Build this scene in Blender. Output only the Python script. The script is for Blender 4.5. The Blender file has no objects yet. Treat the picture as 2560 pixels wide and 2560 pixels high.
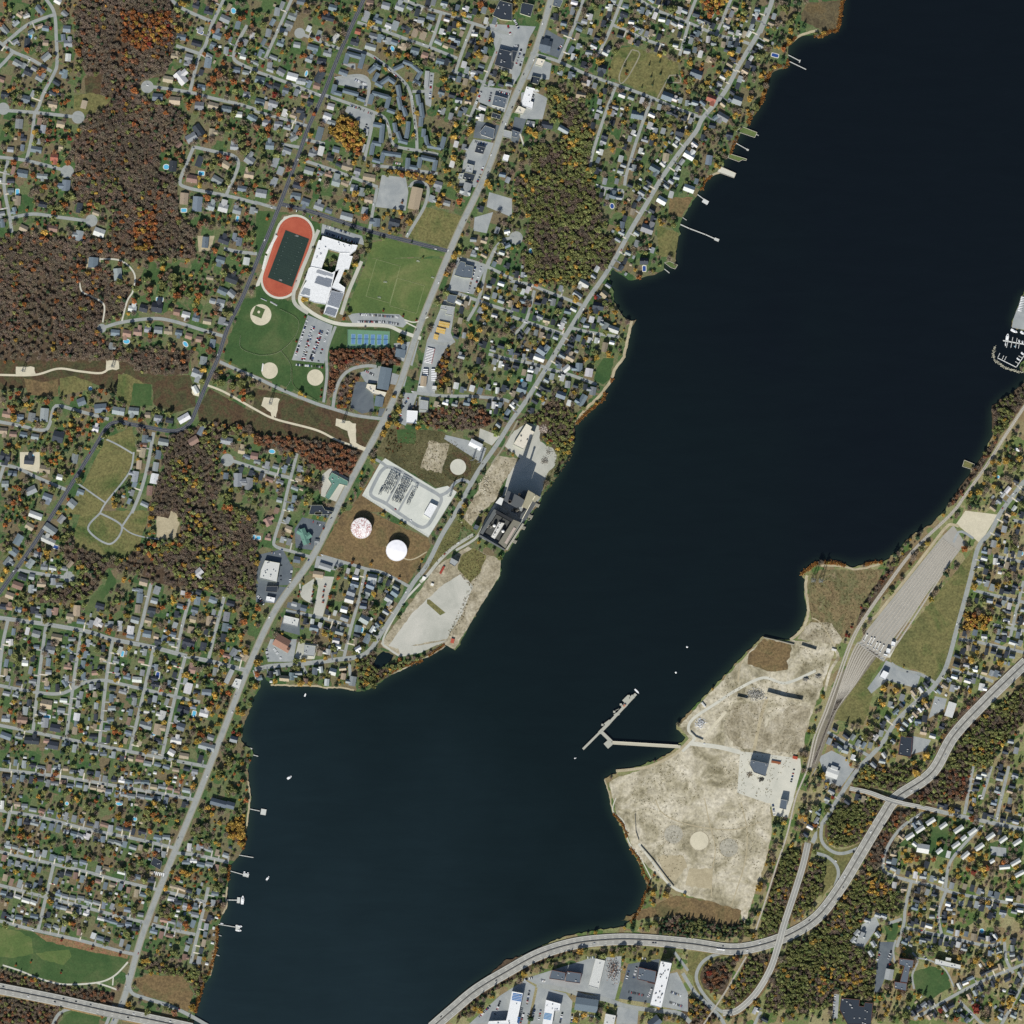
import bpy, math, random
import numpy as np
from mathutils import Vector
from mathutils.geometry import tessellate_polygon

random.seed(11); RNG = np.random.default_rng(11)
SC = bpy.context.scene
COL = SC.collection
M = 0.89                      # metres on the ground per photograph unit
def wx(x): return (x - 1280) * M
def wy(y): return (1280 - y) * M

# ------------------------------------------------------------------ camera, sky, sun
CAM_H = 9000.0
cam = bpy.data.cameras.new("camera")
camo = bpy.data.objects.new("camera", cam); COL.objects.link(camo)
camo.location = (0, 0, CAM_H)
cam.sensor_width = 36; cam.angle = 2 * math.atan(1280 * M / (CAM_H - 2))
cam.clip_start = 100; cam.clip_end = 40000
SC.camera = camo
SUN_EL, SUN_AZ = math.radians(34), math.radians(198)     # low autumn sun, south-south-west
w = bpy.data.worlds.new("World"); SC.world = w; w.use_nodes = True
nt = w.node_tree
sky = nt.nodes.new("ShaderNodeTexSky"); sky.sky_type = 'NISHITA'; sky.sun_disc = False
sky.sun_elevation = SUN_EL; sky.sun_rotation = SUN_AZ
nt.links.new(sky.outputs[0], nt.nodes["Background"].inputs[0])
nt.nodes["Background"].inputs[1].default_value = 0.072
sl = bpy.data.lights.new("sun", 'SUN'); sl.energy = 4.6; sl.angle = math.radians(0.5); sl.color = (1, .96, .89)
so = bpy.data.objects.new("sun", sl); COL.objects.link(so)
so.rotation_euler = Vector((-math.sin(SUN_AZ) * math.cos(SUN_EL), -math.cos(SUN_AZ) * math.cos(SUN_EL), -math.sin(SUN_EL))).to_track_quat('-Z', 'Y').to_euler()
SC.view_settings.view_transform = 'Standard'; SC.view_settings.look = 'None'
SC.view_settings.exposure = 0.36; SC.view_settings.gamma = 1
SC.render.engine = 'CYCLES'
SC.cycles.max_bounces = 4; SC.cycles.diffuse_bounces = 2; SC.cycles.use_denoising = False
SC.cycles.use_adaptive_sampling = False

# ------------------------------------------------------------------ tracing frames
FR = {'A': (1080, 1920, 3.01875), 'B': (1720, 1920, 2.3), 'N': (1900, 0, 2.927), 'P': (1140, 1040, 5.367),
      'Q': (880, 1120, 6.44), 'Y': (1540, 1560, 3.864), 'Z': (1480, 1980, 4.025), 'M': (2440, 720, 8.783),
      'K': (640, 540, 6.9), 'J': (1420, 1680, 6.0375), 'H': (2180, 1980, 5.084), 'o': (0, 0, .7547), 's': (0, 0, 1)}
for c in range(4):
    for r in range(4): FR['%d%d' % (c, r)] = (640 * c, 640 * r, 3.01875)
def cv(t, x, y):
    a = FR[t]; return (a[0] + x / a[2], a[1] + y / a[2])
def P(txt):
    """'10 x,y x,y | 11 x,y' -> list of points on the ground sheet"""
    out = []
    for seg in txt.split('|'):
        tk = seg.split(); t = tk[0]
        for q in tk[1:]:
            x, y = q.split(','); out.append(cv(t, float(x), float(y)))
    return out
def S(r, g, b, k=1.0):
    f = lambda c: ((c / 255 + .055) / 1.055) ** 2.4 if c > 10 else c / 255 / 12.92
    return (f(r) * k, f(g) * k, f(b) * k)

# ------------------------------------------------------------------ raster of what stands where (for placing things)
N_ = 2560
LEVEL = np.zeros((N_, N_), np.int16)
LAND = np.zeros((N_, N_), bool)
NOHOUSE = np.zeros((N_, N_), bool)
NOTREE = np.zeros((N_, N_), bool)
def rows_of(poly):
    p = np.array(poly, float); x0, y0 = p[:, 0], p[:, 1]; x1, y1 = np.roll(x0, -1), np.roll(y0, -1)
    for r in range(max(0, int(y0.min())), min(N_ - 1, int(y0.max()) + 1) + 1):
        yc = r + .5; m = (y0 <= yc) != (y1 <= yc)
        if not m.any(): continue
        xs = np.sort(x0[m] + (yc - y0[m]) / (y1[m] - y0[m]) * (x1[m] - x0[m]))
        for i in range(0, len(xs) - 1, 2):
            a, b = max(0, int(xs[i])), min(N_, int(xs[i + 1]) + 1)
            if b > a: yield r, a, b
def fill(grid, poly, v=True):
    for r, a, b in rows_of(poly): grid[r, a:b] = v
def topz(poly):
    m = -1; rs = list(rows_of(poly))
    for r, a, b in rs: m = max(m, int(LEVEL[r, a:b].max()))
    for r, a, b in rs: LEVEL[r, a:b] = m + 1
    return 2.0 + .02 * (m + 1)
def hit(grid, x, y, r):
    x0, x1, y0, y1 = int(x - r), int(x + r) + 1, int(y - r), int(y + r) + 1
    if x1 <= 0 or y1 <= 0 or x0 >= N_ or y0 >= N_: return False
    return bool(grid[max(0, y0):y1, max(0, x0):x1].any())
def stamp(grid, x, y, r):
    x0, x1, y0, y1 = max(0, int(x - r)), int(x + r) + 1, max(0, int(y - r)), int(y + r) + 1
    if x1 > 0 and y1 > 0: grid[y0:y1, x0:x1] = True
def inside(poly):
    g = np.zeros((N_, N_), bool); fill(g, poly); return g

# ------------------------------------------------------------------ materials
def new_mat(name, rough=.9):
    m = bpy.data.materials.new(name); m.use_nodes = True; n = m.node_tree.nodes
    b = n["Principled BSDF"]; b.inputs["Roughness"].default_value = rough
    b.inputs["Specular IOR Level"].default_value = .25
    return m, m.node_tree, b
def noise(t, scale, detail=4, rough=.6, vec=None, dist=0):
    n = t.nodes.new("ShaderNodeTexNoise"); n.inputs["Scale"].default_value = scale
    n.inputs["Detail"].default_value = detail; n.inputs["Roughness"].default_value = rough; n.inputs["Distortion"].default_value = dist
    if vec is not None: t.links.new(vec, n.inputs["Vector"])
    return n.outputs["Fac"]
def pos(t): return t.nodes.new("ShaderNodeNewGeometry").outputs["Position"]
def ramp(t, fac, stops):
    r = t.nodes.new("ShaderNodeValToRGB"); e = r.color_ramp.elements
    while len(e) < len(stops): e.new(.5)
    for k, (p_, c) in enumerate(stops): e[k].position = p_; e[k].color = (*c, 1)
    t.links.new(fac, r.inputs[0]); return r.outputs[0]
def mix(t, fac, a, b, mode='MIX'):
    n = t.nodes.new("ShaderNodeMix"); n.data_type = 'RGBA'; n.blend_type = mode
    if isinstance(fac, (int, float)): n.inputs[0].default_value = fac
    else: t.links.new(fac, n.inputs[0])
    for s_, v in ((6, a), (7, b)):
        if isinstance(v, tuple): n.inputs[s_].default_value = (*v, 1)
        else: t.links.new(v, n.inputs[s_])
    return n.outputs[2]
def speckled(name, cols, scales=(.02, .25), rough=.95, grain=.5, detail=5):
    """ground-like material: a ramp over broad noise, then finer light and dark grain"""
    m, t, b = new_mat(name, rough); v = pos(t)
    n1 = noise(t, scales[0], detail, .65, v, .6); k = len(cols)
    c = ramp(t, n1, [(.3 + .4 * i / max(1, k - 1), q) for i, q in enumerate(cols)])
    g = ramp(t, noise(t, scales[1], 3, .7, v), [(.3, (1 - grain,) * 3), (.7, (1 + grain * .6,) * 3)])
    t.links.new(mix(t, 1.0, c, g, 'MULTIPLY'), b.inputs["Base Color"])
    return m
def lawn(name, a, b_, c, d, rot=15):
    """gardens: each plot its own green or brown, with leaf litter over it"""
    m, t, bs = new_mat(name, .95); v = pos(t)
    mp = t.nodes.new("ShaderNodeMapping"); mp.inputs["Rotation"].default_value = (0, 0, math.radians(rot)); t.links.new(v, mp.inputs[0])
    vo = t.nodes.new("ShaderNodeTexVoronoi"); vo.distance = 'CHEBYCHEV'; vo.inputs["Scale"].default_value = .045; t.links.new(mp.outputs[0], vo.inputs["Vector"])
    sp = t.nodes.new("ShaderNodeSeparateColor"); t.links.new(vo.outputs["Color"], sp.inputs[0])
    plot = ramp(t, sp.outputs[0], [(0, a), (.35, b_), (.65, c), (.9, d)])
    litter = ramp(t, noise(t, .03, 5, .7, v, .8), [(.54, (0, 0, 0)), (.68, (.85, .85, .85))])
    col = mix(t, litter, plot, d)
    g = ramp(t, noise(t, .35, 4, .75, v), [(.3, (.55,) * 3), (.72, (1.3,) * 3)])
    t.links.new(mix(t, 1.0, col, g, 'MULTIPLY'), bs.inputs["Base Color"])
    return m
def tinted(name, rough, grain_scale=1.5, grain=.25, spec=.25):
    """material that takes its colour from the piece itself"""
    m, t, b = new_mat(name, rough); b.inputs["Specular IOR Level"].default_value = spec
    a = t.nodes.new("ShaderNodeAttribute"); a.attribute_name = "tint"
    g = ramp(t, noise(t, grain_scale, 3, .7, pos(t)), [(.3, (1 - grain,) * 3), (.7, (1 + grain * .6,) * 3)])
    t.links.new(mix(t, 1.0, a.outputs["Color"], g, 'MULTIPLY'), b.inputs["Base Color"])
    return m
MT = {}
MT['tint'] = tinted('painted_surface', .75)
MT['roof'] = tinted('roofing', .85, .8, .3)
MT['leaf'] = tinted('foliage', .8, .6, .25, .1)
t = MT['leaf'].node_tree; b = t.nodes["Principled BSDF"]; tl = t.nodes.new("ShaderNodeBsdfTranslucent"); ms = t.nodes.new("ShaderNodeMixShader"); ms.inputs[0].default_value = .45
t.links.new(b.inputs["Base Color"].links[0].from_socket, tl.inputs["Color"]); t.links.new(b.outputs[0], ms.inputs[1]); t.links.new(tl.outputs[0], ms.inputs[2]); t.links.new(ms.outputs[0], t.nodes["Material Output"].inputs["Surface"])
MT['gloss'] = tinted('car_paint', .35, .5, .05, .5)
MT['lawn_w'] = lawn('garden_lawn', S(56, 86, 48), S(80, 100, 60), S(102, 108, 74), S(110, 100, 76))
MT['lawn_e'] = lawn('dry_garden_lawn', S(74, 100, 50), S(118, 124, 80), S(144, 138, 102), S(126, 112, 82))
MT['forest'] = speckled('leaf_littered_soil', [S(66, 54, 42), S(84, 70, 55), S(70, 67, 50)], (.02, .3))
MT['scrub'] = speckled('brown_scrub_ground', [S(56, 46, 36), S(82, 66, 48), S(72, 74, 48), S(58, 50, 38)], (.03, .3), detail=8)
MT['weedground'] = speckled('weedy_grass', [S(64, 64, 42), S(86, 84, 56), S(104, 98, 70)], (.03, .3), detail=8)
MT['drygrass'] = speckled('dry_grass', [S(92, 78, 56), S(116, 98, 68), S(88, 86, 56)], (.02, .25), detail=8)
MT['meadow'] = speckled('olive_meadow', [S(88, 92, 56), S(112, 108, 68), S(70, 88, 46)], (.012, .25))
MT['green'] = speckled('mown_grass', [S(46, 74, 40), S(62, 86, 48), S(84, 96, 60)], (.012, .3), grain=.25)
MT['sport'] = speckled('sports_turf', [S(70, 92, 50), S(84, 102, 56), S(110, 114, 72)], (.012, .3), grain=.22)
MT['sand'] = speckled('pale_sand', [S(182, 176, 154), S(198, 191, 168)], (.04, .4), grain=.12)
MT['beach'] = speckled('beach_sand', [S(150, 140, 114), S(178, 168, 140)], (.05, .5), grain=.25)
MT['site'] = speckled('cleared_sandy_ground', [S(96, 90, 66), S(152, 145, 121), S(184, 177, 156), S(198, 192, 174)], (.019, .15), grain=.36, detail=10)
MT['rubble'] = speckled('stony_waste_ground', [S(116, 108, 86), S(156, 148, 126), S(182, 175, 156)], (.035, .25), grain=.4, detail=8)
MT['coal'] = speckled('pale_gravel_pad', [S(150, 152, 142), S(172, 172, 162), S(186, 184, 174)], (.012, .5), grain=.12, detail=8)
MT['padgrey'] = speckled('old_tank_base', [S(146, 143, 128), S(169, 165, 150)], (.05, .3), grain=.3)
MT['yardfan'] = speckled('oily_ballast', [S(96, 92, 82), S(122, 116, 102), S(104, 102, 80)], (.05, .4), grain=.2, detail=8)
MT['redleaf'] = speckled('fallen_red_leaves', [S(150, 106, 84), S(120, 104, 72), S(146, 92, 76)], (.06, .3), detail=8)
MT['tanscrub'] = speckled('tan_brown_scrub_ground', [S(94, 82, 58), S(122, 108, 78), S(98, 98, 66), S(140, 126, 98)], (.03, .2), grain=.45, detail=9)
MT['gravel'] = speckled('pale_crushed_stone', [S(180, 184, 176), S(196, 198, 189)], (.03, .6), grain=.1)
MT['asphalt'] = speckled('worn_asphalt', [S(124, 130, 130), S(146, 150, 146), S(134, 138, 136)], (.05, .5), grain=.14, detail=8)
MT['newasphalt'] = speckled('fresh_asphalt', [S(60, 64, 74), S(74, 78, 86)], (.03, .5), grain=.12)
MT['lot'] = speckled('parking_asphalt', [S(128, 134, 136), S(156, 160, 158)], (.03, .5), grain=.12)
MT['lotdark'] = speckled('dark_parking_asphalt', [S(78, 86, 94), S(100, 108, 112)], (.03, .5), grain=.12)
MT['concrete'] = speckled('concrete_paving', [S(176, 176, 164), S(196, 194, 180)], (.03, .5), grain=.1)
MT['tan'] = speckled('roadside_verge', [S(124, 122, 104), S(146, 142, 124)], (.05, .5), grain=.2)
MT['red'] = speckled('red_running_surface', [S(150, 72, 54), S(168, 88, 66)], (.03, .5), grain=.08)
MT['turf'] = speckled('dark_artificial_turf', [S(34, 50, 46), S(40, 56, 50)], (.03, .5), grain=.12)
MT['courtgreen'] = speckled('green_court_surface', [S(92, 128, 102), S(100, 136, 110)], (.05, .5), grain=.06)
MT['courtblue'] = speckled('blue_court_surface', [S(82, 120, 156), S(90, 128, 164)], (.05, .5), grain=.06)
MT['white'] = speckled('white_marking_paint', [S(214, 214, 206), S(228, 228, 220)], (.05, .5), grain=.05)
MT['marsh'] = speckled('brown_salt_marsh', [S(66, 58, 44), S(92, 84, 62), S(104, 88, 58)], (.03, .3), detail=8)
MT['ballast'] = speckled('railway_ballast', [S(142, 140, 132), S(158, 155, 146)], (.05, .6), grain=.08)
m, t, b = new_mat('river_water', .12); b.inputs["Specular IOR Level"].default_value = .4
sx = t.nodes.new("ShaderNodeSeparateXYZ"); pv = pos(t); t.links.new(pv, sx.inputs[0])
mr = t.nodes.new("ShaderNodeMath"); mr.operation = 'MULTIPLY_ADD'; t.links.new(sx.outputs[0], mr.inputs[0]); mr.inputs[1].default_value = .00032
m2 = t.nodes.new("ShaderNodeMath"); m2.operation = 'MULTIPLY_ADD'; t.links.new(sx.outputs[1], m2.inputs[0]); m2.inputs[1].default_value = .00022; m2.inputs[2].default_value = .42
t.links.new(m2.outputs[0], mr.inputs[2])
ad = t.nodes.new("ShaderNodeMath"); ad.operation = 'MULTIPLY_ADD'; t.links.new(noise(t, .002, 4, .55, pv), ad.inputs[0]); ad.inputs[1].default_value = .5; t.links.new(mr.outputs[0], ad.inputs[2])
sh = t.nodes.new("ShaderNodeAttribute"); sh.attribute_name = "shallow"
wc = ramp(t, ad.outputs[0], [(.2, S(25, 38, 42)), (.55, S(13, 24, 25)), (.85, S(12, 20, 22)), (1, S(11, 17, 21))])
mpw = t.nodes.new("ShaderNodeMapping"); mpw.inputs["Rotation"].default_value = (0, 0, .6); mpw.inputs["Scale"].default_value = (.35, 1.6, 1); t.links.new(pv, mpw.inputs[0])
st = ramp(t, noise(t, .02, 7, .7, mpw.outputs[0], .5), [(.35, (.93,) * 3), (.7, (1.09,) * 3)])
wc = mix(t, 1.0, wc, st, 'MULTIPLY'); wc = mix(t, sh.outputs["Fac"], wc, S(48, 66, 50))
t.links.new(wc, b.inputs["Base Color"])
bp = t.nodes.new("ShaderNodeBump"); bp.inputs["Strength"].default_value = .12; bp.inputs["Distance"].default_value = .3
t.links.new(noise(t, .25, 4, .6, pv), bp.inputs["Height"]); t.links.new(bp.outputs[0], b.inputs["Normal"])
MT['water'] = m
m, t, b = new_mat('pool_water', .1); b.inputs["Base Color"].default_value = (*S(90, 168, 200), 1); MT['pool'] = m
m, t, b = new_mat('dark_pool_cover', .5); b.inputs["Base Color"].default_value = (*S(40, 70, 130), 1); MT['poolcover'] = m

# ------------------------------------------------------------------ mesh helpers
class MB:
    """collects tinted pieces and builds them as one mesh (coordinates in metres)"""
    def __init__(s): s.v, s.f, s.c = [], [], []
    def face(s, pts, col):
        k = len(s.v); s.v += pts; s.f.append(tuple(range(k, k + len(pts)))); s.c.append(col)
    def box(s, cx, cy, z0, z1, L, W, ang, col, top=None, taper=1.0):
        ca, sa = math.cos(ang), math.sin(ang); k = len(s.v)
        for z, q in ((z0, 1), (z1, taper)):
            for a, b_ in ((-1, -1), (1, -1), (1, 1), (-1, 1)):
                u, v_ = a * L / 2 * q, b_ * W / 2 * q
                s.v.append((cx + u * ca - v_ * sa, cy + u * sa + v_ * ca, z))
        for q in ((0, 1, 5, 4), (1, 2, 6, 5), (2, 3, 7, 6), (3, 0, 4, 7)): s.f.append(tuple(k + i for i in q)); s.c.append(col)
        s.f.append((k + 4, k + 5, k + 6, k + 7)); s.c.append(top or col)
        s.f.append((k + 3, k + 2, k + 1, k)); s.c.append(col)
    def beam(s, p, q, wd, col):
        p, q = Vector(p), Vector(q); d = (q - p).normalized(); u = d.cross(Vector((0, 0, 1)))
        if u.length < .01: u = Vector((1, 0, 0))
        u = u.normalized() * wd / 2; n = d.cross(u).normalized() * wd / 2; k = len(s.v)
        for e in (p, q): s.v += [tuple(e + u + n), tuple(e - u + n), tuple(e - u - n), tuple(e + u - n)]
        for a in range(4): s.f.append((k + a, k + (a + 1) % 4, k + 4 + (a + 1) % 4, k + 4 + a)); s.c.append(col)
        s.f += [(k, k + 3, k + 2, k + 1), (k + 4, k + 5, k + 6, k + 7)]; s.c += [col, col]
    def lathe(s, cx, cy, prof, n, col, cap=True, capcol=None):
        k = len(s.v)
        for r, z in prof:
            for i in range(n): s.v.append((cx + r * math.cos(2 * math.pi * i / n), cy + r * math.sin(2 * math.pi * i / n), z))
        for j in range(len(prof) - 1):
            for i in range(n):
                s.f.append((k + j * n + i, k + j * n + (i + 1) % n, k + (j + 1) * n + (i + 1) % n, k + (j + 1) * n + i)); s.c.append(col)
        if cap: s.f.append(tuple(k + (len(prof) - 1) * n + i for i in range(n))); s.c.append(capcol or col)
    def gable_roof(s, cx, cy, z, L, W, ang, pitch, col, ov=.45, hip=0.0):
        ca, sa = math.cos(ang), math.sin(ang); l, w_ = L / 2 + ov, W / 2 + ov; h = w_ * math.tan(pitch); z -= ov * math.tan(pitch); k = len(s.v)
        for u, v_, zz in ((-l, -w_, 0), (l, -w_, 0), (l, w_, 0), (-l, w_, 0), (-l + hip, 0, h), (l - hip, 0, h)):
            s.v.append((cx + u * ca - v_ * sa, cy + u * sa + v_ * ca, z + zz))
        for q in ((0, 1, 5, 4), (2, 3, 4, 5), (1, 2, 5), (3, 0, 4), (3, 2, 1, 0)): s.f.append(tuple(k + i for i in q)); s.c.append(col)
    def mesh(s, name):
        me = bpy.data.meshes.new(name); me.from_pydata(s.v, [], s.f)
        a = me.attributes.new("tint", 'FLOAT_COLOR', 'FACE')
        buf = np.ones((len(s.f), 4), np.float32)
        if s.c: buf[:, :3] = np.array(s.c, np.float32)
        a.data.foreach_set("color", buf.ravel()); return me
    def build(s, name, mat='tint', parent=None, origin=None):
        if origin is not None: s.v = [(a - origin[0], b_ - origin[1], c - origin[2]) for a, b_, c in s.v]
        me = s.mesh(name); me.materials.append(MT[mat] if isinstance(mat, str) else mat)
        o = bpy.data.objects.new(name, me); COL.objects.link(o)
        if parent is not None: o.parent = parent
        elif origin is not None: o.location = origin
        return o
def tag(o, label=None, cat=None, group=None, kind=None):
    if label: o['label'] = label
    if cat: o['category'] = cat
    if group: o['group'] = group
    if kind: o['kind'] = kind
    return o
def thing(name, x, y, z, label, cat, group=None):
    o = bpy.data.objects.new(name, None); COL.objects.link(o); o.location = (wx(x), wy(y), z)
    o.empty_display_size = 1
    return tag(o, label, cat, group)
def org(root): return tuple(root.location)
def sheet(name, poly, z, mat, label, kind='structure', drop=0.0, cat=None, parent=None):
    """flat polygon on the ground (points in photograph units); drop gives it real edges"""
    pts = [Vector((wx(x), wy(y), z)) for x, y in poly]
    tri = tessellate_polygon([pts]); v = [tuple(p) for p in pts]; f = []
    ar = sum(pts[i].x * pts[(i + 1) % len(pts)].y - pts[(i + 1) % len(pts)].x * pts[i].y for i in range(len(pts)))
    for a, b_, c in tri:
        n = (pts[b_] - pts[a]).cross(pts[c] - pts[a]).z
        f.append((a, b_, c) if n > 0 else (a, c, b_))
    if drop:
        k = len(v); v += [(p.x, p.y, z - drop) for p in pts]; n = len(pts)
        for i in range(n):
            j = (i + 1) % n; f.append((i, k + i, k + j, j) if ar > 0 else (j, k + j, k + i, i))
    me = bpy.data.meshes.new(name); me.from_pydata(v, [], f); me.materials.append(MT[mat])
    o = bpy.data.objects.new(name, me); COL.objects.link(o)
    if parent is not None: o.parent = parent
    return tag(o, label, cat, None, kind) if kind or label else o
def smooth(pts, step=9, closed=False):
    p = [np.array(q, float) for q in pts]; n = len(p); out = []
    for i in range(n if closed else n - 1):
        a, b_, c, d = (p[(i + k) % n] if closed else p[min(max(i + k, 0), n - 1)] for k in (-1, 0, 1, 2))
        m_ = max(1, int(np.linalg.norm(c - b_) / step))
        for j in range(m_):
            t_ = j / m_
            out.append(.5 * ((2 * b_) + (c - a) * t_ + (2 * a - 5 * b_ + 4 * c - d) * t_ ** 2 + (3 * b_ - a - 3 * c + d) * t_ ** 3))
    if not closed: out.append(p[-1])
    return [tuple(q) for q in out]
def offset_pair(pts, wd):
    p = np.array(pts); d = np.gradient(p, axis=0); d /= np.linalg.norm(d, axis=1)[:, None] + 1e-9
    n = np.stack([-d[:, 1], d[:, 0]], 1) * wd / 2
    return p + n, p - n
def strip(name, pts, wd, z, mat, label, kind='structure'):
    a, b_ = offset_pair(pts, wd); v, f = [], []
    for q, r in zip(a, b_): v += [(wx(q[0]), wy(q[1]), z), (wx(r[0]), wy(r[1]), z)]
    for i in range(len(a) - 1): f.append((2 * i, 2 * i + 2, 2 * i + 3, 2 * i + 1))
    me = bpy.data.meshes.new(name); me.from_pydata(v, [], f); me.materials.append(MT[mat])
    o = bpy.data.objects.new(name, me); COL.objects.link(o)
    return tag(o, label, None, None, kind)
def rough_edge(poly, amp=2.5, step=7, seed=0):
    """traced outline -> natural uneven outline"""
    r = np.random.default_rng(seed); out = []; n = len(poly)
    for i in range(n):
        a, b_ = np.array(poly[i]), np.array(poly[(i + 1) % n]); d = b_ - a; L = np.linalg.norm(d); k = max(1, int(L / step))
        if L < 1e-6: continue
        nn = np.array([-d[1], d[0]]) / L
        for j in range(k):
            out.append(tuple(a + d * j / k + nn * (r.normal() * amp * .6 if j else 0)))
    return out
def disc(x, y, r, n=28): return [(x + r * math.cos(2 * math.pi * i / n), y + r * math.sin(2 * math.pi * i / n)) for i in range(n)]
def rect(x, y, L, W, deg):
    a = math.radians(deg); ca, sa = math.cos(a), math.sin(a)
    return [(x + u * ca - v_ * sa, y + u * sa + v_ * ca) for u, v_ in ((-L / 2, -W / 2), (L / 2, -W / 2), (L / 2, W / 2), (-L / 2, W / 2))]
def patch(name, poly, mat, label, house=True, tree=True, kind='structure'):
    z = topz(poly)
    if house: fill(NOHOUSE, poly)
    if tree: fill(NOTREE, poly)
    return sheet(name, poly, z, mat, label, kind)

# ------------------------------------------------------------------ labels that single a thing out
MARKS = {'red running track': (719, 642), 'white-roofed school': (835, 700), 'blue tennis courts': (922, 848), 'rusty round tank': (904, 1320),
 'white round tank': (992, 1376), 'fenced substation yard': (1010, 1230), 'power station by the river': (1290, 1310), 'yellow school buses': (1105, 820),
 'plaza with black roofs': (1260, 60), 'brown-roofed hall': (1038, 495), 'cemetery with tan grass': (1620, 175), 'lane-ringed cemetery': (275, 1300),
 'bend in the dark road': (455, 1070), 'creek mouth bridge': (652, 1682), 'park beside the motorway': (150, 2390), 'rail yard': (2290, 1500),
 'motorway loop ramps': (2060, 2170), 'parallel white blocks': (2400, 2110), 'round lawn': (2345, 2455), 'horseshoe street': (520, 420),
 'grey garden apartments': (960, 300), 'ravine wood': (1440, 480), 'round turning circle': (1290, 595), 'small cove': (1560, 740), 'pale coal pad': (1090, 1540),
 'golden grove': (860, 340), 'gravel pads': (240, 920), 'riverside reed marsh': (400, 2460), 'sandy peninsula': (1720, 2080), 'Y-shaped cul-de-sac': (565, 1155),
 'west end turning circle': (197, 290), 'dark crossroads': (690, 510), 'long slanted avenue crossing': (625, 1690), 'dead-end turning bulb': (170, 1443),
 'southwest street grid': (250, 2160), 'northern shore point': (2075, 60), 'short gravel shore lane': (1500, 838), 'marina basin': (2540, 860)}
ORD = ('nearest', 'second', 'third', 'fourth', 'fifth', 'sixth', 'seventh', 'eighth', 'ninth', 'tenth', 'eleventh', 'twelfth')
DIRS = ('east', 'southeast', 'south', 'southwest', 'west', 'northwest', 'north', 'northeast')
MN, MP = list(MARKS), np.array(list(MARKS.values()), float)
def single_out(items, noun):
    """items: [(x, y, look)]; the label tells look, landmark, side and rank among all its likes on that side"""
    n = len(items); X = np.array([(a, b_) for a, b_, _ in items], float); out = [None] * n; used = set()
    looks = {}
    for i, it in enumerate(items): looks.setdefault(it[2], []).append(i)
    for look, ids in looks.items():
        ids = np.array(ids); d = np.hypot(X[ids, None, 0] - MP[None, :, 0], X[ids, None, 1] - MP[None, :, 1])
        a = np.degrees(np.arctan2(X[ids, None, 1] - MP[None, :, 1], X[ids, None, 0] - MP[None, :, 0])) % 360
        sec = ((a + 22.5) // 45).astype(int) % 8
        for k, i in enumerate(ids):
            best = None
            for j in d[k].argsort()[:5]:
                rank = int(((sec[:, j] == sec[k, j]) & (d[:, j] < d[k, j])).sum())
                c = (rank, d[k, j], j)
                if (best is None or c < best) and (look, j, sec[k, j], rank) not in used: best = c
            rank, _, j = best if best else (0, 0, int(d[k].argmin()))
            used.add((look, j, sec[k, j], rank))
            lead = ORD[rank] if rank < 12 else '%dth' % (rank + 1)
            out[i] = '%s %s %s %s of the %s%s' % (lead, look, noun, DIRS[sec[k, j]], MN[j], ', counting outward' if rank else '')
    return out
# ------------------------------------------------------------------ water and the two banks
WEST = P("s -300,-300 2112,-300 2109,0 2100,34 2101,65 2091,77 2070,82 2057,96 2033,87 2002,90 1972,113 1970,130 1973,159 1965,169 1936,178 1920,201 1915,232 1906,252 1889,282 1873,298 1869,315 1850,335 1830,374 1813,397 1807,419 1797,434 1770,444 1754,470 1739,494 1720,520 1704,550 1697,570 1702,585 1691,606 1689,640 1691,665 1684,671 1661,657 1661,673 1631,688 1585,700 1571,700 1532,673 1527,686 1523,700 1535,729 1532,753 1545,772 1558,792 1578,802 1591,799 1580,816 1571,842 1566,872 1557,898 1538,925 1532,948 1513,975 1513,991 1492,1014 1465,1037 1439,1062 1431,1077 1436,1107 1426,1130 1406,1167 1379,1213 1354,1240 1348,1258 1318,1302 1298,1334 1284,1358 1260,1390 1253,1398 1251,1439 1203,1512 1138,1626 1120,1615 1110,1608 1087,1631 1054,1648 1021,1666 978,1686 951,1707 922,1724 898,1729 885,1725 852,1719 816,1719 782,1714 739,1714 706,1714 676,1712 662,1693 657,1683 653,1701 650,1721 643,1730 636,1740 628,1757 618,1790 606,1823 603,1853 620,1868 631,1876 634,1886 626,1903 621,1920 619,1953 626,1986 626,2013 619,2052 614,2092 609,2119 596,2142 576,2162 573,2185 568,2218 565,2245 568,2264 556,2288 546,2311 543,2344 540,2380 535,2410 527,2443 510,2460 500,2490 490,2526 487,2539 477,2560 460,2860 -300,2860")
EAST = P("s 2860,-300 2860,729 2560,729 2543,772 2533,796 2528,816 2550,822 2562,826 2566,850 2562,900 2552,908 2549,918 2562,934 2558,958 2543,978 2496,1004 2480,1024 2480,1054 2483,1084 2467,1120 2450,1157 2430,1170 2417,1200 2394,1233 2367,1266 2357,1280 2331,1310 2284,1336 2261,1356 2238,1383 2218,1399 2205,1406 2165,1409 2132,1419 2115,1412 2086,1403 2046,1404 2019,1419 2003,1437 2014,1449 2011,1485 2018,1525 2006,1565 1986,1588 1973,1600 1946,1598 1906,1591 1850,1648 1800,1701 1754,1747 1691,1813 1691,1823 1714,1843 1704,1856 1674,1883 1644,1899 1590,1917 1570,1922 1527,1937 1511,1946 1521,1980 1530,2029 1554,2066 1567,2105 1593,2149 1610,2195 1620,2218 1613,2238 1600,2268 1574,2304 1557,2317 1478,2327 1411,2341 1352,2367 1292,2394 1239,2430 1189,2463 1140,2513 1093,2556 1040,2860 2860,2860")
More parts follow.
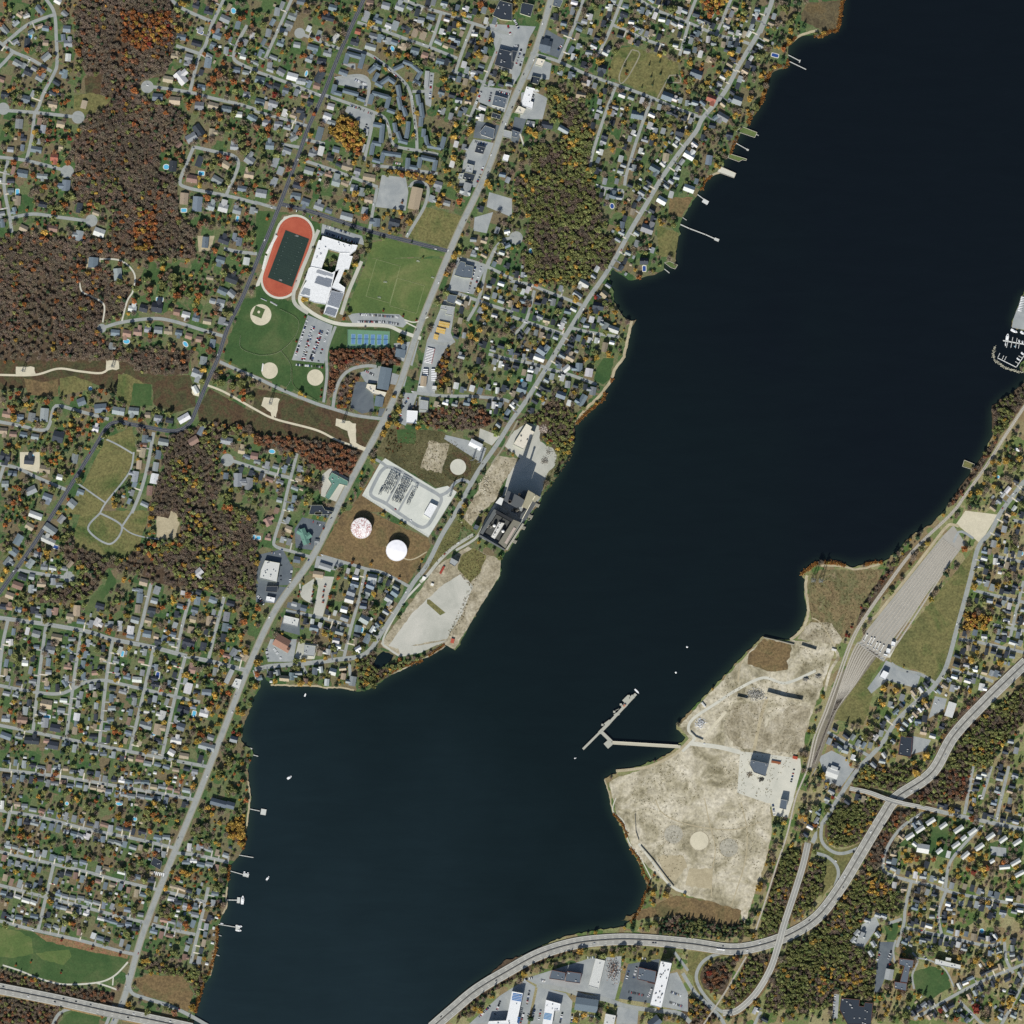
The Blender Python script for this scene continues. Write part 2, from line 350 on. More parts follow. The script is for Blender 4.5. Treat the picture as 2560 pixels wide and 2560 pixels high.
for nm, pl, mt, sd, lb in (('ground', WEST, 'lawn_w', 1, 'grassy ground of the west bank, cut by streets'), ('ground', EAST, 'lawn_e', 2, 'grassy ground of the east bank')):
    pl = rough_edge(pl, 2.0, 6, sd); fill(LAND, pl); sheet(nm, pl, 2.0, mt, lb, drop=3.0)
NOHOUSE |= ~LAND; NOTREE |= ~LAND
def blur(g, r):
    for ax_ in (0, 1):
        pd = [(0, 0), (0, 0)]; pd[ax_] = (r + 1, r); c = np.cumsum(np.pad(g, pd, mode='edge'), axis=ax_); k = 2 * r + 1
        g = (np.take(c, range(k, c.shape[ax_]), ax_) - np.take(c, range(0, c.shape[ax_] - k), ax_)) / k
    return g
near = blur(blur(LAND.astype(np.float32), 14), 14); far_ = blur(blur(LAND.astype(np.float32), 45), 45)
gx_ = np.arange(-600, 3161, 10); nx_ = len(gx_); XX, YY = np.meshgrid(gx_, gx_); ci = np.clip(XX, 0, N_ - 1), np.clip(YY, 0, N_ - 1)
shal = np.clip(near[ci[1], ci[0]] * .75 + far_[ci[1], ci[0]] * .55 - .16, 0, 1) * .62
vv = np.stack([(XX - 1280) * M, (1280 - YY) * M, np.zeros_like(XX, float)], -1).reshape(-1, 3); ii = np.arange(nx_ * nx_).reshape(nx_, nx_)
ff = np.stack([ii[:-1, :-1], ii[1:, :-1], ii[1:, 1:], ii[:-1, 1:]], -1).reshape(-1, 4)
me = bpy.data.meshes.new('water'); me.vertices.add(len(vv)); me.vertices.foreach_set('co', vv.ravel()); me.loops.add(ff.size); me.loops.foreach_set('vertex_index', ff.astype(np.int32).ravel()); me.polygons.add(len(ff)); me.polygons.foreach_set('loop_start', np.arange(0, ff.size, 4, dtype=np.int32)); me.polygons.foreach_set('loop_total', np.full(len(ff), 4, np.int32)); me.update(calc_edges=True)
at = me.attributes.new('shallow', 'FLOAT', 'POINT'); at.data.foreach_set('value', shal.ravel().astype(np.float32)); me.materials.append(MT['water'])
wo = bpy.data.objects.new('water', me); COL.objects.link(wo); tag(wo, 'dark river water between the two wooded banks, greener over the shallows', None, None, 'structure')

# shallow sandy shelf and beach along parts of the shore
def shore(txt, wd, mat, label, name='beach'):
    p = smooth(P(txt), 5); p = [(x + random.gauss(0, .5), y + random.gauss(0, .5)) for x, y in p]
    a, b_ = offset_pair(p, wd); poly = [tuple(q) for q in a] + [tuple(q) for q in b_[::-1]]
    z = topz(poly); fill(NOHOUSE, poly); fill(NOTREE, poly); return strip(name, p, wd, z, mat, label)
shore("21 905,490 875,610 858,700 835,775 775,855 750,930 700,1005 640,1075 560,1150 480,1260", 7, 'beach', 'narrow sandy beach below the gardens')
shore("32 295,480 285,520 288,620 305,740 275,860 215,930 170,965", 7, 'beach', 'thin sandy beach round the peninsula')
shore("32 400,405 500,405 590,415 640,430 730,425 850,390", 5, 'beach', 'sandy strip on the north shore')
shore("N 420,222 350,240 290,262 245,300", 6, 'beach', 'pale sand by the marsh corner')
shore("20 1570,1300 1500,1325 1460,1360", 5, 'beach', 'sandy curve beside the stone pier')
shore("12 110,1305 300,1310 430,1312 530,1325 640,1325 740,1345", 4, 'beach', 'stony edge of the small bay')
shore("03 1870,100 1885,200 1878,300 1862,440", 4, 'beach', 'stone seawall below the gardens')
shore("03 1715,900 1705,980 1712,1040 1680,1100", 4, 'beach', 'stone edge beside the docks')
shore("03 1640,1280 1612,1400 1600,1480 1585,1570", 4, 'beach', 'pale seawall at the southern gardens')
shore("12 1430,1010 1340,1070 1250,1110 1150,1165 1020,1225", 3, 'rubble', 'boulder edge of the coal pad')
shore("A 1300,85 1340,200 1365,330 1430,410 1465,520 1500,600 1570,690", 3, 'beach', 'pale edge of the sandy peninsula')

# ------------------------------------------------------------------ woods, scrub, fields
# name, outline, ground, tree mix, spacing, crown radius (units)
MIXES = {'bare': dict(bare=.86, rust=.05, orange=.02, gold=.012, olive=.04, green=.018), 'orange': dict(orange=.34, gold=.1, bare=.34, rust=.2, red=.02),
 'rust': dict(rust=.34, bare=.32, olive=.2, orange=.12, red=.02), 'gold': dict(gold=.72, orange=.16, olive=.12), 'red': dict(red=.03, orange=.15, rust=.4, bare=.3, olive=.12),
 'mixed': dict(bare=.6, olive=.18, gold=.08, orange=.04, green=.1), 'olive': dict(olive=.58, bare=.2, gold=.09, green=.09, rust=.04), 'ravine': dict(bare=.38, olive=.4, gold=.12, green=.04, rust=.06),
 'dark': dict(olive=.4, green=.25, bare=.25, rust=.1)}
WOODS = [
 ('NW wood', "00 600,-20 1290,-20 1345,160 1310,330 1300,450 1230,580 1080,600 1000,690 1120,770 1300,800 1440,900 1380,990 1340,1090 1205,1150 1195,1290 1340,1330 1335,1640 1470,1720 1450,1780 1480,1950 -20,1950 -20,1800 200,1770 560,1800 850,1810 850,1600 760,1540 560,1540 550,1400 575,1250 530,1080 640,980 650,860 770,740 690,690 650,560 600,480 590,300 565,150", 'bare', 8.2, 4.7),
 ('W wood', "01 -20,-10 640,-10 620,110 850,110 850,200 1000,230 925,470 800,480 740,520 790,640 980,720 1200,700 1450,720 1420,890 1150,900 1050,880 930,800 700,790 -20,800", 'bare', 8.2, 4.7),
 ('middle wood', "01 1300,1340 1640,1250 1932,1290 1932,1350 1690,1350 1640,1500 1630,1640 1640,1950 1100,1950 1150,1810 1240,1600 1230,1440", 'mixed', 8.4, 4.6),
 ('middle wood', "02 1130,-10 1640,-10 1932,0 1932,640 1720,620 1480,580 1300,560 1140,520 1060,460 880,420 820,420 700,620 640,660 300,690 290,600 560,570 620,450 480,350 500,190 620,280 800,340 960,350 1050,240 1170,210 1350,210 1380,60 1160,60", 'mixed', 8.6, 4.8),
 ('orange wood', "11 540,715 700,705 1060,695 1090,815 1000,830 900,805 720,830 640,900 590,1020 530,1090 545,900", 'red', 8.5, 4.6),
 ('orange wood', "11 700,900 775,890 750,1000 700,1150 615,1150 620,1010", 'orange', 8.5, 4.4),
 ('roadside wood', "11 -20,1340 300,1375 600,1410 850,1490 690,1740 600,1600 480,1620 400,1540 300,1480 -20,1420", 'red', 8.8, 4.6),
 ('ravine wood', "20 270,640 420,720 520,900 600,1000 580,1260 630,1450 680,1600 640,1750 780,1790 750,1950 140,1950 100,1800 150,1640 50,1560 50,1400 150,1300 160,1100 330,1080 440,1000 350,900 250,750", 'ravine', 8.4, 4.8),
 ('ravine wood', "21 60,-20 780,-20 700,120 640,70 560,190 400,210 250,215 140,190 100,90", 'ravine', 8.6, 4.8),
 ('yard wood', "11 1240,1170 1700,1120 1800,1250 1700,1300 1450,1320 1240,1270", 'rust', 9, 4.4),
 ('plant wood', "21 20,1240 200,1180 300,1080 460,1190 470,1290 470,1420 360,1590 340,1480 200,1370 180,1280", 'ravine', 9, 4.4),
 ('golden grove', "10 560,960 640,880 760,900 760,990 820,1030 800,1180 700,1140 560,1020", 'gold', 9, 5),
 ('golden strip', "10 950,1285 1090,1285 1350,1340 1320,1420 1160,1340", 'gold', 9, 4.6),
 ('triangle wood', "B 790,230 1120,190 1110,290 1000,420 900,455 810,440 775,370", 'olive', 7.6, 4.3),
 ('railway wood', "B 510,560 575,460 648,470 560,850 500,990 400,985 455,760", 'olive', 7.6, 4.2),
 ('median wood', "B 710,545 795,530 790,700 630,870 590,840", 'olive', 7.6, 4.2),
 ('interchange wood', "B 1000,600 1110,590 1120,660 1210,720 1200,850 1050,820 970,920 925,1000 1075,1110 1060,1320 860,1290 830,1380 430,1390 510,1200 570,1010 700,960 860,760", 'olive', 7.8, 4.5),
 ('roadside wood', "B 1160,250 1330,240 1330,270 1220,340 1125,560 1000,600 1030,500 1120,330", 'rust', 8, 4.4),
 ('loop wood', "B 85,1140 290,1090 200,1310 90,1270 60,1220", 'rust', 8, 4.4),
 ('loop wood', "B 215,1370 340,1090 465,1065 400,1270 270,1380", 'olive', 8, 4.3),
 ('shore wood', "B -180,880 0,830 350,890 370,970 0,975 -180,990", 'dark', 7.6, 4.2),
 ('motorway wood', "B 1210,165 1440,10 1640,0 1590,190 1320,195", 'rust', 8, 4.4),
 ('motorway wood', "B 945,0 1340,-10 1200,130 960,105", 'ravine', 8.4, 4.4),
 ('motorway wood', "32 1500,1620 1950,1290 1950,1560 1620,1932 1320,1950", 'ravine', 8.2, 4.5),
 ('motorway wood', "32 1250,1800 1500,1440 1700,1300 1950,1060 1950,1110 1560,1470 1230,1850", 'rust', 8.2, 4.4),
 ('river wood', "31 1690,1130 1800,1060 1950,940 1950,1100 1740,1370 1690,1330", 'ravine', 8, 4.3),
 ('river wood', "31 1660,1440 1740,1390 1640,1560 1400,1880 1350,1900 1440,1760 1560,1600", 'rust', 7.6, 3.6),
 ('railway scrub', "32 1000,330 1120,260 880,560 640,900 560,960 560,800 700,680 860,480", 'rust', 8.4, 3.8),
 ('path wood', "03 -20,1510 150,1560 300,1610 600,1660 870,1700 840,1790 -20,1640", 'rust', 8.6, 3.8),
 ('path wood', "03 -20,1730 500,1800 420,1950 -20,1950", 'rust', 8.6, 4.0),
 ('marsh wood', "03 1060,1450 1300,1490 1560,1550 1530,1640 1490,1720 1410,1590 1250,1560 1050,1500", 'ravine', 8.6, 4.2),
 ('riverside wood', "03 1740,400 1855,330 1845,590 1740,530 1700,470", 'gold', 8.6, 4.6),
 ('bay wood', "12 770,1140 880,1050 940,1180 900,1210 1030,1140 1200,1120 1390,1010 1300,1080 1050,1200 930,1280 780,1340", 'ravine', 8, 4),
 ('bottom wood', "o 955,1810 1100,1790 1000,1830 900,1890 860,1932 870,1890", 'dark', 8, 3.4),
 ('ramp verge wood', "B -40,1290 70,1330 170,1430 130,1480 -40,1480", 'olive', 8, 4),
 ('lot wood', "11 1380,700 1480,700 1400,1000 1380,1030", 'orange', 8.4, 4.2),
 ('north gardens wood', "20 1430,10 1620,0 1560,110 1440,80", 'gold', 8.6, 4.6),
 ('east gardens wood', "32 1480,740 1600,780 1700,800 1640,880 1480,880", 'gold', 8.6, 4.6),
]
WOODS = [(n, P(t), m, s, r * 1.22) for n, t, m, s, r in WOODS]
for n, p, m_, s_, r in WOODS: patch('ground', rough_edge(p, 2, 8, len(p)), 'forest', 'leaf-littered soil under the ' + n.lower(), tree=False)
for txt, mt, lb, tr in (
 ("00 640,590 760,560 770,700 650,720", 'scrub', 'bare brown clearing at the wood edge', 1),
 ("01 -20,790 800,790 930,800 1050,880 1150,900 1430,900 1480,1010 1480,1130 1300,1190 1160,1120 1150,970 1000,950 930,880 860,1020 700,960 -20,1010", 'scrub', 'brown scrub under the power lines', 1),
 ("01 1580,1000 1932,1190 1932,1290 1500,1240 1490,1160", 'scrub', 'brown scrub beside the dark road', 1),
 ("11 -20,1000 200,1040 450,1130 760,1220 980,1250 880,1460 780,1480 600,1410 300,1375 -20,1330", 'scrub', 'brown scrub along the power corridor', 1),
 ("11 1010,1300 1400,1320 1750,1560 1620,1700 1470,1730 1370,1750 960,1520 900,1500", 'weedground', 'scrubby ground north of the substation', 1),
 ("11 950,1530 800,1810 1000,1932 700,1932", 'drygrass', 'dry grass beside the avenue', 1),
 ("12 660,-10 820,-20 1300,200 1320,260 1140,550 960,450 700,400 470,325", 'drygrass', 'tan tank field', 1),
 ("01 180,920 330,950 440,930 440,1060 210,1050", 'drygrass', 'tan field', 1), ("01 450,920 560,905 690,950 700,1000 450,1060", 'meadow', 'mown field', 1),
 ("01 890,890 980,900 1140,990 1155,1130 960,1130 880,1060", 'meadow', 'sloping field with tan top', 1), ("01 1010,960 1140,970 1150,1130 980,1130", 'green', 'bright green field', 1),
 ("01 800,1370 1000,1290 1030,1480 990,1600 800,1870 760,1950 480,1950 640,1700", 'meadow', 'cemetery ground between pale lanes', 1),
 ("02 560,150 620,-10 1130,-10 1060,230 960,340 800,330 560,260", 'meadow', 'tan cemetery ground', 1),
 ("02 1180,30 1270,50 1290,-10 1330,10 1355,90 1310,215 1180,195", 'beach', 'bare sandy hollow in the wood', 1),
 ("02 825,425 880,530 835,590 700,760 640,750 690,640 790,560", 'green', 'mown grass strip in the wood', 1),
 ("00 560,720 700,700 850,740 760,830 640,870 560,830", 'meadow', 'olive clearing', 1),
 ("00 1205,1150 1290,1140 1350,1260 1310,1300 1200,1290", 'green', 'deep green lawn by the wood', 0),
 ("01 1100,40 1280,60 1560,130 1560,290 1380,310 1290,240 1180,200 1060,180", 'green', 'deep green backyard meadow', 0),
 ("10 1280,1560 1590,1640 1495,1890 1150,1790", 'meadow', 'olive field beside the avenue', 1),
 ("10 0,1590 230,1600 480,1680 500,1770 440,1830 260,1620 200,1620 60,1932 0,1932", 'green', 'grass round the running track', 1),
 ("10 880,1830 1000,1800 1480,1932 1450,1950 860,1950 | 11 1470,0 1240,590 1000,540 680,420 840,30", 'sport', 'striped sports field', 1),
 ("01 1932,310 1840,330 1700,700 1690,780 1932,900 | 11 260,1000 530,1110 560,700 610,560 700,545 690,520 580,500 400,420 330,380 200,320 0,230", 'green', 'grass of the ball fields', 1),
 ("11 600,560 690,545 1000,545 1110,580 1050,690 560,710 540,690", 'green', 'grass round the tennis courts', 1),
 ("11 1090,575 1250,460 1290,460 1240,600", 'green', 'grass corner by the avenue', 1),
 ("11 980,960 1110,980 1030,1160 950,1130", 'drygrass', 'dry lawn before the long hall', 1),
 ("03 -20,1190 260,1240 600,1310 980,1420 900,1560 730,1610 480,1625 300,1580 130,1520 -20,1480", 'green', 'park grass beside the cemetery road', 1),
 ("03 -20,1200 150,1230 240,1290 250,1400 120,1430 -20,1420", 'sport', 'worn playing field', 1), ("03 270,1400 520,1370 540,1420 480,1490 330,1450", 'sport', 'worn ball diamond', 1),
 ("03 260,1240 700,1330 970,1410 960,1440 700,1390 350,1310", 'redleaf', 'orange leaf strip under roadside maples', 1),
 ("03 1000,1600 1100,1560 1380,1570 1460,1700 1420,1840 1250,1760 1090,1720", 'drygrass', 'reedy brown marsh beside the river', 1),
 ("03 440,1932 520,1850 620,1830 760,1860 740,1950", 'green', 'grass inside the ramp', 1),
 ("N 340,20 600,0 590,190 560,225 470,230 300,150 300,100", 'marsh', 'brown salt marsh at the north shore', 1),
 ("20 790,370 900,350 1250,470 1260,560 1170,590 1090,740 830,620 710,570", 'meadow', 'olive cemetery ground', 1),
 ("20 1190,1490 1370,1490 1280,1640 1180,1620", 'drygrass', 'dry riverside field', 1), ("20 1090,1700 1260,1760 1230,1950 1110,1932", 'meadow', 'green riverside field', 1),
 ("21 690,770 770,770 740,930 690,970 620,940 640,850", 'green', 'riverside lawn', 1),
 ("32 1010,340 1230,250 720,800 640,930", 'drygrass', 'tan railway bank', 0),
 ("32 400,430 600,440 880,430 720,690 640,930 520,960 300,960 330,860 310,700 300,520", 'tanscrub', 'olive peninsula grassland', 1),
 ("32 320,830 480,840 560,960 540,1000 220,960", 'rubble', 'stony waste by the shore', 1),
 ("32 1400,470 1560,260 1500,560 1440,830 1400,930 1340,1180 1270,1280 1140,1200 930,1140 910,1080 1000,960", 'meadow', 'rough field beside the rail yard', 1),
 ("32 820,1090 860,1130 780,1260 760,1320 790,1370 760,1500 720,1610 480,1560 560,1440", 'meadow', 'olive field beside the tracks', 1),
 ("B 1300,1170 1400,1140 1500,1180 1510,1260 1400,1330 1310,1280", 'green', 'round lawn before the brick hall', 1),
 ("B 1130,900 1220,890 1190,990 1140,980", 'green', 'lawn beside the drive', 0),
 ("B 830,500 970,480 880,640 860,560", 'meadow', 'grass between the ramps', 1), ("B 795,530 840,570 850,640 770,750", 'meadow', 'grass inside the ramp', 1),
 ("A 940,1490 1050,1450 1120,1480 1110,1520 940,1530", 'green', 'grass behind the brick halls', 1), ("A 850,1450 1180,1370 1700,1350 1900,1400 1750,1450 1500,1440 1140,1410 900,1470", 'meadow', 'motorway bank grass', 0),
 ("B 0,1055 120,1060 50,1120 30,1200 0,1180", 'meadow', 'grass inside the loop', 1),
 ("H 420,600 720,330 830,300 1000,330 1400,430 1180,700 1000,860 800,800 450,700 300,700", 'green', 'lawns between white blocks', 0), ("H 1450,660 1932,530 1932,800 1700,860 1480,780", 'green', 'lawns round the play court', 0),
 ("11 1060,1310 1200,1310 1210,1420 1070,1410", 'green', 'bright lawn by the avenue', 1)):
    patch('ground', rough_edge(P(txt), 1.6, 8, len(txt)), mt, lb, True, bool(tr))
# cleared peninsula, coal pad, plant yards
patch('ground', rough_edge(P("s 1906,1597 1853,1652 1757,1751 1697,1815 1722,1846 1680,1890 1600,1925 1540,1945 1524,1955 1533,2000 1540,2030 1562,2066 1578,2110 1602,2150 1650,2195 1690,2228 1740,2245 1800,2262 1850,2280 1862,2310 1885,2240 1915,2150 1930,2080 1925,2020 1940,1970 1975,1930 2010,1840 2040,1760 2075,1660 2090,1610 2040,1605 1990,1602 1940,1602"), 2, 8, 5), 'site', 'cleared sandy peninsula with tufts of dry grass')
patch('ground', rough_edge(P("Y 1430,140 1690,200 1660,440 1500,460 1270,390 1280,290"), 3, 9, 3), 'drygrass', 'brown grass square at the quay')
patch('ground', rough_edge(P("Y 1130,780 1450,760 1400,1230 1130,1180 1040,1000"), 4, 9, 3), 'rubble', 'patchy dry ground')
patch('ground', rough_edge(P("Y 1690,780 1880,800 1800,1240 1400,1200 1440,1000"), 4, 9, 7), 'rubble', 'patchy tufted ground')
patch('ground', P("Y 1200,1230 1400,1250 1780,1300 1790,1400 1700,1730 1460,1730 1170,1630"), 'concrete', 'pale works yard')
patch('ground', P("Y 1480,1660 1720,1680 1660,1870 1520,1850"), 'concrete', 'pale yard of the small works')
patch('ground', rough_edge(P("A 1420,1150 | Z 850,1040 1200,1100 1500,1190 1480,1330 1250,1320 880,1240"), 3, 9, 3), 'drygrass', 'brown grass below the sand')
for x, y, mt in ((820, 425, 'padgrey'), (1080, 490, 'sand'), (1375, 560, 'padgrey')): patch('ground', [cv('Z', x + 100 * math.cos(a * .2244), y + 100 * math.sin(a * .2244)) for a in range(28)], 'rubble', 'stony rim of a removed tank'); patch('ground', [cv('Z', x + 93 * math.cos(a * .2244), y + 93 * math.sin(a * .2244)) for a in range(28)], mt, 'round pad of a removed tank')
patch('ground', rough_edge(P("Z 650,640 920,640 960,760 830,900 740,850"), 2, 8, 3), 'beach', 'sunken sandy basin'); patch('ground', rough_edge(P("Z 980,770 1210,770 1200,980 940,940"), 2, 8, 4), 'beach', 'levelled sandy square')
patch('ground', rough_edge(P("12 1380,400 1600,260 1720,310 1845,360 1840,480 1700,700 1500,1035 1400,990 1080,1090 960,1020 940,990 1240,590 1310,480"), 1.5, 8, 5), 'rubble', 'weedy waste ground round the coal pad')
patch('ground', rough_edge(P("12 1540,470 1640,560 1560,760 1440,960 1300,980 1060,1030 1000,1010 1180,760 1400,560"), 1.2, 8, 6), 'coal', 'pale grey coal pad')
patch('ground', rough_edge(P("12 1060,1000 1200,1010 1440,970 1250,1060 1100,1090"), 1, 8, 6), 'coal', 'grey apron of the coal pad')
patch('ground', rough_edge(P("12 1560,320 1640,270 1740,330 1690,460 1620,530 1520,430"), 2, 8, 7), 'meadow', 'olive weed mound')
patch('ground', P("12 1290,660 1310,660 1430,760 1390,780 1290,690"), 'meadow', 'weedy strip on the pad')
patch('ground', rough_edge(P("P 540,540 860,580 760,760 640,880 540,1120 340,1290 200,1480 60,1430 250,1060 480,640"), 2, 8, 8), 'rubble', 'stony yard of old tracks')
patch('ground', rough_edge(P("P 640,390 780,200 960,90 1110,130 1130,340 1300,430 1350,520 1330,660 1220,780 1180,900 1140,1080 620,1080 700,790 860,570"), 1.5, 8, 9), 'coal', 'concrete yard of the power station')
patch('ground', P("P 540,1150 960,990 1140,1090 860,1500 650,1790 300,1620"), 'lot', 'paved yard beside the river wall')
patch('ground', rough_edge(P("12 1560,40 1680,170 1500,260 1360,400 1280,440 1400,200 | P 0,1400 280,1590 160,1700 0,1780"), 2, 8, 2), 'meadow', 'weedy strip along the avenue')
# sports
ax = math.radians(108.4); TC = (719, 642)
def stad(half, r, n=14):
    ux, uy = math.cos(ax), math.sin(ax); out = []
    for s_, a0 in ((1, ax - math.pi / 2), (-1, ax + math.pi / 2)):
        for i in range(n + 1):
            a = a0 + math.pi * i / n; out.append((TC[0] + s_ * ux * half + r * math.cos(a), TC[1] + s_ * uy * half + r * math.sin(a)))
    return out
patch('ground', P("K 485,10 600,-10 590,60 400,320 130,960 60,1200 0,1220 0,1180 110,920 330,290"), 'concrete', 'pale concrete stand strip')
patch('pavement', stad(60, 49), 'concrete', 'pale concrete apron round the track')
patch('ground', stad(60, 43.5), 'red', 'red running track')
patch('ground', P("K 510,240 925,395 625,1225 200,1060"), 'turf', 'dark green artificial football turf')
patch('ground', disc(652, 787, 26.5), 'sand', 'sandy baseball infield'); patch('ground', rect(646.5, 780, 25, 25, 22), 'green', 'infield grass'); patch('ground', disc(647, 780, 3.4, 14), 'sand', 'pitching mound')
patch('ground', disc(*cv('11', 103, 865), 20.5), 'sand', 'round sandy softball infield'); patch('ground', disc(*cv('11', 447, 917), 20.5), 'sand', 'round sandy softball infield')
patch('ground', P("11 690,555 1010,570 1005,692 690,692"), 'courtgreen', 'green tennis court surround')
for i in range(6): patch('ground', rect(*cv('11', 734 + i * 49, 627 + i * 1.2), 10.6, 26, 2), 'courtblue', 'blue tennis court')
patch('ground', rough_edge(disc(*cv('11', 1515, 1590), 36), 3, 6, 2), 'scrub', 'dark weedy ring round the sandy pad'); patch('ground', disc(*cv('11', 1525, 1592), 20), 'concrete', 'round sandy pad of a removed tank')
patch('ground', rough_edge(P("11 1310,1390 1460,1420 1400,1640 1240,1600"), 2, 8, 4), 'rubble', 'bare patch of old slabs')
# substation, lots
SUB = P("Q 535,165 1340,655 1540,610 1690,710 1230,1440 160,765 455,240")
patch('ground', SUB, 'gravel', 'pale gravel of the substation yard')
patch('ground', rough_edge(P("01 120,835 260,840 270,890 260,905 120,905"), 1.5, 8, 2), 'sand', 'pale gravel pad'); patch('ground', rough_edge(P("01 800,785 895,790 900,850 800,870"), 1.5, 8, 2), 'sand', 'pale gravel pad')
patch('ground', rough_edge(P("11 60,1065 180,1080 150,1220 110,1180 40,1130"), 1.5, 8, 2), 'sand', 'pale gravel pad'); patch('ground', rough_edge(P("11 605,1225 755,1265 755,1420 710,1410 690,1320 600,1280"), 1.5, 8, 2), 'sand', 'pale gravel pad')
patch('ground', rough_edge(P("01 1440,980 1510,970 1500,1060 1460,1050"), 1.5, 8, 2), 'sand', 'pale drive patch'); patch('ground', P("01 150,1480 300,1480 300,1640 150,1600"), 'sand', 'pale pool terrace')
patch('ground', P("00 1490,1780 1620,1780 1590,1890 1500,1900"), 'beach', 'sandy yard in the wood'); patch('ground', P("01 640,20 760,10 760,90 650,100"), 'beach', 'sandy yard round the barn')
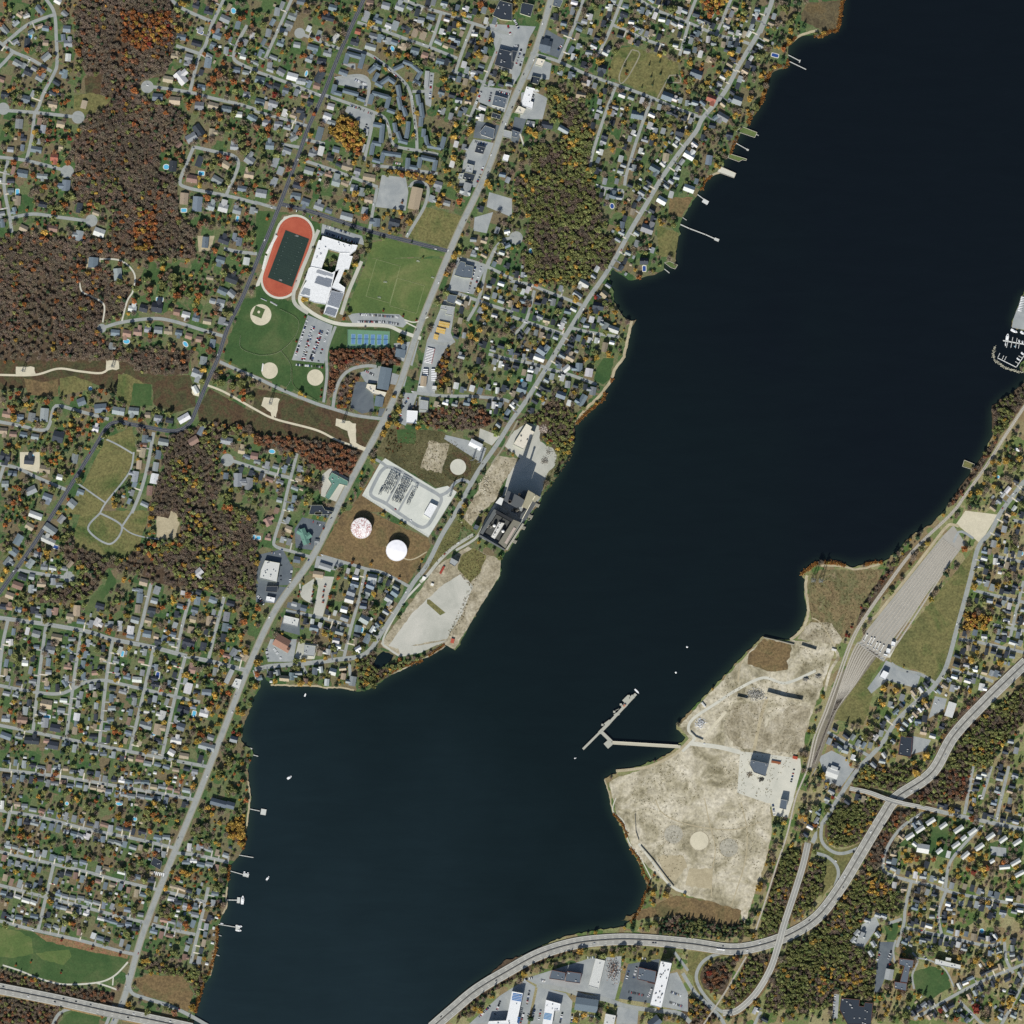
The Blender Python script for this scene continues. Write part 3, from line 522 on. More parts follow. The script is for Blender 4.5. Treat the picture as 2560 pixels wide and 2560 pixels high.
for txt, mt, lb in (("11 390,445 580,525 515,810 270,785", 'lot', 'school car park'), ("11 690,440 780,430 1080,440 1150,500 1110,540 970,515 730,510", 'lot', 'curved car park'),
 ("10 500,1690 800,1780 820,1850 490,1770", 'lot', 'car park north of the school'), ("10 950,1320 1130,1340 1150,1450 1130,1590 900,1560", 'lot', 'wide empty car park'),
 ("10 690,800 880,850 860,1000 770,960 760,900 670,840", 'lot', 'apartment car park'), ("10 600,590 740,560 850,600 860,680 620,640", 'lot', 'apartment car park'),
 ("10 640,480 750,480 750,525", 'lot', 'small car park'), ("10 1280,540 1345,550 1320,810 1280,790 1270,690", 'lot', 'strip car park'),
 ("10 1760,0 1932,-10 1932,560 1840,520 1760,180 | 20 180,200 130,290 60,560 0,660 0,0 260,0", 'lot', 'plaza car park'), ("20 220,200 400,300 360,440 190,380", 'lotdark', 'dark car park'),
 ("20 150,680 270,740 230,900 60,900 70,700", 'lot', 'car park behind the white roof'), ("20 20,880 110,900 40,1090 -10,1060", 'lotdark', 'dark yard'), ("20 170,430 300,480 280,600 100,600", 'lot', 'small shop car park'),
 ("10 1700,650 1930,680 1880,850 1680,770", 'lot', 'shop car park'), ("10 1660,910 1850,950 1820,1060 1640,1040", 'lotdark', 'dark shop car park'), ("10 1640,1050 1800,1080 1720,1420 1530,1400 1580,1150", 'lot', 'roadside car park'),
 ("10 1760,1450 1932,1500 1932,1640 1740,1560", 'lot', 'striped car park'), ("10 1650,1640 1790,1600 1740,1760 1640,1740", 'lot', 'paved yard'),
 ("11 1520,10 1740,70 1640,290 1450,250", 'lot', 'striped shop car park'), ("11 1420,330 1510,340 1470,580 1500,650 1430,700 1350,860 1350,1040 1210,1040 1290,640", 'lot', 'bus yard'),
 ("11 1040,660 1230,640 1180,830 1060,770", 'lot', 'grey hall car park'), ("11 1020,880 1140,910 1120,985 1010,965", 'lot', 'paved forecourt'), ("11 780,880 950,830 930,960 830,960", 'lot', 'paved yard behind the hall'),
 ("11 750,950 830,950 885,1010 890,1170 800,1190 710,1140", 'lotdark', 'dark car park'), ("11 930,1150 1020,1150 1010,1210 920,1210", 'lotdark', 'small dark lot'), ("11 1110,1030 1220,1040 1130,1280 1080,1260", 'lot', 'roadside lot'), ("11 1230,1060 1310,1070 1300,1180 1225,1180", 'lot', 'storage lot'),
 ("11 1430,1350 1640,1400 1740,1450 1700,1560 1420,1380", 'lot', 'works lot'), ("11 1690,1300 1840,1360 1780,1430 1680,1380", 'coal', 'switchyard gravel'),
 ("11 500,1650 560,1600 720,1690 700,1780 620,1860 490,1810", 'coal', 'gravel drive round the flat-roofed hall'),
 ("12 350,40 540,80 510,160 440,290 300,270 290,130", 'lotdark', 'car park round the green roof'), ("12 30,320 200,280 280,420 260,550 30,560 0,500", 'lotdark', 'car park round the large shop'),
 ("12 0,540 240,570 200,690 0,680", 'lotdark', 'car dealer lot'), ("12 460,330 690,380 600,440 440,420", 'lot', 'roadside lot'), ("12 440,480 590,490 500,800 430,780 470,560", 'coal', 'pale gravel drive'), ("12 350,560 440,500 420,690 340,640", 'coal', 'pale gravel drive'),
 ("12 210,780 330,800 330,930 180,890", 'lotdark', 'striped car park'), ("12 110,960 310,960 280,1130 90,1130 70,1060", 'lot', 'restaurant car park'), ("12 320,980 470,1000 440,1110 290,1110", 'coal', 'gravel yard'), ("12 240,680 340,690 330,750 230,720", 'lotdark', 'small dark lot'),
 ("11 400,1880 600,1900 640,1932 380,1932 | 12 600,0 580,60 430,0", 'lotdark', 'office car park'),
 ("32 1490,-10 1735,20 1600,235 1420,90", 'sand', 'bare sandy yard'), ("32 890,1120 1150,1240 1120,1330 900,1270 780,1370 750,1330 860,1180", 'lot', 'rail office car park'), ("32 1260,1390 1350,1410 1330,1490 1210,1560", 'lot', 'grey yard'),
 ("32 930,960 985,975 920,1100 870,1090", 'concrete', 'small concrete pad'), ("32 1090,1690 1230,1720 1190,1800 1080,1830", 'lot', 'hall car park'), ("32 380,1850 480,1800 600,1860 620,1932 360,1932 | B 700,60 740,0 960,0 880,110 800,80", 'lot', 'works yard'),
 ("A 700,1590 1180,1440 1430,1420 1420,1600 1380,1750 1150,1690 800,1640", 'lot', 'works yard'), ("A 510,1720 700,1600 780,1650 720,1932 280,1932", 'lot', 'car park by the blue-white roof'),
 ("A 800,1650 1010,1700 1060,1760 1040,1932 740,1932", 'lot', 'car park of the white building'), ("A 1480,1480 1720,1440 1680,1780 1410,1740", 'lotdark', 'wide striped car park'), ("A 1760,1560 1850,1540 1932,1700 1932,1840 1730,1800", 'lot', 'employee car park'), ("A 1400,1800 1560,1810 1550,1932 1390,1932", 'lot', 'yard'),
 ("B 1100,1000 1190,1000 1180,1080 1100,1290 1070,1290", 'lotdark', 'dark drive by the hall'), ("B 840,1300 870,1300 860,1440 830,1440", 'lot', 'narrow car park'), ("B 1000,900 1080,850 1100,900 1010,1030 960,1020", 'lot', 'townhouse court'),
 ("B 1740,450 1830,460 1830,510 1740,500", 'lot', 'play court'), ("31 1880,400 1950,260 1950,560 1840,540 1850,480", 'lot', 'marina yard')):
    patch('pavement', P(txt), mt, lb)
# rail yard
patch('ground', P("32 1320,180 1400,100 1490,235 1440,300 950,950 870,1110 690,990 740,900"), 'ballast', 'grey gravel of the rail yard')
patch('ground', P("32 690,985 830,1080 520,1500 430,1750 370,1932 280,1932 380,1650 470,1380"), 'yardfan', 'gravel fan of the rail yard throat')
# cul-de-sac bulbs and pads
for tk, x, y, r in (('00', 590, 885, 48), ('00', 25, 820, 46), ('00', 508, 1295, 50), ('00', 690, 1665, 46), ('00', 1112, 655, 48), ('01', 768, 545, 34), ('01', 1715, 1540, 48), ('02', 520, 490, 42), ('s', 1290, 595, 17), ('10', 330, 250, 40)):
    c = cv(tk, x, y); patch('road', disc(*c, r / FR[tk][2] if tk != 's' else r), 'asphalt', 'round turning bulb of a dead-end street')
patch('water', rough_edge(P("12 960,1050 1040,1080 1010,1130 920,1190 885,1150 910,1090"), .8, 6, 3), 'water', 'small dark pond by the avenue')
# ------------------------------------------------------------------ roads: (width, surface, houses along it: spacing / setback or 0, path)
ROADS = []
def R(wd, mat, hs, txt, sm=True): ROADS.append((wd, mat, hs, P(txt), sm))
LN = (0, 0)
# pale verge strips under the main streets
for txt, wd in (("o 1042,-10 1010,95 960,210 920,320 868,430 830,520 790,620 740,760 655,920 590,1050 520,1150 468,1260 425,1370 370,1510 320,1630 270,1760 235,1880 210,1940", 18),):
    R(wd, 'tan', 0, txt)
for t_, hs in (("00 410,110 220,180 90,280 10,345", (26, 16)), ("00 -10,315 100,390 240,450 390,540", (27, 16)), ("00 100,392 40,460 -10,510", 0), ("00 345,-10 410,100 425,300 430,480 405,560 330,700 290,810 262,860 245,1000 225,1110 200,1205", (28, 17)),
 ("00 -10,830 270,850 590,885", 0), ("00 -10,1185 200,1212 470,1280", 0), ("00 60,1210 30,1350 40,1470 70,1620 90,1755", (28, 16)), ("00 80,1645 250,1615 450,1640 690,1670", 0),
 ("00 1285,-10 1370,60 1520,130 1605,165", 0), ("00 1692,-10 1600,185 1550,340 1500,430 1432,695", (26, 16)), ("00 1112,650 1250,668 1432,697 1600,740 1800,785 1940,830", 0), ("00 1330,345 1505,405", 0), ("00 1865,190 1790,330 1765,440 1830,490 1940,535", (28, 16)),
 ("00 1462,1108 1650,1150 1760,1175 1800,1230 1770,1330 1705,1475", 0), ("00 1462,1108 1410,1230 1358,1370 1400,1412 1560,1448 1750,1485 1940,1535", 0), ("00 1690,1875 1800,1900 1940,1915", 0),
 ("10 270,-10 160,240 70,440", (26, 16)), ("10 -10,535 200,610 490,722", (26, 16)), ("10 -10,838 250,910 392,952", (26, 16)), ("10 330,250 500,320 645,372", (26, 16)), ("10 200,1090 335,1112", 0), ("10 375,1055 520,1085", 0), ("10 365,1212 600,1290 920,1412", (25, 16)), ("10 -10,1525 165,1575", 0),
 ("10 1085,-10 1280,60 1450,110 1650,180 1940,265", (22, 15)), ("10 765,168 960,230 1150,300 1320,360 1520,440", (22, 15)), ("10 1400,92 1350,250 1310,355", (22, 15)), ("10 1640,180 1560,380 1500,560", (21, 14)), ("10 1480,530 1560,568 1720,622", (21, 14)), ("10 1850,290 1760,520 1640,830 1590,950", (21, 14)),
 ("10 690,358 850,410 960,480 1100,600 1160,690 1190,850 1210,1000 1215,1130", 0), ("10 520,718 700,780 870,840 970,890 1005,980 1020,1060 1060,1105 1150,1125 1250,1140 1375,1167", 0), ("10 890,860 865,1000 815,1215", 0), ("10 1180,690 1300,690", 0), ("10 600,590 780,570 850,610 850,700 825,800", 0), ("10 880,1250 1000,1260 1300,1300 1370,1310", 0),
 ("10 1160,1410 1200,1372 1275,1385 1300,1440 1270,1560 1195,1690 1135,1790", 0), ("10 915,1415 880,1600 855,1745", 0),
 ("20 540,-10 470,190 355,460", (20, 14)), ("20 830,-10 750,200 645,430", (20, 14)), ("20 140,400 340,460 540,550 700,610 900,680 1060,740 1250,820 1440,890", (20, 14)), ("20 780,655 700,870 610,1150 590,1260", (20, 14)), ("20 1052,750 960,1000 870,1290 850,1400", (20, 14)),
 ("20 950,-10 1100,80 1320,165 1540,260 1700,300 1790,330", (20, 14)), ("20 1390,-10 1320,160", (20, 14)), ("20 1335,170 1265,420", (20, 14)), ("20 1655,-10 1545,250", (20, 14)), ("20 760,188 870,232 1010,300 1150,345", (20, 14)), ("20 640,1400 700,1420 840,1440", (20, 14)),
 ("11 1440,252 1670,335 1830,390 1940,425", (20, 14)), ("11 1540,15 1720,70 1940,175", (20, 14)), ("11 1785,-10 1740,80 1680,330 1595,490", (20, 14)), ("11 1500,640 1420,665 1290,640", 0), ("11 1755,740 1940,785 | 21 120,805 260,842", (20, 14)), ("11 1180,1030 1400,1055 1640,1060 1850,1080 1910,1100", (20, 14)),
 ("21 -10,188 130,215 270,270 400,320 525,372", (20, 14)), ("21 -10,455 150,510 330,570 400,595", (20, 14)), ("21 440,540 560,570 700,595 810,612", (24, 15)), ("21 262,850 450,900 640,970", (22, 14)), ("11 1932,600 | 21 100,500 170,260", (20, 14)),
 ("01 -10,1250 150,1280 320,1315 370,1280 405,1150 450,1130 560,1160 820,1232", 0), ("01 768,545 920,500 1150,472 1300,490 1500,550 1695,608", 0), ("01 -10,1568 130,1600 300,1680 495,1762", 0), ("01 1160,1330 1110,1600 1060,1780 995,1940", (26, 16)), ("01 1715,1535 1800,1560 1940,1605 | 11 120,1640 250,1672", (26, 16)), ("01 30,1580 -10,1710", 0),
 ("11 310,1490 240,1760 200,1940 | 12 140,200 150,260 280,300 415,340", (26, 16)),
 ("02 60,815 20,1000 -10,1250", (27, 16)), ("02 345,865 300,1200 250,1645", (27, 16)), ("02 612,915 560,1250 500,1705", (27, 16)), ("02 850,965 800,1280 750,1745", (26, 16)), ("02 1160,1025 1090,1340 980,1805", (26, 16)), ("02 1400,1085 1320,1400 1220,1855", (26, 16)),
 ("02 -10,1308 270,1360 440,1372 540,1340 640,1288 780,1270 920,1300 1100,1342 1330,1395 1510,1435", (27, 16)), ("02 -10,1608 250,1660 500,1712 750,1762 1000,1812 1250,1862 1595,1928", (24, 16)), ("02 1140,540 1090,760 1035,975", (26, 16)), ("02 1452,600 1390,800 1335,1055", (26, 16)), ("02 1692,640 1630,880 1575,1105", (26, 16)), ("02 130,435 400,482 520,492", (26, 16)),
 ("03 -10,8 250,40 500,70 900,140 1200,190 1482,242", (21, 15)), ("03 -10,318 300,370 650,460 1000,530 1325,605", (20, 15)), ("03 -10,628 250,690 600,770 900,850 1205,922", (20, 15)), ("03 -10,882 300,962 600,1040 900,1120 1105,1167", (20, 15)), ("03 -10,1152 250,1220 600,1300 900,1380 1010,1405", (20, 15)), ("03 405,725 350,960 285,1235", (22, 15)), ("03 75,330 45,475", 0),
 ("03 1320,640 1500,660 1725,712", (22, 15)), ("03 1245,932 1400,970 1545,1012", (22, 15)), ("03 1572,900 1540,1050 1480,1300 1440,1475", (22, 15)), ("03 1145,1180 1300,1220 1475,1257", (22, 15)),
 ("12 225,745 500,800 715,862", (24, 15)), ("12 832,430 770,680 710,900 662,1105", (22, 15)), ("12 495,330 700,390 835,430 960,460 1155,562", (26, 15)), ("12 705,1145 712,1240", 0),
 ("32 1550,590 1750,640 1950,685", (20, 14)), ("32 1385,1190 1560,1230 1700,1280", (20, 14)), ("32 1440,960 1600,985 1932,1060", (20, 14)), ("32 1930,520 1880,720 1830,940", (20, 14)), ("32 930,1140 1000,1190 1150,1225 1275,1300", 0), ("32 450,1660 600,1750 760,1840", (20, 14)), ("32 1850,60 1932,80", (20, 14)), ("32 1700,330 1932,380", (20, 14)), ("32 1700,850 1950,900", (20, 14)),
 ("B 1640,-10 1590,265", (19, 13)), ("B 1845,-10 1772,302", (19, 13)), ("B 1745,-10 1690,180", (19, 13)), ("B 1400,230 1350,258 1230,340 1150,450 1120,560 1145,605 1280,650 1400,675 1550,722 1940,792", (19, 13)), ("B 1690,330 1560,470 1500,560 1480,690", 0), ("B 1285,650 1250,800 1240,900 1200,1030", (20, 13)), ("B 1250,918 1400,952 1500,972 1720,1022 1800,1000", (19, 13)), ("B 1150,895 1230,868", 0), ("B 1300,1445 1500,1325 1700,1222 1940,1125", (20, 13)), ("B 1800,1480 1870,1350 1940,1200", (20, 13)), ("B 1460,960 1440,840 1490,690", (20, 13)), ("B 1820,1000 1830,1100 1870,1180", (20, 13)), ("B 1560,1340 1700,1480", (20, 13)), ("B 380,1480 420,1400", (20, 13)),
 ("12 340,1140 380,1220", 0), ("31 1940,1690 1750,1940", (20, 13)), ("31 1932,1380 1700,1700", 0)):
    if "31 1932,1380" in t_: continue
    R(8.2 if t_[:2] in ('00', '01', '02', '03') else 7.6, 'asphalt', hs, t_)
R(7.6, 'asphalt', (20, 14), "s 1290,595 1258,600 1234,628 1219,668")
# lanes, drives
for t_, wd, mt in (("02 755,8 665,130 828,242 920,110 755,8", 4.6, 'lot'), ("02 920,110 1000,-10", 4.6, 'lot'), ("02 920,110 990,160 1090,190 1200,205", 3.2, 'lot'), ("01 770,1370 880,1420 1000,1490", 4, 'lot'), ("01 1010,1480 990,1600 930,1700 800,1860 750,1950", 4.2, 'lot'), ("01 575,1708 800,1865", 4, 'lot'),
 ("01 775,500 785,370 700,310 620,270 600,200", 4, 'concrete'), ("01 920,490 960,340 1005,260 1012,130 900,32 700,25", 4, 'concrete'), ("01 -10,897 260,897 440,850 600,870 770,882 840,820", 5.2, 'sand'), ("01 1565,975 1700,1030 1940,1165 | 11 150,1232 450,1312 620,1392 860,1478", 5.2, 'sand'), ("11 720,1400 780,1440 860,1470", 9, 'sand'), ("11 130,1230 120,1180", 6, 'sand'),
 ("20 905,375 845,480 808,580 822,632 860,600 900,540 965,405 905,375", 3.0, 'tan'), ("20 1190,570 1140,660 1095,745", 2.6, 'tan'), ("20 1185,570 1260,570 1270,620 1170,620", 2.6, 'tan'),
 ("01 1658,798 1800,862 1950,925 | 11 200,1012 450,1112 580,1152 750,1202 980,1232", 8, 'asphalt'), ("11 580,1150 600,1020 650,910 730,850 850,828 950,845", 8, 'asphalt'), ("11 380,180 330,330 400,412 520,480 650,515 850,520 1000,530 1100,572 1245,622", 9, 'concrete'), ("11 600,530 535,720 535,900 510,1105", 7, 'asphalt'), ("K 1080,240 1000,420 880,720 740,1050 650,1330 680,1520 900,1680", 9, 'coal'), ("K 1820,780 1700,1060 1580,1350 1470,1700", 9, 'coal'), ("11 1120,480 1200,500 1300,460", 3, 'concrete'), ("11 1130,500 1250,560", 3, 'concrete'),
 ("03 20,1488 150,1530 300,1590 480,1632 730,1620 860,1570 965,1465", 4, 'concrete'), ("03 730,1622 820,1650 880,1672", 4, 'concrete'), ("03 855,1575 850,1640", 3, 'concrete'),
 ("Q 560,300 700,330 830,400 1060,560 1380,745 1440,830 1370,990 1290,1140 1200,1255 1070,1260 760,1050 540,890 340,790 300,710 380,530 470,370 560,300", 8.5, 'lot'), ("Q 800,440 680,650 560,880", 5, 'lot'), ("Q 985,600 860,810 745,1020", 5, 'lot'), ("Q 380,180 500,250 570,310", 7, 'lot'), ("Q 1400,770 1520,720 1600,640 1660,560 1780,510 1890,560 1915,620", 8, 'lot'),
 ("12 980,260 1150,360 1290,300", 3, 'beach'), ("P 830,60 740,230 620,440 480,640", 4, 'tan'), ("P 620,1080 500,1230 390,1430 290,1610 180,1700 0,1800", 6, 'coal'), ("12 1640,170 1500,260 1390,360 1300,470 1240,530", 8, 'coal'), ("12 1240,540 1100,700 960,960 1000,1030 1090,1090", 5, 'coal'),
 ("Y 640,1230 760,1100 700,1030 740,920 960,770 1160,640 1420,520 1640,570 1932,450", 7, 'concrete'), ("Y 700,1150 1000,1190 1200,1240", 11, 'concrete'), ("Y 0,1420 300,1380 560,1260 720,1110", 7, 'beach'), ("Y 1180,560 1200,400 1280,290", 4, 'beach'), ("Y 1460,720 1400,900 1330,1230", 8, 'beach'), ("Y 850,1090 1060,850", 7, 'sand'),
 ("Z 1130,60 1180,300 1240,560 1210,800 1200,1050", 2.6, 'beach'), ("Z 640,80 720,220 980,330 1400,380 1700,300", 2.6, 'beach'), ("Z 1500,100 1560,400 1540,700 1450,1000 1400,1150", 2.6, 'beach'), ("Z 240,60 210,190 320,300 370,500 480,650 560,800 600,880", 2.5, 'concrete'), ("Z 470,520 620,720 740,890 850,980 950,1010", 6, 'concrete'), ("B 1195,990 1180,1050 1190,1120", 5, 'asphalt'), ("B 1290,1060 1320,1110 1290,1190 1300,1270", 5, 'asphalt'), ("B 1310,1090 1400,1110 1480,1160 1530,1260", 4, 'asphalt'),
 ("32 1440,110 1390,95 1330,130 1100,430 900,680 800,800 730,800", 7, 'beach'), ("32 1550,200 1490,160 1440,150 1400,230", 6, 'lot'), ("32 690,985 790,1060 880,1120", 7, 'lot'), ("32 520,1100 500,1010 400,840 330,800", 3, 'beach'), ("32 430,1350 470,1200 530,1090 480,1010", 7, 'site'),
 ("12 330,540 350,640 430,690", 4, 'coal'), ("20 90,1100 60,1010", 4, 'concrete')):
    R(wd, mt, 0, t_)
# through roads (drawn last, on top)
R(11, 'asphalt', (22, 18), "20 1930,60 1870,230 1720,480 1600,700 1440,890 1390,990 1250,1170 1120,1360 1020,1530 900,1730 790,1930 | 21 690,160 590,300 510,430 400,610 280,810 170,990 80,1130 -10,1255 | 11 1820,1420 1680,1620 1580,1800 1510,1932 | 12 1400,180 1290,400 1190,530 1080,710 960,890 870,1030 780,1090 640,1110 400,1140 100,1165 -10,1190")
R(11, 'asphalt', 0, "N 92,-10 70,60 0,240")
R(10.5, 'asphalt', (26, 18), "02 -10,798 300,840 650,900 850,960 1150,1020 1400,1085 1600,1130 1860,1195")
R(10, 'newasphalt', 0, "10 190,1540 400,1592 640,1672 850,1742 1000,1782 1200,1832 1490,1905")
R(10, 'newasphalt', 0, "10 815,-10 640,380 510,710 400,950 310,1200 170,1570 100,1750 20,1940 | 01 1840,290 1720,540 1640,780 1560,960 1480,1160 1440,1250 1370,1308 1280,1320 1100,1290 900,1252")
R(10, 'newasphalt', 0, "01 960,1258 860,1258 800,1300 740,1400 640,1560 510,1770 400,1945 | 02 250,250 110,450 -10,620")
R(13, 'asphalt', 0, "o 1042,-10 1010,95 960,210 920,320 868,430 830,520 790,620 740,760 655,920 590,1050 520,1150 468,1260 425,1370 370,1510 320,1630 270,1760 235,1880 210,1940")
R(11, 'asphalt', (24, 18), "31 1932,1700 1760,1932 | 32 1680,150 1590,260 1540,450 1480,680 1420,900 1370,1090 1320,1220 1230,1340 1100,1450 960,1590 850,1760 680,1940 | B 880,150 820,250 760,340 715,430")
R(10, 'asphalt', (22, 15), "B 940,120 1040,140 1180,190 1330,222 1500,262 1700,305 1945,355")
for t_ in ("B 770,320 765,400 790,450 850,488 920,485 1020,440", "B 735,490 800,510 850,555 865,610 845,680", "B 300,1058 180,1068 90,1110 48,1190 70,1270 140,1360 200,1405"): R(19, 'meadow', 0, t_)
R(8, 'asphalt', 0, "B 770,320 765,400 790,450 850,488 920,485 1020,440"); R(8, 'asphalt', 0, "B 735,490 800,510 850,555 865,610 845,680"); R(8, 'asphalt', 0, "B 300,1058 180,1068 90,1110 48,1190 70,1270 140,1360 200,1405")
R(9, 'asphalt', 0, "B -30,1180 40,1290 130,1375 190,1440 215,1490"); R(7, 'asphalt', 0, "A 1830,1390 1932,1530")
R(11, 'asphalt', 0, "A 790,1640 1000,1672 1150,1722 1300,1745 1480,1800 1680,1830 1860,1850 1950,1920")
R(9, 'asphalt', 0, "03 960,1560 990,1690 1090,1735 1250,1785 1400,1850 1570,1945"); R(8, 'asphalt', 0, "03 395,1945 445,1855 540,1815 680,1818"); R(8, 'asphalt', 0, "03 860,1790 800,1940")

roads_placed = []
for i, (wd, mt, hs, p, sm) in enumerate(ROADS):
    q = smooth(p, 6) if sm else p
    a, b_ = offset_pair(q, wd); poly = [tuple(k) for k in a] + [tuple(k) for k in b_[::-1]]
    z = topz(poly); strip('road' if wd > 6.5 else 'path', q, wd, z, mt, ('narrow lane' if wd < 6.5 else 'street') + ' surface of ' + {'sand': 'pale sand', 'newasphalt': 'dark fresh asphalt', 'concrete': 'pale concrete', 'tan': 'tan verge', 'coal': 'pale gravel', 'beach': 'sandy dirt'}.get(mt, 'grey asphalt'))
    a, b_ = offset_pair(q, wd - (1.5 if hs else -2)); fill(NOTREE, [tuple(k) for k in a] + [tuple(k) for k in b_[::-1]])
    a, b_ = offset_pair(q, wd + 6); fill(NOHOUSE, [tuple(k) for k in a] + [tuple(k) for k in b_[::-1]])
    if hs: roads_placed.append((q, hs))
# motorways on raised decks where they cross other roads
OPEN = [(*cv('03', 860, 1842), 24), (*cv('B', 532, 970), 42), (*cv('B', 1180, 190), 40)]     # where a bridge leaves the bank open
def highway(txt, wd, lanes, median, label, z0=3.2, ramp_ends=False):
    q = smooth(P(txt), 6); a, b_ = offset_pair(q, wd + 4); pl = [tuple(k) for k in a] + [tuple(k) for k in b_[::-1]]
    fill(NOTREE, pl); fill(NOHOUSE, pl)
    n_ = len(q); zs = [z0 if not ramp_ends else 2.45 + (z0 - 2.45) * max(0, min(1, k / n_ / .35, (n_ - 1 - k) / n_ / .4)) ** .8 for k in range(n_)]
    o_, i_ = offset_pair(q, wd), None; v, f = [], []
    wide = [offset_pair(q, wd + 2 * (zz - 1.9) * .9) for zz in (z0,)][0]
    for k in range(n_):
        for e, zz in ((wide[0], 1.9), (o_[0], zs[k]), (o_[1], zs[k]), (wide[1], 1.9)): v.append((wx(e[k][0]), wy(e[k][1]), zz))
    for k in range(n_ - 1): f.append((4 * k + 1, 4 * k + 5, 4 * k + 6, 4 * k + 2))
    me = bpy.data.meshes.new('road'); me.from_pydata(v, [], f); me.materials.append(MT['highway']); ro = bpy.data.objects.new('road', me); COL.objects.link(ro); tag(ro, label, None, None, 'structure')
    f = []
    for k in range(n_ - 1):
        if any(math.hypot(q[k][0] - bx, q[k][1] - by) < br_ for bx, by, br_ in OPEN): continue
        f += [(4 * k, 4 * k + 4, 4 * k + 5, 4 * k + 1), (4 * k + 2, 4 * k + 6, 4 * k + 7, 4 * k + 3)]
    me = bpy.data.meshes.new('ground'); me.from_pydata(v, [], f); me.materials.append(MT['drygrass']); ro = bpy.data.objects.new('ground', me); COL.objects.link(ro); tag(ro, 'sloping bank of the ' + label, None, None, 'structure')
    mk = MB()
    for s_ in lanes:
        p = np.array(q); d = np.gradient(p, axis=0); d /= np.linalg.norm(d, axis=1)[:, None]; n = np.stack([-d[:, 1], d[:, 0]], 1)
        c = p + n * s_
        for k in range(0, len(c) - 1, 1 if abs(s_) > wd * .4 or abs(s_) < 1.5 else 3):
            u, v_ = c[k], c[k + 1]; nn = n[k] * .35
            mk.face([(wx(u[0] + nn[0]), wy(u[1] + nn[1]), zs[k] + .05), (wx(v_[0] + nn[0]), wy(v_[1] + nn[1]), zs[k + 1] + .05), (wx(v_[0] - nn[0]), wy(v_[1] - nn[1]), zs[k + 1] + .05), (wx(u[0] - nn[0]), wy(u[1] - nn[1]), zs[k] + .05)], S(206, 206, 196))
    tag(mk.build('road_markings'), 'white lane lines of the motorway', None, None, 'structure')
    if median:
        br = MB()
        for k in range(len(q) - 1): br.beam((wx(q[k][0]), wy(q[k][1]), z0 + .7), (wx(q[k + 1][0]), wy(q[k + 1][1]), z0 + .7), 1.3, S(92, 90, 84))
        tag(br.build('median_barrier'), median, 'barrier')
    return q
MT['highway'] = speckled('motorway_concrete', [S(136, 137, 132), S(154, 153, 146)], (.03, .5), grain=.08)
HW_E = highway("A 0,1960 150,1830 330,1680 560,1540 800,1410 1050,1330 1300,1298 1550,1294 1932,1325 | B 250,1042 430,1015 600,950 750,850 880,680 1000,480 1120,280 1200,170 1400,28 | 32 1400,1690 1650,1420 1950,1130", 29, (-13, -8.6, -4.3, 4.3, 8.6, 13), 'dark barrier along the middle of the curving riverside motorway', 'curving riverside motorway', 3.4)
HW_W = highway("03 -40,1655 400,1742 800,1830 1100,1890 1450,1965", 28, (-12.5, -8, -3.5, 3.5, 8, 12.5), 'dark barrier along the middle of the straight southwestern motorway', 'straight southwestern motorway', 7.0)
HW_C = highway("B 690,430 660,560 610,720 550,900 520,1010 470,1160 385,1300 280,1395 200,1408", 16, (-7, 0, 7), None, 'elevated link road crossing over the motorway', 9.0, True)
HW_S = highway("B 930,117 1040,140 1180,190 1330,222 1430,245", 10.5, (-4.4, 0, 4.4), None, 'street rising over the northeastern motorway lanes', 8.6, True)
# bridge decks: supports and parapets make the flyovers real
def bridge(txt, wd, z, label):
    q = smooth(P(txt), 8); x, y = q[len(q) // 2]; root = thing('road_bridge', x, y, 2.0, label, 'bridge'); og = org(root)
    dk = MB(); prs = (MB(), MB()); a, b_ = offset_pair(q, wd)
    for k in range(len(q) - 1):
        dk.beam((wx(q[k][0]), wy(q[k][1]), z - .65), (wx(q[k + 1][0]), wy(q[k + 1][1]), z - .65), 1.1, S(130, 128, 120))
        for e, pr in zip((a, b_), prs): pr.beam((wx(e[k][0]), wy(e[k][1]), z + .4), (wx(e[k + 1][0]), wy(e[k + 1][1]), z + .4), .55, S(176, 174, 164))
    for k in range(1, len(q) - 1, 3):
        for e in (a, b_, np.array(q)): pi = MB(); pi.box(wx(e[k][0] * .8 + q[k][0] * .2), wy(e[k][1] * .8 + q[k][1] * .2), 2, z - .4, 1.2, 1.2, 0, S(140, 138, 130)); pi.build('bridge_pier', parent=root, origin=og)
    dk.build('girder', parent=root, origin=og)
    for pr in prs: pr.build('parapet', parent=root, origin=og)
    return root
bridge("03 740,1815 800,1830 960,1862", 28, 7.0, 'motorway bridge over the slanted avenue near the park')
bridge("B 560,880 535,960 505,1060", 16, 9.0, 'link road flyover across the riverside motorway')
bridge("B 1140,176 1180,190 1230,201", 10.5, 8.6, 'street bridge spanning the northeastern motorway lanes')
bridge("12 0,1188 60,1178", 12, 2.6, 'low avenue bridge across the creek mouth')
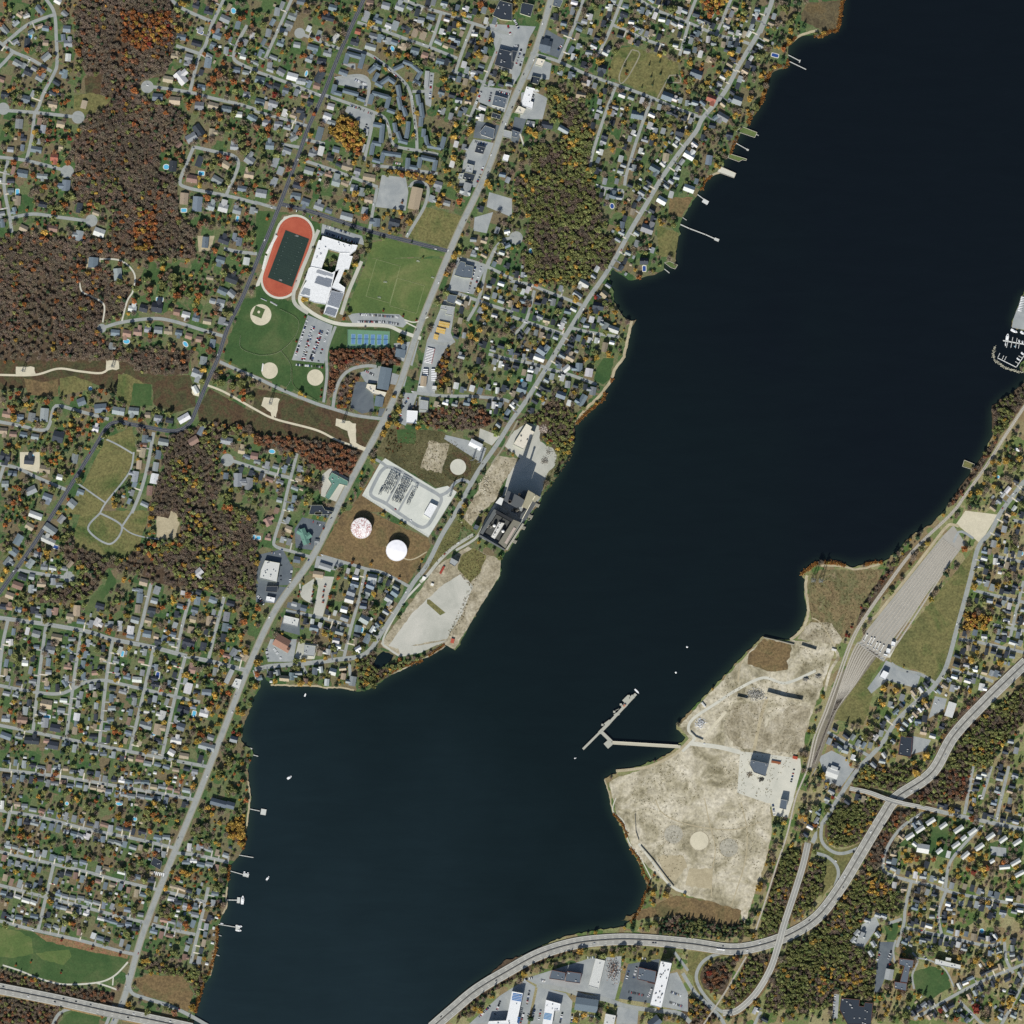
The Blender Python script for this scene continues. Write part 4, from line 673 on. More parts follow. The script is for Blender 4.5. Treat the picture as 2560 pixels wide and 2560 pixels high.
# centre and edge lines on the dark roads and the avenue
mk = MB()
for wd, mt, hs, p, sm in ROADS:
    if mt == 'newasphalt' or wd in (13, 10.5):
        q = np.array(smooth(p, 6)); d = np.gradient(q, axis=0); d /= np.linalg.norm(d, axis=1)[:, None]; n = np.stack([-d[:, 1], d[:, 0]], 1)
        for s_ in ((0,) if wd == 10.5 else (-wd * .4, 0, wd * .4)):
            c = q + n * s_
            for k in range(len(c) - 1):
                nn = n[k] * (.13 if s_ else .2); u, v_ = c[k], c[k + 1]; mk.face([(wx(u[0] + nn[0]), wy(u[1] + nn[1]), 2.34), (wx(v_[0] + nn[0]), wy(v_[1] + nn[1]), 2.34), (wx(v_[0] - nn[0]), wy(v_[1] - nn[1]), 2.34), (wx(u[0] - nn[0]), wy(u[1] - nn[1]), 2.34)], S(150, 150, 140))
MAXZ = 2.0 + .02 * int(LEVEL.max())
mk.v = [(a, b_, MAXZ + .03) for a, b_, c in mk.v]
tag(mk.build('road_markings'), 'pale lines along the dark roads and the avenue', None, None, 'structure')
# ------------------------------------------------------------------ large buildings
RC = {'w': S(216, 218, 218), 'k': S(44, 52, 62), 'g': S(150, 154, 154), 'l': S(190, 192, 188), 'b': S(98, 111, 120), 't': S(158, 144, 122), 'n': S(140, 108, 92), 'v': S(92, 128, 116), 's': S(86, 96, 106), 'c': S(204, 198, 182)}
WC = {'w': S(206, 204, 196), 'c': S(186, 188, 166), 'r': S(136, 92, 76), 'g': S(150, 150, 146), 'd': S(90, 90, 90), 'b': S(120, 140, 170)}
NBOX = {}
def occupy(poly):
    fill(NOHOUSE, poly); fill(NOTREE, poly)
def flat_building(name, label, cat, txt, h, roof, wall='c', units=0, holes=None, name_roof='roof', unitcol=None):
    polys = [P(q) for q in txt.split('/')]
    cx, cy = np.mean(np.array(polys[0]), axis=0); root = thing(name, cx, cy, 2.0, label, cat); og = org(root)
    wl, rf, pp = MB(), MB(), MB()
    for poly in polys:
        occupy(poly); p = [(wx(x), wy(y)) for x, y in poly]
        ar = sum(p[i][0] * p[(i + 1) % len(p)][1] - p[(i + 1) % len(p)][0] * p[i][1] for i in range(len(p)))
        if ar < 0: p = p[::-1]
        n = len(p)
        for i in range(n):
            a, b_ = p[i], p[(i + 1) % n]
            wl.face([(*a, 1.5), (*b_, 1.5), (*b_, 2 + h), (*a, 2 + h)], WC[wall])
            dx, dy = b_[0] - a[0], b_[1] - a[1]; L = math.hypot(dx, dy)
            if L > .3: pp.box((a[0] + b_[0]) / 2 - dy / L * -.2, (a[1] + b_[1]) / 2 + dx / L * .2, 2 + h + .003, 2 + h + .8, L - .5, .4, math.atan2(dy, dx), WC[wall] if roof != 'w' else RC['w'])
        vs = [Vector((*q, 0)) for q in p]
        for a, b_, c in tessellate_polygon([vs]):
            if (vs[b_] - vs[a]).cross(vs[c] - vs[a]).z < 0: b_, c = c, b_
            rf.face([(*p[a], 2 + h), (*p[b_], 2 + h), (*p[c], 2 + h)], RC[roof])
    wl.build('wall', parent=root, origin=og); rf.build(name_roof, 'roof', root, og); pp.build('parapet', parent=root, origin=og)
    g = inside(polys[0]); ys, xs = np.nonzero(g); r = np.random.default_rng(len(txt) + int(h * 7))
    ang = math.atan2(-(polys[0][1][1] - polys[0][0][1]), polys[0][1][0] - polys[0][0][0])
    for k in range(units):
        i = r.integers(len(xs)); x, y = xs[i], ys[i]
        if not g[max(0, y - 3):y + 4, max(0, x - 3):x + 4].all(): continue
        u = MB(); u.box(wx(x), wy(y), 2 + h, 2 + h + r.uniform(1, 1.8), r.uniform(1.6, 3.4), r.uniform(1.4, 2.4), ang, unitcol or S(188, 190, 188)); u.lathe(wx(x), wy(y), [(.5, 2 + h + 1.8), (.5, 2 + h + 2.1)], 8, S(90, 92, 94)); u.build('roof_unit', parent=root, origin=og)
    return root
def gable_body(root, segs, h, pitch, roofcol, wallcol, chim=0):
    """one building of gabled wings: segs = [(x, y, L, W, angle in degrees on the photograph)] in photograph units"""
    og = org(root); wl, rf = MB(), MB()
    for k, (x, y, L, W, a) in enumerate(segs):
        an = -math.radians(a); L, W = L * M, W * M; X, Y = wx(x), wy(y); hh = h - .06 * k; t_ = math.tan(pitch)
        ca, sa = math.cos(an), math.sin(an); c = [(X + u * ca - v_ * sa, Y + u * sa + v_ * ca) for u, v_ in ((-L / 2, -W / 2), (L / 2, -W / 2), (L / 2, W / 2), (-L / 2, W / 2))]
        rg = [(X + u * ca, Y + u * sa) for u in (-L / 2, L / 2)]
        for i in range(4): wl.face([(*c[i], 1.5), (*c[(i + 1) % 4], 1.5), (*c[(i + 1) % 4], 2 + hh), (*c[i], 2 + hh)], wallcol)
        wl.face([(*c[1], 2 + hh), (*c[2], 2 + hh), (*rg[1], 2 + hh + W / 2 * t_ - .06)], wallcol); wl.face([(*c[3], 2 + hh), (*c[0], 2 + hh), (*rg[0], 2 + hh + W / 2 * t_ - .06)], wallcol)
        rf.gable_roof(X, Y, 2 + hh + .02, L, W, an, pitch, roofcol)
    wl.build('wall', parent=root, origin=og); ro = rf.build('roof', 'roof', root, og)
    x, y, L, W, a = segs[0]
    for k in range(chim):
        an = -math.radians(a); d = (k + .3) * L * M * .22; X, Y = wx(x) + d * math.cos(an), wy(y) + d * math.sin(an); zt = 2 + h + W * M / 2 * math.tan(pitch)
        cb = MB(); cb.box(X, Y, zt - 1.0, zt + .9, .9, .7, an, S(128, 86, 72)); cb.box(X, Y, zt + .9, zt + 1.0, 1.05, .85, an, S(150, 146, 140)); cb.build('chimney', parent=ro, origin=og)
    return ro
def gable_building(name, label, cat, segs, h, pitch, roof, wall='c', chim=0):
    """segs: 'tile x y L W angle; ...' with sizes in tile units"""
    q = []
    for sg in segs.split(';'):
        t_, *v = sg.split(); v = [float(k) for k in v]; sc = FR[t_][2]; x, y = cv(t_, v[0], v[1]); q.append((x, y, v[2] / sc, v[3] / sc, v[4]))
    for x, y, L, W, a in q: occupy(rect(x, y, L + 3, W + 3, a))
    root = thing(name, q[0][0], q[0][1], 2.0, label, cat); gable_body(root, q, h, math.radians(pitch), RC[roof], WC[wall], chim); return root

sch = flat_building('school', 'large white-roofed school with a planted courtyard beside the running track', 'school',
 "K 1155,350 1660,510 1620,640 1440,635 1250,580 1130,915 945,875 1060,500 1090,420 1130,430/K 1660,495 1755,510 1720,600 1610,690 1670,700 1600,930 1530,925 1430,1160 1540,1240 1520,1330 1290,1300 1450,640 1620,640/K 915,910 950,880 1130,918 1310,985 1440,930 1310,1240 1300,1300 1200,1530 1010,1500 920,1460 930,1420 755,1380 830,1200 880,1130 850,1110/K 1302,1240 1525,1330 1370,1760 1170,1690", 11, 'w', 'c', 26, unitcol=S(200, 202, 204))
og = org(sch)
def panels(root, txt, z, n, deg, name='solar_array', col=S(128, 134, 142)):
    poly = P(txt); g = np.array(poly); r_ = MB(); a = math.radians(deg); ux, uy = math.cos(a), math.sin(a)
    c = g.mean(0); u = (g - c) @ np.array([ux, uy]); v = (g - c) @ np.array([-uy, ux])
    msk = inside(poly)
    for i in range(n):
        vv = v.min() + (i + .5) * (v.max() - v.min()) / n; run = []
        for s_ in np.arange(u.min(), u.max(), .7):
            x, y = c[0] + ux * s_ - uy * vv, c[1] + uy * s_ + ux * vv
            if msk[int(y), int(x)]: run.append(s_)
        if len(run) > 3:
            s_ = (run[0] + run[-1]) / 2; L = run[-1] - run[0]; r_.box(wx(c[0] + ux * s_ - uy * vv), wy(c[1] + uy * s_ + ux * vv), z, z + .35, L * M, (v.max() - v.min()) / n * M * .62, -a, col)
    return r_.build(name, 'gloss', root, org(root))
panels(sch, "K 1310,1275 1515,1345 1440,1600 1230,1530", 13.1, 17, 18); panels(sch, "K 1225,1570 1410,1620 1365,1735 1185,1680", 13.1, 9, 18)
panels(sch, "K 1060,1040 1320,1100 1290,1240 1010,1160", 13.1, 11, 18); panels(sch, "K 830,1240 940,1270 930,1380 770,1350", 13.1, 9, 18, col=S(150, 156, 160)); panels(sch, "K 1060,930 1340,1010 1320,1060 1040,985", 13.1, 5, 18, col=S(160, 164, 168))
B_ = flat_building
B_('supermarket', 'large black-roofed plaza store with cut corners near the top edge', 'store', "10 1840,5 1932,30 1932,160 1850,150 1785,120/20 -10,-30 -5,-30 -5,10 -10,5", 7, 'k', 'c', 9)
B_('store', 'long black-roofed plaza store beside the avenue', 'store', "10 1835,370 1932,395 1932,530 1800,490/20 0,385 40,390 15,470 0,470", 7, 'k', 'g', 9)
B_('store', 'square black-roofed store north of the plaza car park', 'store', "20 75,20 165,40 140,130 60,105", 7, 'k', 'c', 4)
B_('store', 'grey-roofed shop at the top edge beside the avenue', 'store', "20 320,-10 385,5 360,60 305,45", 6, 's', 'c', 3)
gable_building('bank', 'dark hip-roofed corner bank with a strip of green lawn', 'bank', "20 252 345 85 80 14;20 252 345 40 110 14", 5, 24, 's', 'c')
B_('store', 'tan flat-roofed shop between two car parks by the avenue', 'store', "20 195,440 250,455 225,505 175,490", 5, 'c', 'c', 3); B_('store', 'black-roofed shop north of the long white roof', 'store', "20 150,575 215,590 195,640 135,625", 5.5, 'k', 'c', 3)
B_('store', 'long white-roofed L-shaped shop row beside the avenue', 'store', "20 110,655 205,680 200,695 160,690 140,765 160,775 150,825 80,800 75,770", 6, 'w', 'w', 8); B_('store', 'tan-roofed shop south of the long white roof', 'store', "20 50,800 105,825 80,865 20,850", 6, 'c', 'c', 3)
B_('store', 'dark flat-roofed shop in the dark yard', 'store', "20 0,980 60,1000 40,1040 -10,1030", 5, 's', 'g', 3)
B_('store', 'grey box store with white south wall in its own car park', 'store', "10 1800,720 1895,745 1875,820 1780,795", 7, 's', 'w', 6); B_('restaurant', 'dark-roofed restaurant with white front in a dark car park', 'restaurant', "10 1730,950 1800,975 1790,1050 1700,1020 1690,1000", 6, 's', 'w', 4)
B_('office', 'dark square office in the roadside car park', 'office', "10 1665,1100 1730,1115 1715,1165 1650,1150", 6, 'k', 'g', 3); B_('store', 'pale grey roof north of the black-roofed roadside shop', 'store', "10 1590,1235 1645,1250 1630,1310 1580,1300", 6, 'g', 'c', 3); B_('store', 'black-roofed roadside shop beside the pale grey roof', 'store', "10 1570,1300 1655,1320 1640,1370 1560,1355", 6, 'k', 'c', 4); B_('store', 'grey warehouse shop south of the black-roofed shop', 'store', "10 1535,1310 1570,1310 1550,1360 1525,1350", 6, 'g', 'c', 1)
gable_building('church', 'grey steep-roofed church with cross wing by the avenue', 'church', "10 1590 1430 95 55 105;10 1580 1450 80 40 15", 8, 40, 'g', 'w', 0)
gable_building('hall', 'long tan-roofed hall on an oval drive', 'hall', "10 1203 1500 165 82 102", 8, 24, 't', 'r', 0)
B_('office', 'dark flat-roofed office in the striped car park by the avenue', 'office', "11 1545,40 1580,50 1580,65 1640,80 1630,170 1560,165 1495,145 1530,60", 6, 's', 'c', 5); B_('store', 'grey-roofed garage shop north of the bus yard', 'store', "11 1450,290 1520,300 1495,365 1440,345", 6, 's', 'c', 3); B_('garage', 'pale L-shaped bus garage at the bus yard', 'garage', "11 1400,370 1500,385 1480,450 1430,440 1440,410 1390,400", 6, 'g', 'c', 4)
gable_building('hall', 'long blue-grey gabled hall behind the dark car park', 'hall', "11 970 925 165 85 100", 8, 16, 'b', 'r'); gable_building('hall', 'short blue-grey gabled wing south of the long hall', 'hall', "11 930 1098 75 60 100", 7, 18, 'b', 'r')
B_('office', 'beige flat-roofed centre block between two blue-grey halls', 'office', "11 840,965 905,975 900,1010 985,1030 970,1065 880,1040 830,1000", 6, 'c', 'c', 5)
gable_building('store', 'pale teal roof in the grey car park by the avenue', 'store', "11 1090 735 60 70 100;11 1112 685 40 30 100", 6, 14, 'b', 'w')
B_('warehouse', 'square bright white-roofed warehouse beside the avenue', 'warehouse', "11 1140,1165 1220,1170 1212,1265 1135,1260", 8, 'w', 'b', 0); gable_building('garage', 'tan gabled garage beside the white trailers', 'garage', "11 1265 945 75 42 95", 6, 16, 't', 'w'); B_('garage', 'grey flat garage in the storage lot', 'garage', "11 1330,980 1362,982 1360,1015 1328,1012", 5, 'l', 'w', 1); B_('garage', 'two-part grey shed by the storage lot', 'garage', "11 1240,1085 1300,1095 1295,1165 1230,1160", 5, 'g', 'c', 1)
gable_building('workshop', 'white-roofed workshop in the angled works lot', 'workshop', "11 1658 1425 95 52 27", 7, 14, 'w', 'w')
B_('office', 'teal flat-roofed T-shaped hall ringed by a gravel drive', 'office', "11 575,1635 695,1700 690,1735 630,1720 550,1840 520,1820 575,1725 545,1680", 6, 'v', 'c', 6)
B_('office', 'dark-roofed office park block beside the avenue', 'office', "11 420,1880 500,1880 520,1915 585,1930 570,1950 400,1950/12 450,0 500,0 490,35 440,20", 6, 'k', 'c', 5)
gable_building('school_annex', 'green-roofed building with splayed wings in a dark car park', 'office', "12 365 185 120 50 70;12 350 160 80 40 30;12 385 190 70 40 -40", 6, 20, 'v', 'c')
B_('supermarket', 'large pale grey supermarket roof in its car park', 'store', "12 70,365 180,385 155,530 30,500 40,440", 8, 'l', 'c', 14); B_('store', 'long black-roofed shop south of the supermarket', 'store', "12 80,560 165,560 160,605 75,600", 6, 'k', 'g', 3); B_('showroom', 'small white-roofed showroom ringed by parked cars', 'showroom', "12 82,635 145,648 135,685 75,672", 5, 'w', 'w', 3)
B_('store', 'bluish white roof beside the striped car park', 'store', "12 215,780 325,805 312,865 205,840", 6, 'l', 'w', 4); gable_building('restaurant', 'brown-roofed restaurant with cream front wing', 'restaurant', "12 195 985 110 90 30;12 215 1025 80 40 30", 5, 22, 'n', 'c'); B_('office', 'grey flat-roofed block in the gravel yard', 'office', "12 365,1000 450,1010 440,1090 360,1080", 6, 'g', 'c', 5)
gable_building('garage', 'long grey roof south of the tank field', 'garage', "12 522 415 95 42 18", 5, 16, 'g', 'w'); gable_building('hall', 'tan-roofed hall at the head of the gravel drives', 'hall', "12 470 472 75 45 8", 5, 20, 't', 'c'); gable_building('store', 'dark hip roof south of the gravel drives', 'store', "12 360 725 45 45 15", 5, 24, 's', 'w'); gable_building('store', 'small grey roof in the dark lot by the avenue', 'store', "12 290 695 40 30 15", 5, 20, 'g', 'w'); gable_building('office', 'dark-roofed building on the supermarket corner', 'office', "12 310 360 50 45 10", 5, 22, 's', 'c')
gable_building('store', 'long grey-roofed motel row near the slanted avenue crossing', 'store', "02 1730 1240 110 34 -65", 6, 18, 'g', 'w'); B_('store', 'white flat roof beside the long grey row', 'store', "02 1780,1255 1825,1265 1800,1340 1750,1315", 6, 'l', 'w', 3)
B_('workshop', 'black-roofed boat workshop beside rows of parked boats', 'workshop', "03 1160,670 1225,705 1210,765 1140,725", 7, 'k', 'g', 2); gable_building('hall', 'long dark-roofed house like hall by the river gardens', 'hall', "03 1650 262 120 50 15;03 1740 280 60 50 15", 6, 26, 's', 'c')
B_('workshop', 'dark teal-roofed works hall in the pale works yard', 'workshop', "Y 1300,1310 1465,1345 1440,1468 1330,1430 1290,1360", 14, 's', 'g', 5); B_('workshop', 'teal-grey works shed in the small yard by the railway', 'workshop', "Y 1590,1690 1650,1700 1640,1790 1575,1775", 13, 's', 'w', 2)
B_('hall', 'large black-roofed hall with roof lights beside the road', 'hall', "32 1000,1690 1085,1700 1075,1850 980,1830", 9, 'k', 'r', 7); gable_building('warehouse', 'white gabled warehouse by the grey yard', 'warehouse', "32 1375 1490 110 60 108", 8, 12, 'l', 'w'); B_('office', 'white-roofed rail office beside the gravel fan', 'office', "32 870,1195 910,1215 880,1265 840,1245", 8, 'w', 'w', 2)
for k, (x, y, L) in enumerate(((908, 1048, 44), (945, 995, 40), (888, 1080, 22))): B_('cabin', ('longest', 'tallest', 'smallest')[k] + ' of the white cabins on the rail yard pad', 'cabin', "32 %d,%d %d,%d %d,%d %d,%d" % (x - 12, y - L // 2, x + 14, y - L // 2 + 8, x + 8, y + L // 2, x - 18, y + L // 2 - 8), 6 - k, 'w', 'w', 1)
gable_building('workshop', 'white-roofed garage in the works yard by the railway', 'workshop', "B 828 28 70 52 20;B 838 5 40 30 20", 6, 10, 'l', 'w')
# southern works and halls
B_('mill', 'western of two brick halls with black roofs below the motorway bank', 'mill', "A 905,1520 1005,1540 1000,1600 885,1585", 13, 's', 'r', 3); B_('mill', 'eastern of two brick halls with grey roof below the motorway bank', 'mill', "A 1020,1530 1125,1545 1115,1620 1005,1605", 13, 's', 'r', 5)
B_('warehouse', 'white oblong warehouse between the brick halls and the scrap yard', 'warehouse', "A 1235,1435 1305,1450 1255,1660 1182,1640", 10, 'l', 'w', 4); B_('mill', 'dark stepped office beside the tall white slab', 'mill', "A 1560,1500 1690,1530 1680,1620 1550,1590", 12, 's', 'r', 5); B_('mill', 'small dark wing against the tall white slab', 'mill', "A 1630,1560 1700,1570 1690,1630 1625,1615", 9, 'k', 'r', 2)
B_('factory', 'very long white-roofed slab casting a wide dark shadow', 'factory', "A 1725,1450 1805,1465 1725,1800 1645,1780", 24, 'w', 'w', 22, unitcol=S(90, 92, 94))
f1 = B_('factory', 'long white roof with blue panels near the motorway bend', 'factory', "A 605,1680 685,1695 640,1910 655,1932 420,1932 430,1905 560,1900 570,1860", 14, 'w', 'w', 8); panels(f1, "A 612,1690 682,1705 675,1760 600,1745", 16.1, 5, 10, col=S(70, 116, 168)); panels(f1, "A 645,1870 665,1875 660,1925 640,1920", 16.1, 4, 10, col=S(60, 100, 150))
f2 = B_('factory', 'white L-shaped factory roof with blue panels at the bottom edge', 'factory', "A 860,1745 970,1775 960,1830 920,1830 900,1960 830,1960", 12, 'w', 'w', 8); panels(f2, "A 850,1840 905,1850 895,1900 840,1890", 14.1, 5, 10, col=S(96, 140, 176))
gable_building('warehouse', 'wide blue-grey gabled warehouse at the bottom edge', 'warehouse', "A 1165 1785 170 95 8", 9, 12, 'b', 'w'); B_('warehouse', 'white box warehouse with black shadow at the bottom edge', 'warehouse', "A 1310,1850 1385,1865 1365,1960 1290,1960", 10, 'l', 'w', 3); gable_building('house_block', 'dark steep roof near the small traffic loop', 'hall', "A 1680 1915 90 70 -40", 9, 38, 's', 'c')
# institution, townhouses, estate
B_('hospital', 'tall dark-roofed brick hall west of the round lawn', 'hospital', "B 1212,1090 1292,1100 1285,1145 1270,1145 1255,1230 1215,1225 1240,1135 1210,1125", 20, 's', 'r', 5); B_('hospital', 'dark lower wing south of the tall brick hall', 'hospital', "B 1185,1225 1255,1235 1250,1280 1185,1265", 12, 's', 'r', 3); B_('hospital', 'long pale-roofed ward with a square tower by the round lawn', 'hospital', "B 1420,1095 1565,1130 1560,1155 1415,1125/B 1480,1085 1510,1090 1505,1108 1478,1104", 12, 'l', 'c', 6)
B_('school', 'dark-roofed school of joined blocks at the bottom edge', 'school', "B 880,1320 985,1330 980,1365 1010,1370 1015,1345 1060,1350 1050,1472 915,1472 870,1385", 8, 'k', 'r', 18); gable_building('house_block', 'pale hip-roofed hall beside the dark drive', 'hall', "B 1155 1185 60 45 100", 7, 24, 'g', 'w')
EST = "475 560 115 55 -33;605 470 120 55 -33;740 370 120 55 -33;900 425 105 50 -35;1095 470 130 55 -35;1160 580 75 48 -38;1270 500 115 50 -36;1060 670 110 50 -36;1500 560 115 55 -36;1360 695 120 55 -36;1660 600 110 52 -36;1840 635 115 52 -33;1180 800 115 50 -40;1680 950 130 50 -5;1820 890 130 50 -30;1870 1035 120 50 -28;850 745 80 50 -38;965 790 85 48 105;1520 875 60 42 -30;540 660 60 45 38"
ESTN = ('at the lower end of the western slanted row', 'in the middle of the western slanted row', 'at the upper end of the western slanted row', 'first east of the western row by the street', 'behind the autumn tree by the street', 'smallest beside the angled lane', 'along the upper side of the angled lane', 'north of the angled lane end', 'at the upper end of the eastern slanted row', 'at the lower end of the eastern slanted row', 'west of the right edge pair by the street', 'nearest the right edge by the street', 'below the angled lane under a gold tree', 'lying level south of the play court', 'southeast of the play court', 'southernmost at the right edge', 'southeast of the pale community hall', 'standing upright beside the lane mouth', 'smallest southwest of the play court', 'west of the pale community hall')
for k, sg in enumerate(EST.split(';')): tag(gable_building('row_house', 'pale-roofed white row house ' + ESTN[k], 'row house', 'H ' + sg, 9.5, 33, 'l', 'w', 0), group='parallel white row houses on the estate')
gable_building('hall', 'large pale hip-roofed community hall among white row houses', 'hall', "H 645 715 150 110 10", 8, 24, 'l', 'w')
TH = ((1090, 845), (1125, 850), (1030, 875), (970, 945), (950, 985), (1000, 960), (1090, 955), (1065, 1010), (1050, 1065))
THN = ('northernmost', 'northeastern', 'northwestern', 'western', 'westernmost', 'middle', 'eastern', 'southeastern', 'southernmost')
for k, (x, y) in enumerate(TH): tag(gable_building('townhouse', THN[k] + ' pale townhouse in the cluster inside the dark wood', 'townhouse', "B %d %d 34 22 %d;B %d %d 22 16 %d" % (x, y, (20, 20, 20, -50, -50, 110, 50, 60, 60)[k], x + 6, y + 8, (110, 110, 110, 40, 40, 20, 140, 150, 150)[k]), 7, 34, 'g', 'w'), group='townhouses in the wood')
# garden apartments: joined gabled wings
APT = ("10 685 445 80 34 105;10 740 420 110 34 15;10 798 465 110 34 105|C-shaped block by the dark road", "10 885 520 90 32 -40;10 915 505 60 32 25;10 905 585 70 32 -60;10 930 640 60 32 30;10 975 610 80 32 -35;10 1025 610 60 32 35|zigzag block in the middle of the estate",
 "10 1075 510 80 30 -25;10 1150 480 80 30 20;10 1205 515 90 30 40;10 1230 570 70 30 -60;10 1215 625 60 30 25|long arched block north of the curved street", "10 590 675 70 34 105;10 615 705 70 32 15;10 715 700 120 32 15;10 795 750 60 30 20|stepped block by the empty court", "10 868 752 75 34 105;10 940 720 130 32 15;10 995 775 90 32 105;10 1020 840 60 30 20|U-shaped block above the second street",
 "10 1078 690 90 34 80;10 1085 780 100 32 78;10 1120 840 80 32 70|straight stepped block west of the curved street", "10 1225 755 80 32 80;10 1250 835 110 32 82;10 1245 920 70 32 95|straight stepped block east of the curved street",
 "10 920 945 70 34 10;10 950 1010 140 34 95;10 910 1085 70 32 10;10 877 1130 80 32 100|hook-shaped block beside the grove", "10 1050 965 70 30 80;10 1080 1030 70 30 70;10 1110 1070 70 30 15;10 1140 1010 70 30 100;10 1148 950 60 30 95|horseshoe block opening north", "10 1265 1005 60 30 95;10 1285 1060 70 30 80;10 1345 1110 110 32 10;10 1410 1080 90 32 105|hook block by the ravine gardens",
 "10 1025 1165 140 34 8;10 955 1190 80 32 105;10 910 1215 60 30 15|level block below the second street", "10 1145 1235 80 34 95;10 1190 1265 60 30 10;10 1235 1230 80 32 100;10 1300 1200 110 32 12;10 1350 1250 80 32 100|double-court block at the estate's southern edge")
for a in APT:
    sg, lb = a.split('|'); gable_building('apartment_block', 'blue-grey roofed ' + lb, 'apartment block', sg, 6.5, 24, 'b', 'r')
for sg, lb in (("10 1288 600 125 30 95", 'long low carport roof beside the strip car park'), ("10 840 1000 50 14 95;10 815 1120 60 14 105", 'low carport row beside the grove lane')): gable_building('carport', lb, 'carport', sg, 3, 10, 'g', 'g')
B_('store', 'grey flat-roofed shop east of the avenue opposite the dark restaurant', 'store', "10 1870,980 1932,995 1925,1050 1865,1035", 6, 'g', 'c', 3); B_('store', 'small white-roofed shop east of the avenue south of the grey shop', 'store', "10 1870,1165 1912,1175 1897,1222 1860,1210", 5, 'w', 'w', 2); B_('store', 'black-roofed shop west of the avenue near the slim side street', 'store', "10 1785,850 1850,870 1840,905 1775,885", 6, 'k', 'c', 3)
# barns and odd houses in the west wood
gable_building('barn', 'pale blue barn roof on a sandy yard in the wood', 'barn', "01 705 50 75 70 95", 6, 18, 'b', 'w')
# ------------------------------------------------------------------ storage tanks
def tank(tk, x, y, r, h, label, rust):
    c = cv(tk, x, y); r_ = r / FR[tk][2] * M; root = thing('storage_tank', *c, 2.0, label, 'storage tank'); og = org(root)
    X, Y = og[0], og[1]; q = MB(); q.lathe(X, Y, [(r_, 2), (r_, 2 + h)], 48, S(190, 190, 184), cap=False); q.build('shell', parent=root, origin=og)
    q = MB(); q.lathe(X, Y, [(r_ + .3, 2 + h), (r_ * .6, 2 + h + 1), (.2, 2 + h + 1.8)], 48, S(226, 226, 226)); q.build('tank_roof', 'rust' if rust else 'roofw', root, og)
    q = MB()
    for k in range(36): a0, a1 = 2 * math.pi * k / 36, 2 * math.pi * (k + 1) / 36; q.beam((X + r_ * math.cos(a0), Y + r_ * math.sin(a0), 3 + h), (X + r_ * math.cos(a1), Y + r_ * math.sin(a1), 3 + h), .2, S(180, 180, 176))
    q.build('railing', parent=root, origin=og); q = MB()
    for k in range(16): a = 1.0 + k * .07; q.box(X + (r_ + .6) * math.cos(a), Y + (r_ + .6) * math.sin(a), 2 + h * k / 16, 2 + h * k / 16 + .3, 1.2, 1.6, a, S(150, 150, 146))
    q.build('stairway', parent=root, origin=og); fill(NOTREE, disc(*c, r / FR[tk][2] + 3)); fill(NOHOUSE, disc(*c, r / FR[tk][2] + 3))
m, t, b = new_mat('rust_patched_paint', .6); rp = ramp(t, noise(t, .16, 6, .75, pos(t), 1.2), [(.5, S(228, 226, 224)), (.56, S(150, 66, 60)), (.62, S(206, 190, 184))]); t.links.new(rp, b.inputs["Base Color"]); MT['rust'] = m
m, t, b = new_mat('white_tank_paint', .5); rp = ramp(t, noise(t, .12, 5, .6, pos(t)), [(.3, S(222, 222, 226)), (.7, S(236, 236, 238))]); t.links.new(rp, b.inputs["Base Color"]); MT['roofw'] = m
tank('12', 796, 122, 78, 12, 'round white tank with large rusty red patches on its roof', True); tank('12', 1062, 290, 79, 12, 'round clean white tank casting a crescent shadow', False)
# ------------------------------------------------------------------ power station
pw = thing('power_station', *cv('P', 820, 1200), 2.0, 'derelict grey power station with a tall boiler house on the river wall', 'power station'); og = org(pw)
def pblock(name, txt, h, wall, roof, z0=1.5, mat='roof'):
    poly = P(txt); occupy(poly); p = [(wx(x), wy(y)) for x, y in poly]
    if sum(p[i][0] * p[(i + 1) % len(p)][1] - p[(i + 1) % len(p)][0] * p[i][1] for i in range(len(p))) < 0: p = p[::-1]
    q = MB()
    for i in range(len(p)): q.face([(*p[i], z0), (*p[(i + 1) % len(p)], z0), (*p[(i + 1) % len(p)], 2 + h), (*p[i], 2 + h)], wall)
    q.face([(*k, 2 + h) for k in p], roof); return q.build(name, mat, pw, og)
DK = S(62, 66, 68); 
bh = pblock('boiler_house', "P 690,1000 850,1080 920,1130 880,1220 810,1230 720,1185 640,1130", 58, S(110, 112, 110), S(84, 88, 90)); pblock('boiler_wing', "P 590,1090 640,1110 610,1200 530,1165", 18, S(170, 170, 164), S(206, 208, 204))
pblock('turbine_hall', "P 968,995 1130,1090 1060,1160 1025,1140 950,1250 890,1215", 30, S(130, 126, 110), S(150, 146, 124)); pblock('turbine_hall_annex', "P 1030,1142 1075,1165 935,1400 855,1375 870,1320 945,1245", 18, S(70, 72, 74), S(82, 86, 88)); pblock('switch_house', "P 905,995 965,1015 885,1180 860,1160", 20, S(90, 94, 96), S(98, 104, 104))
pblock('pump_house', "P 845,1130 930,1170 900,1235 830,1200", 8, S(170, 164, 146), S(190, 186, 170)); pblock('coal_bunker', "P 600,1215 700,1270 670,1320 590,1270", 14, S(90, 92, 92), S(120, 122, 118))
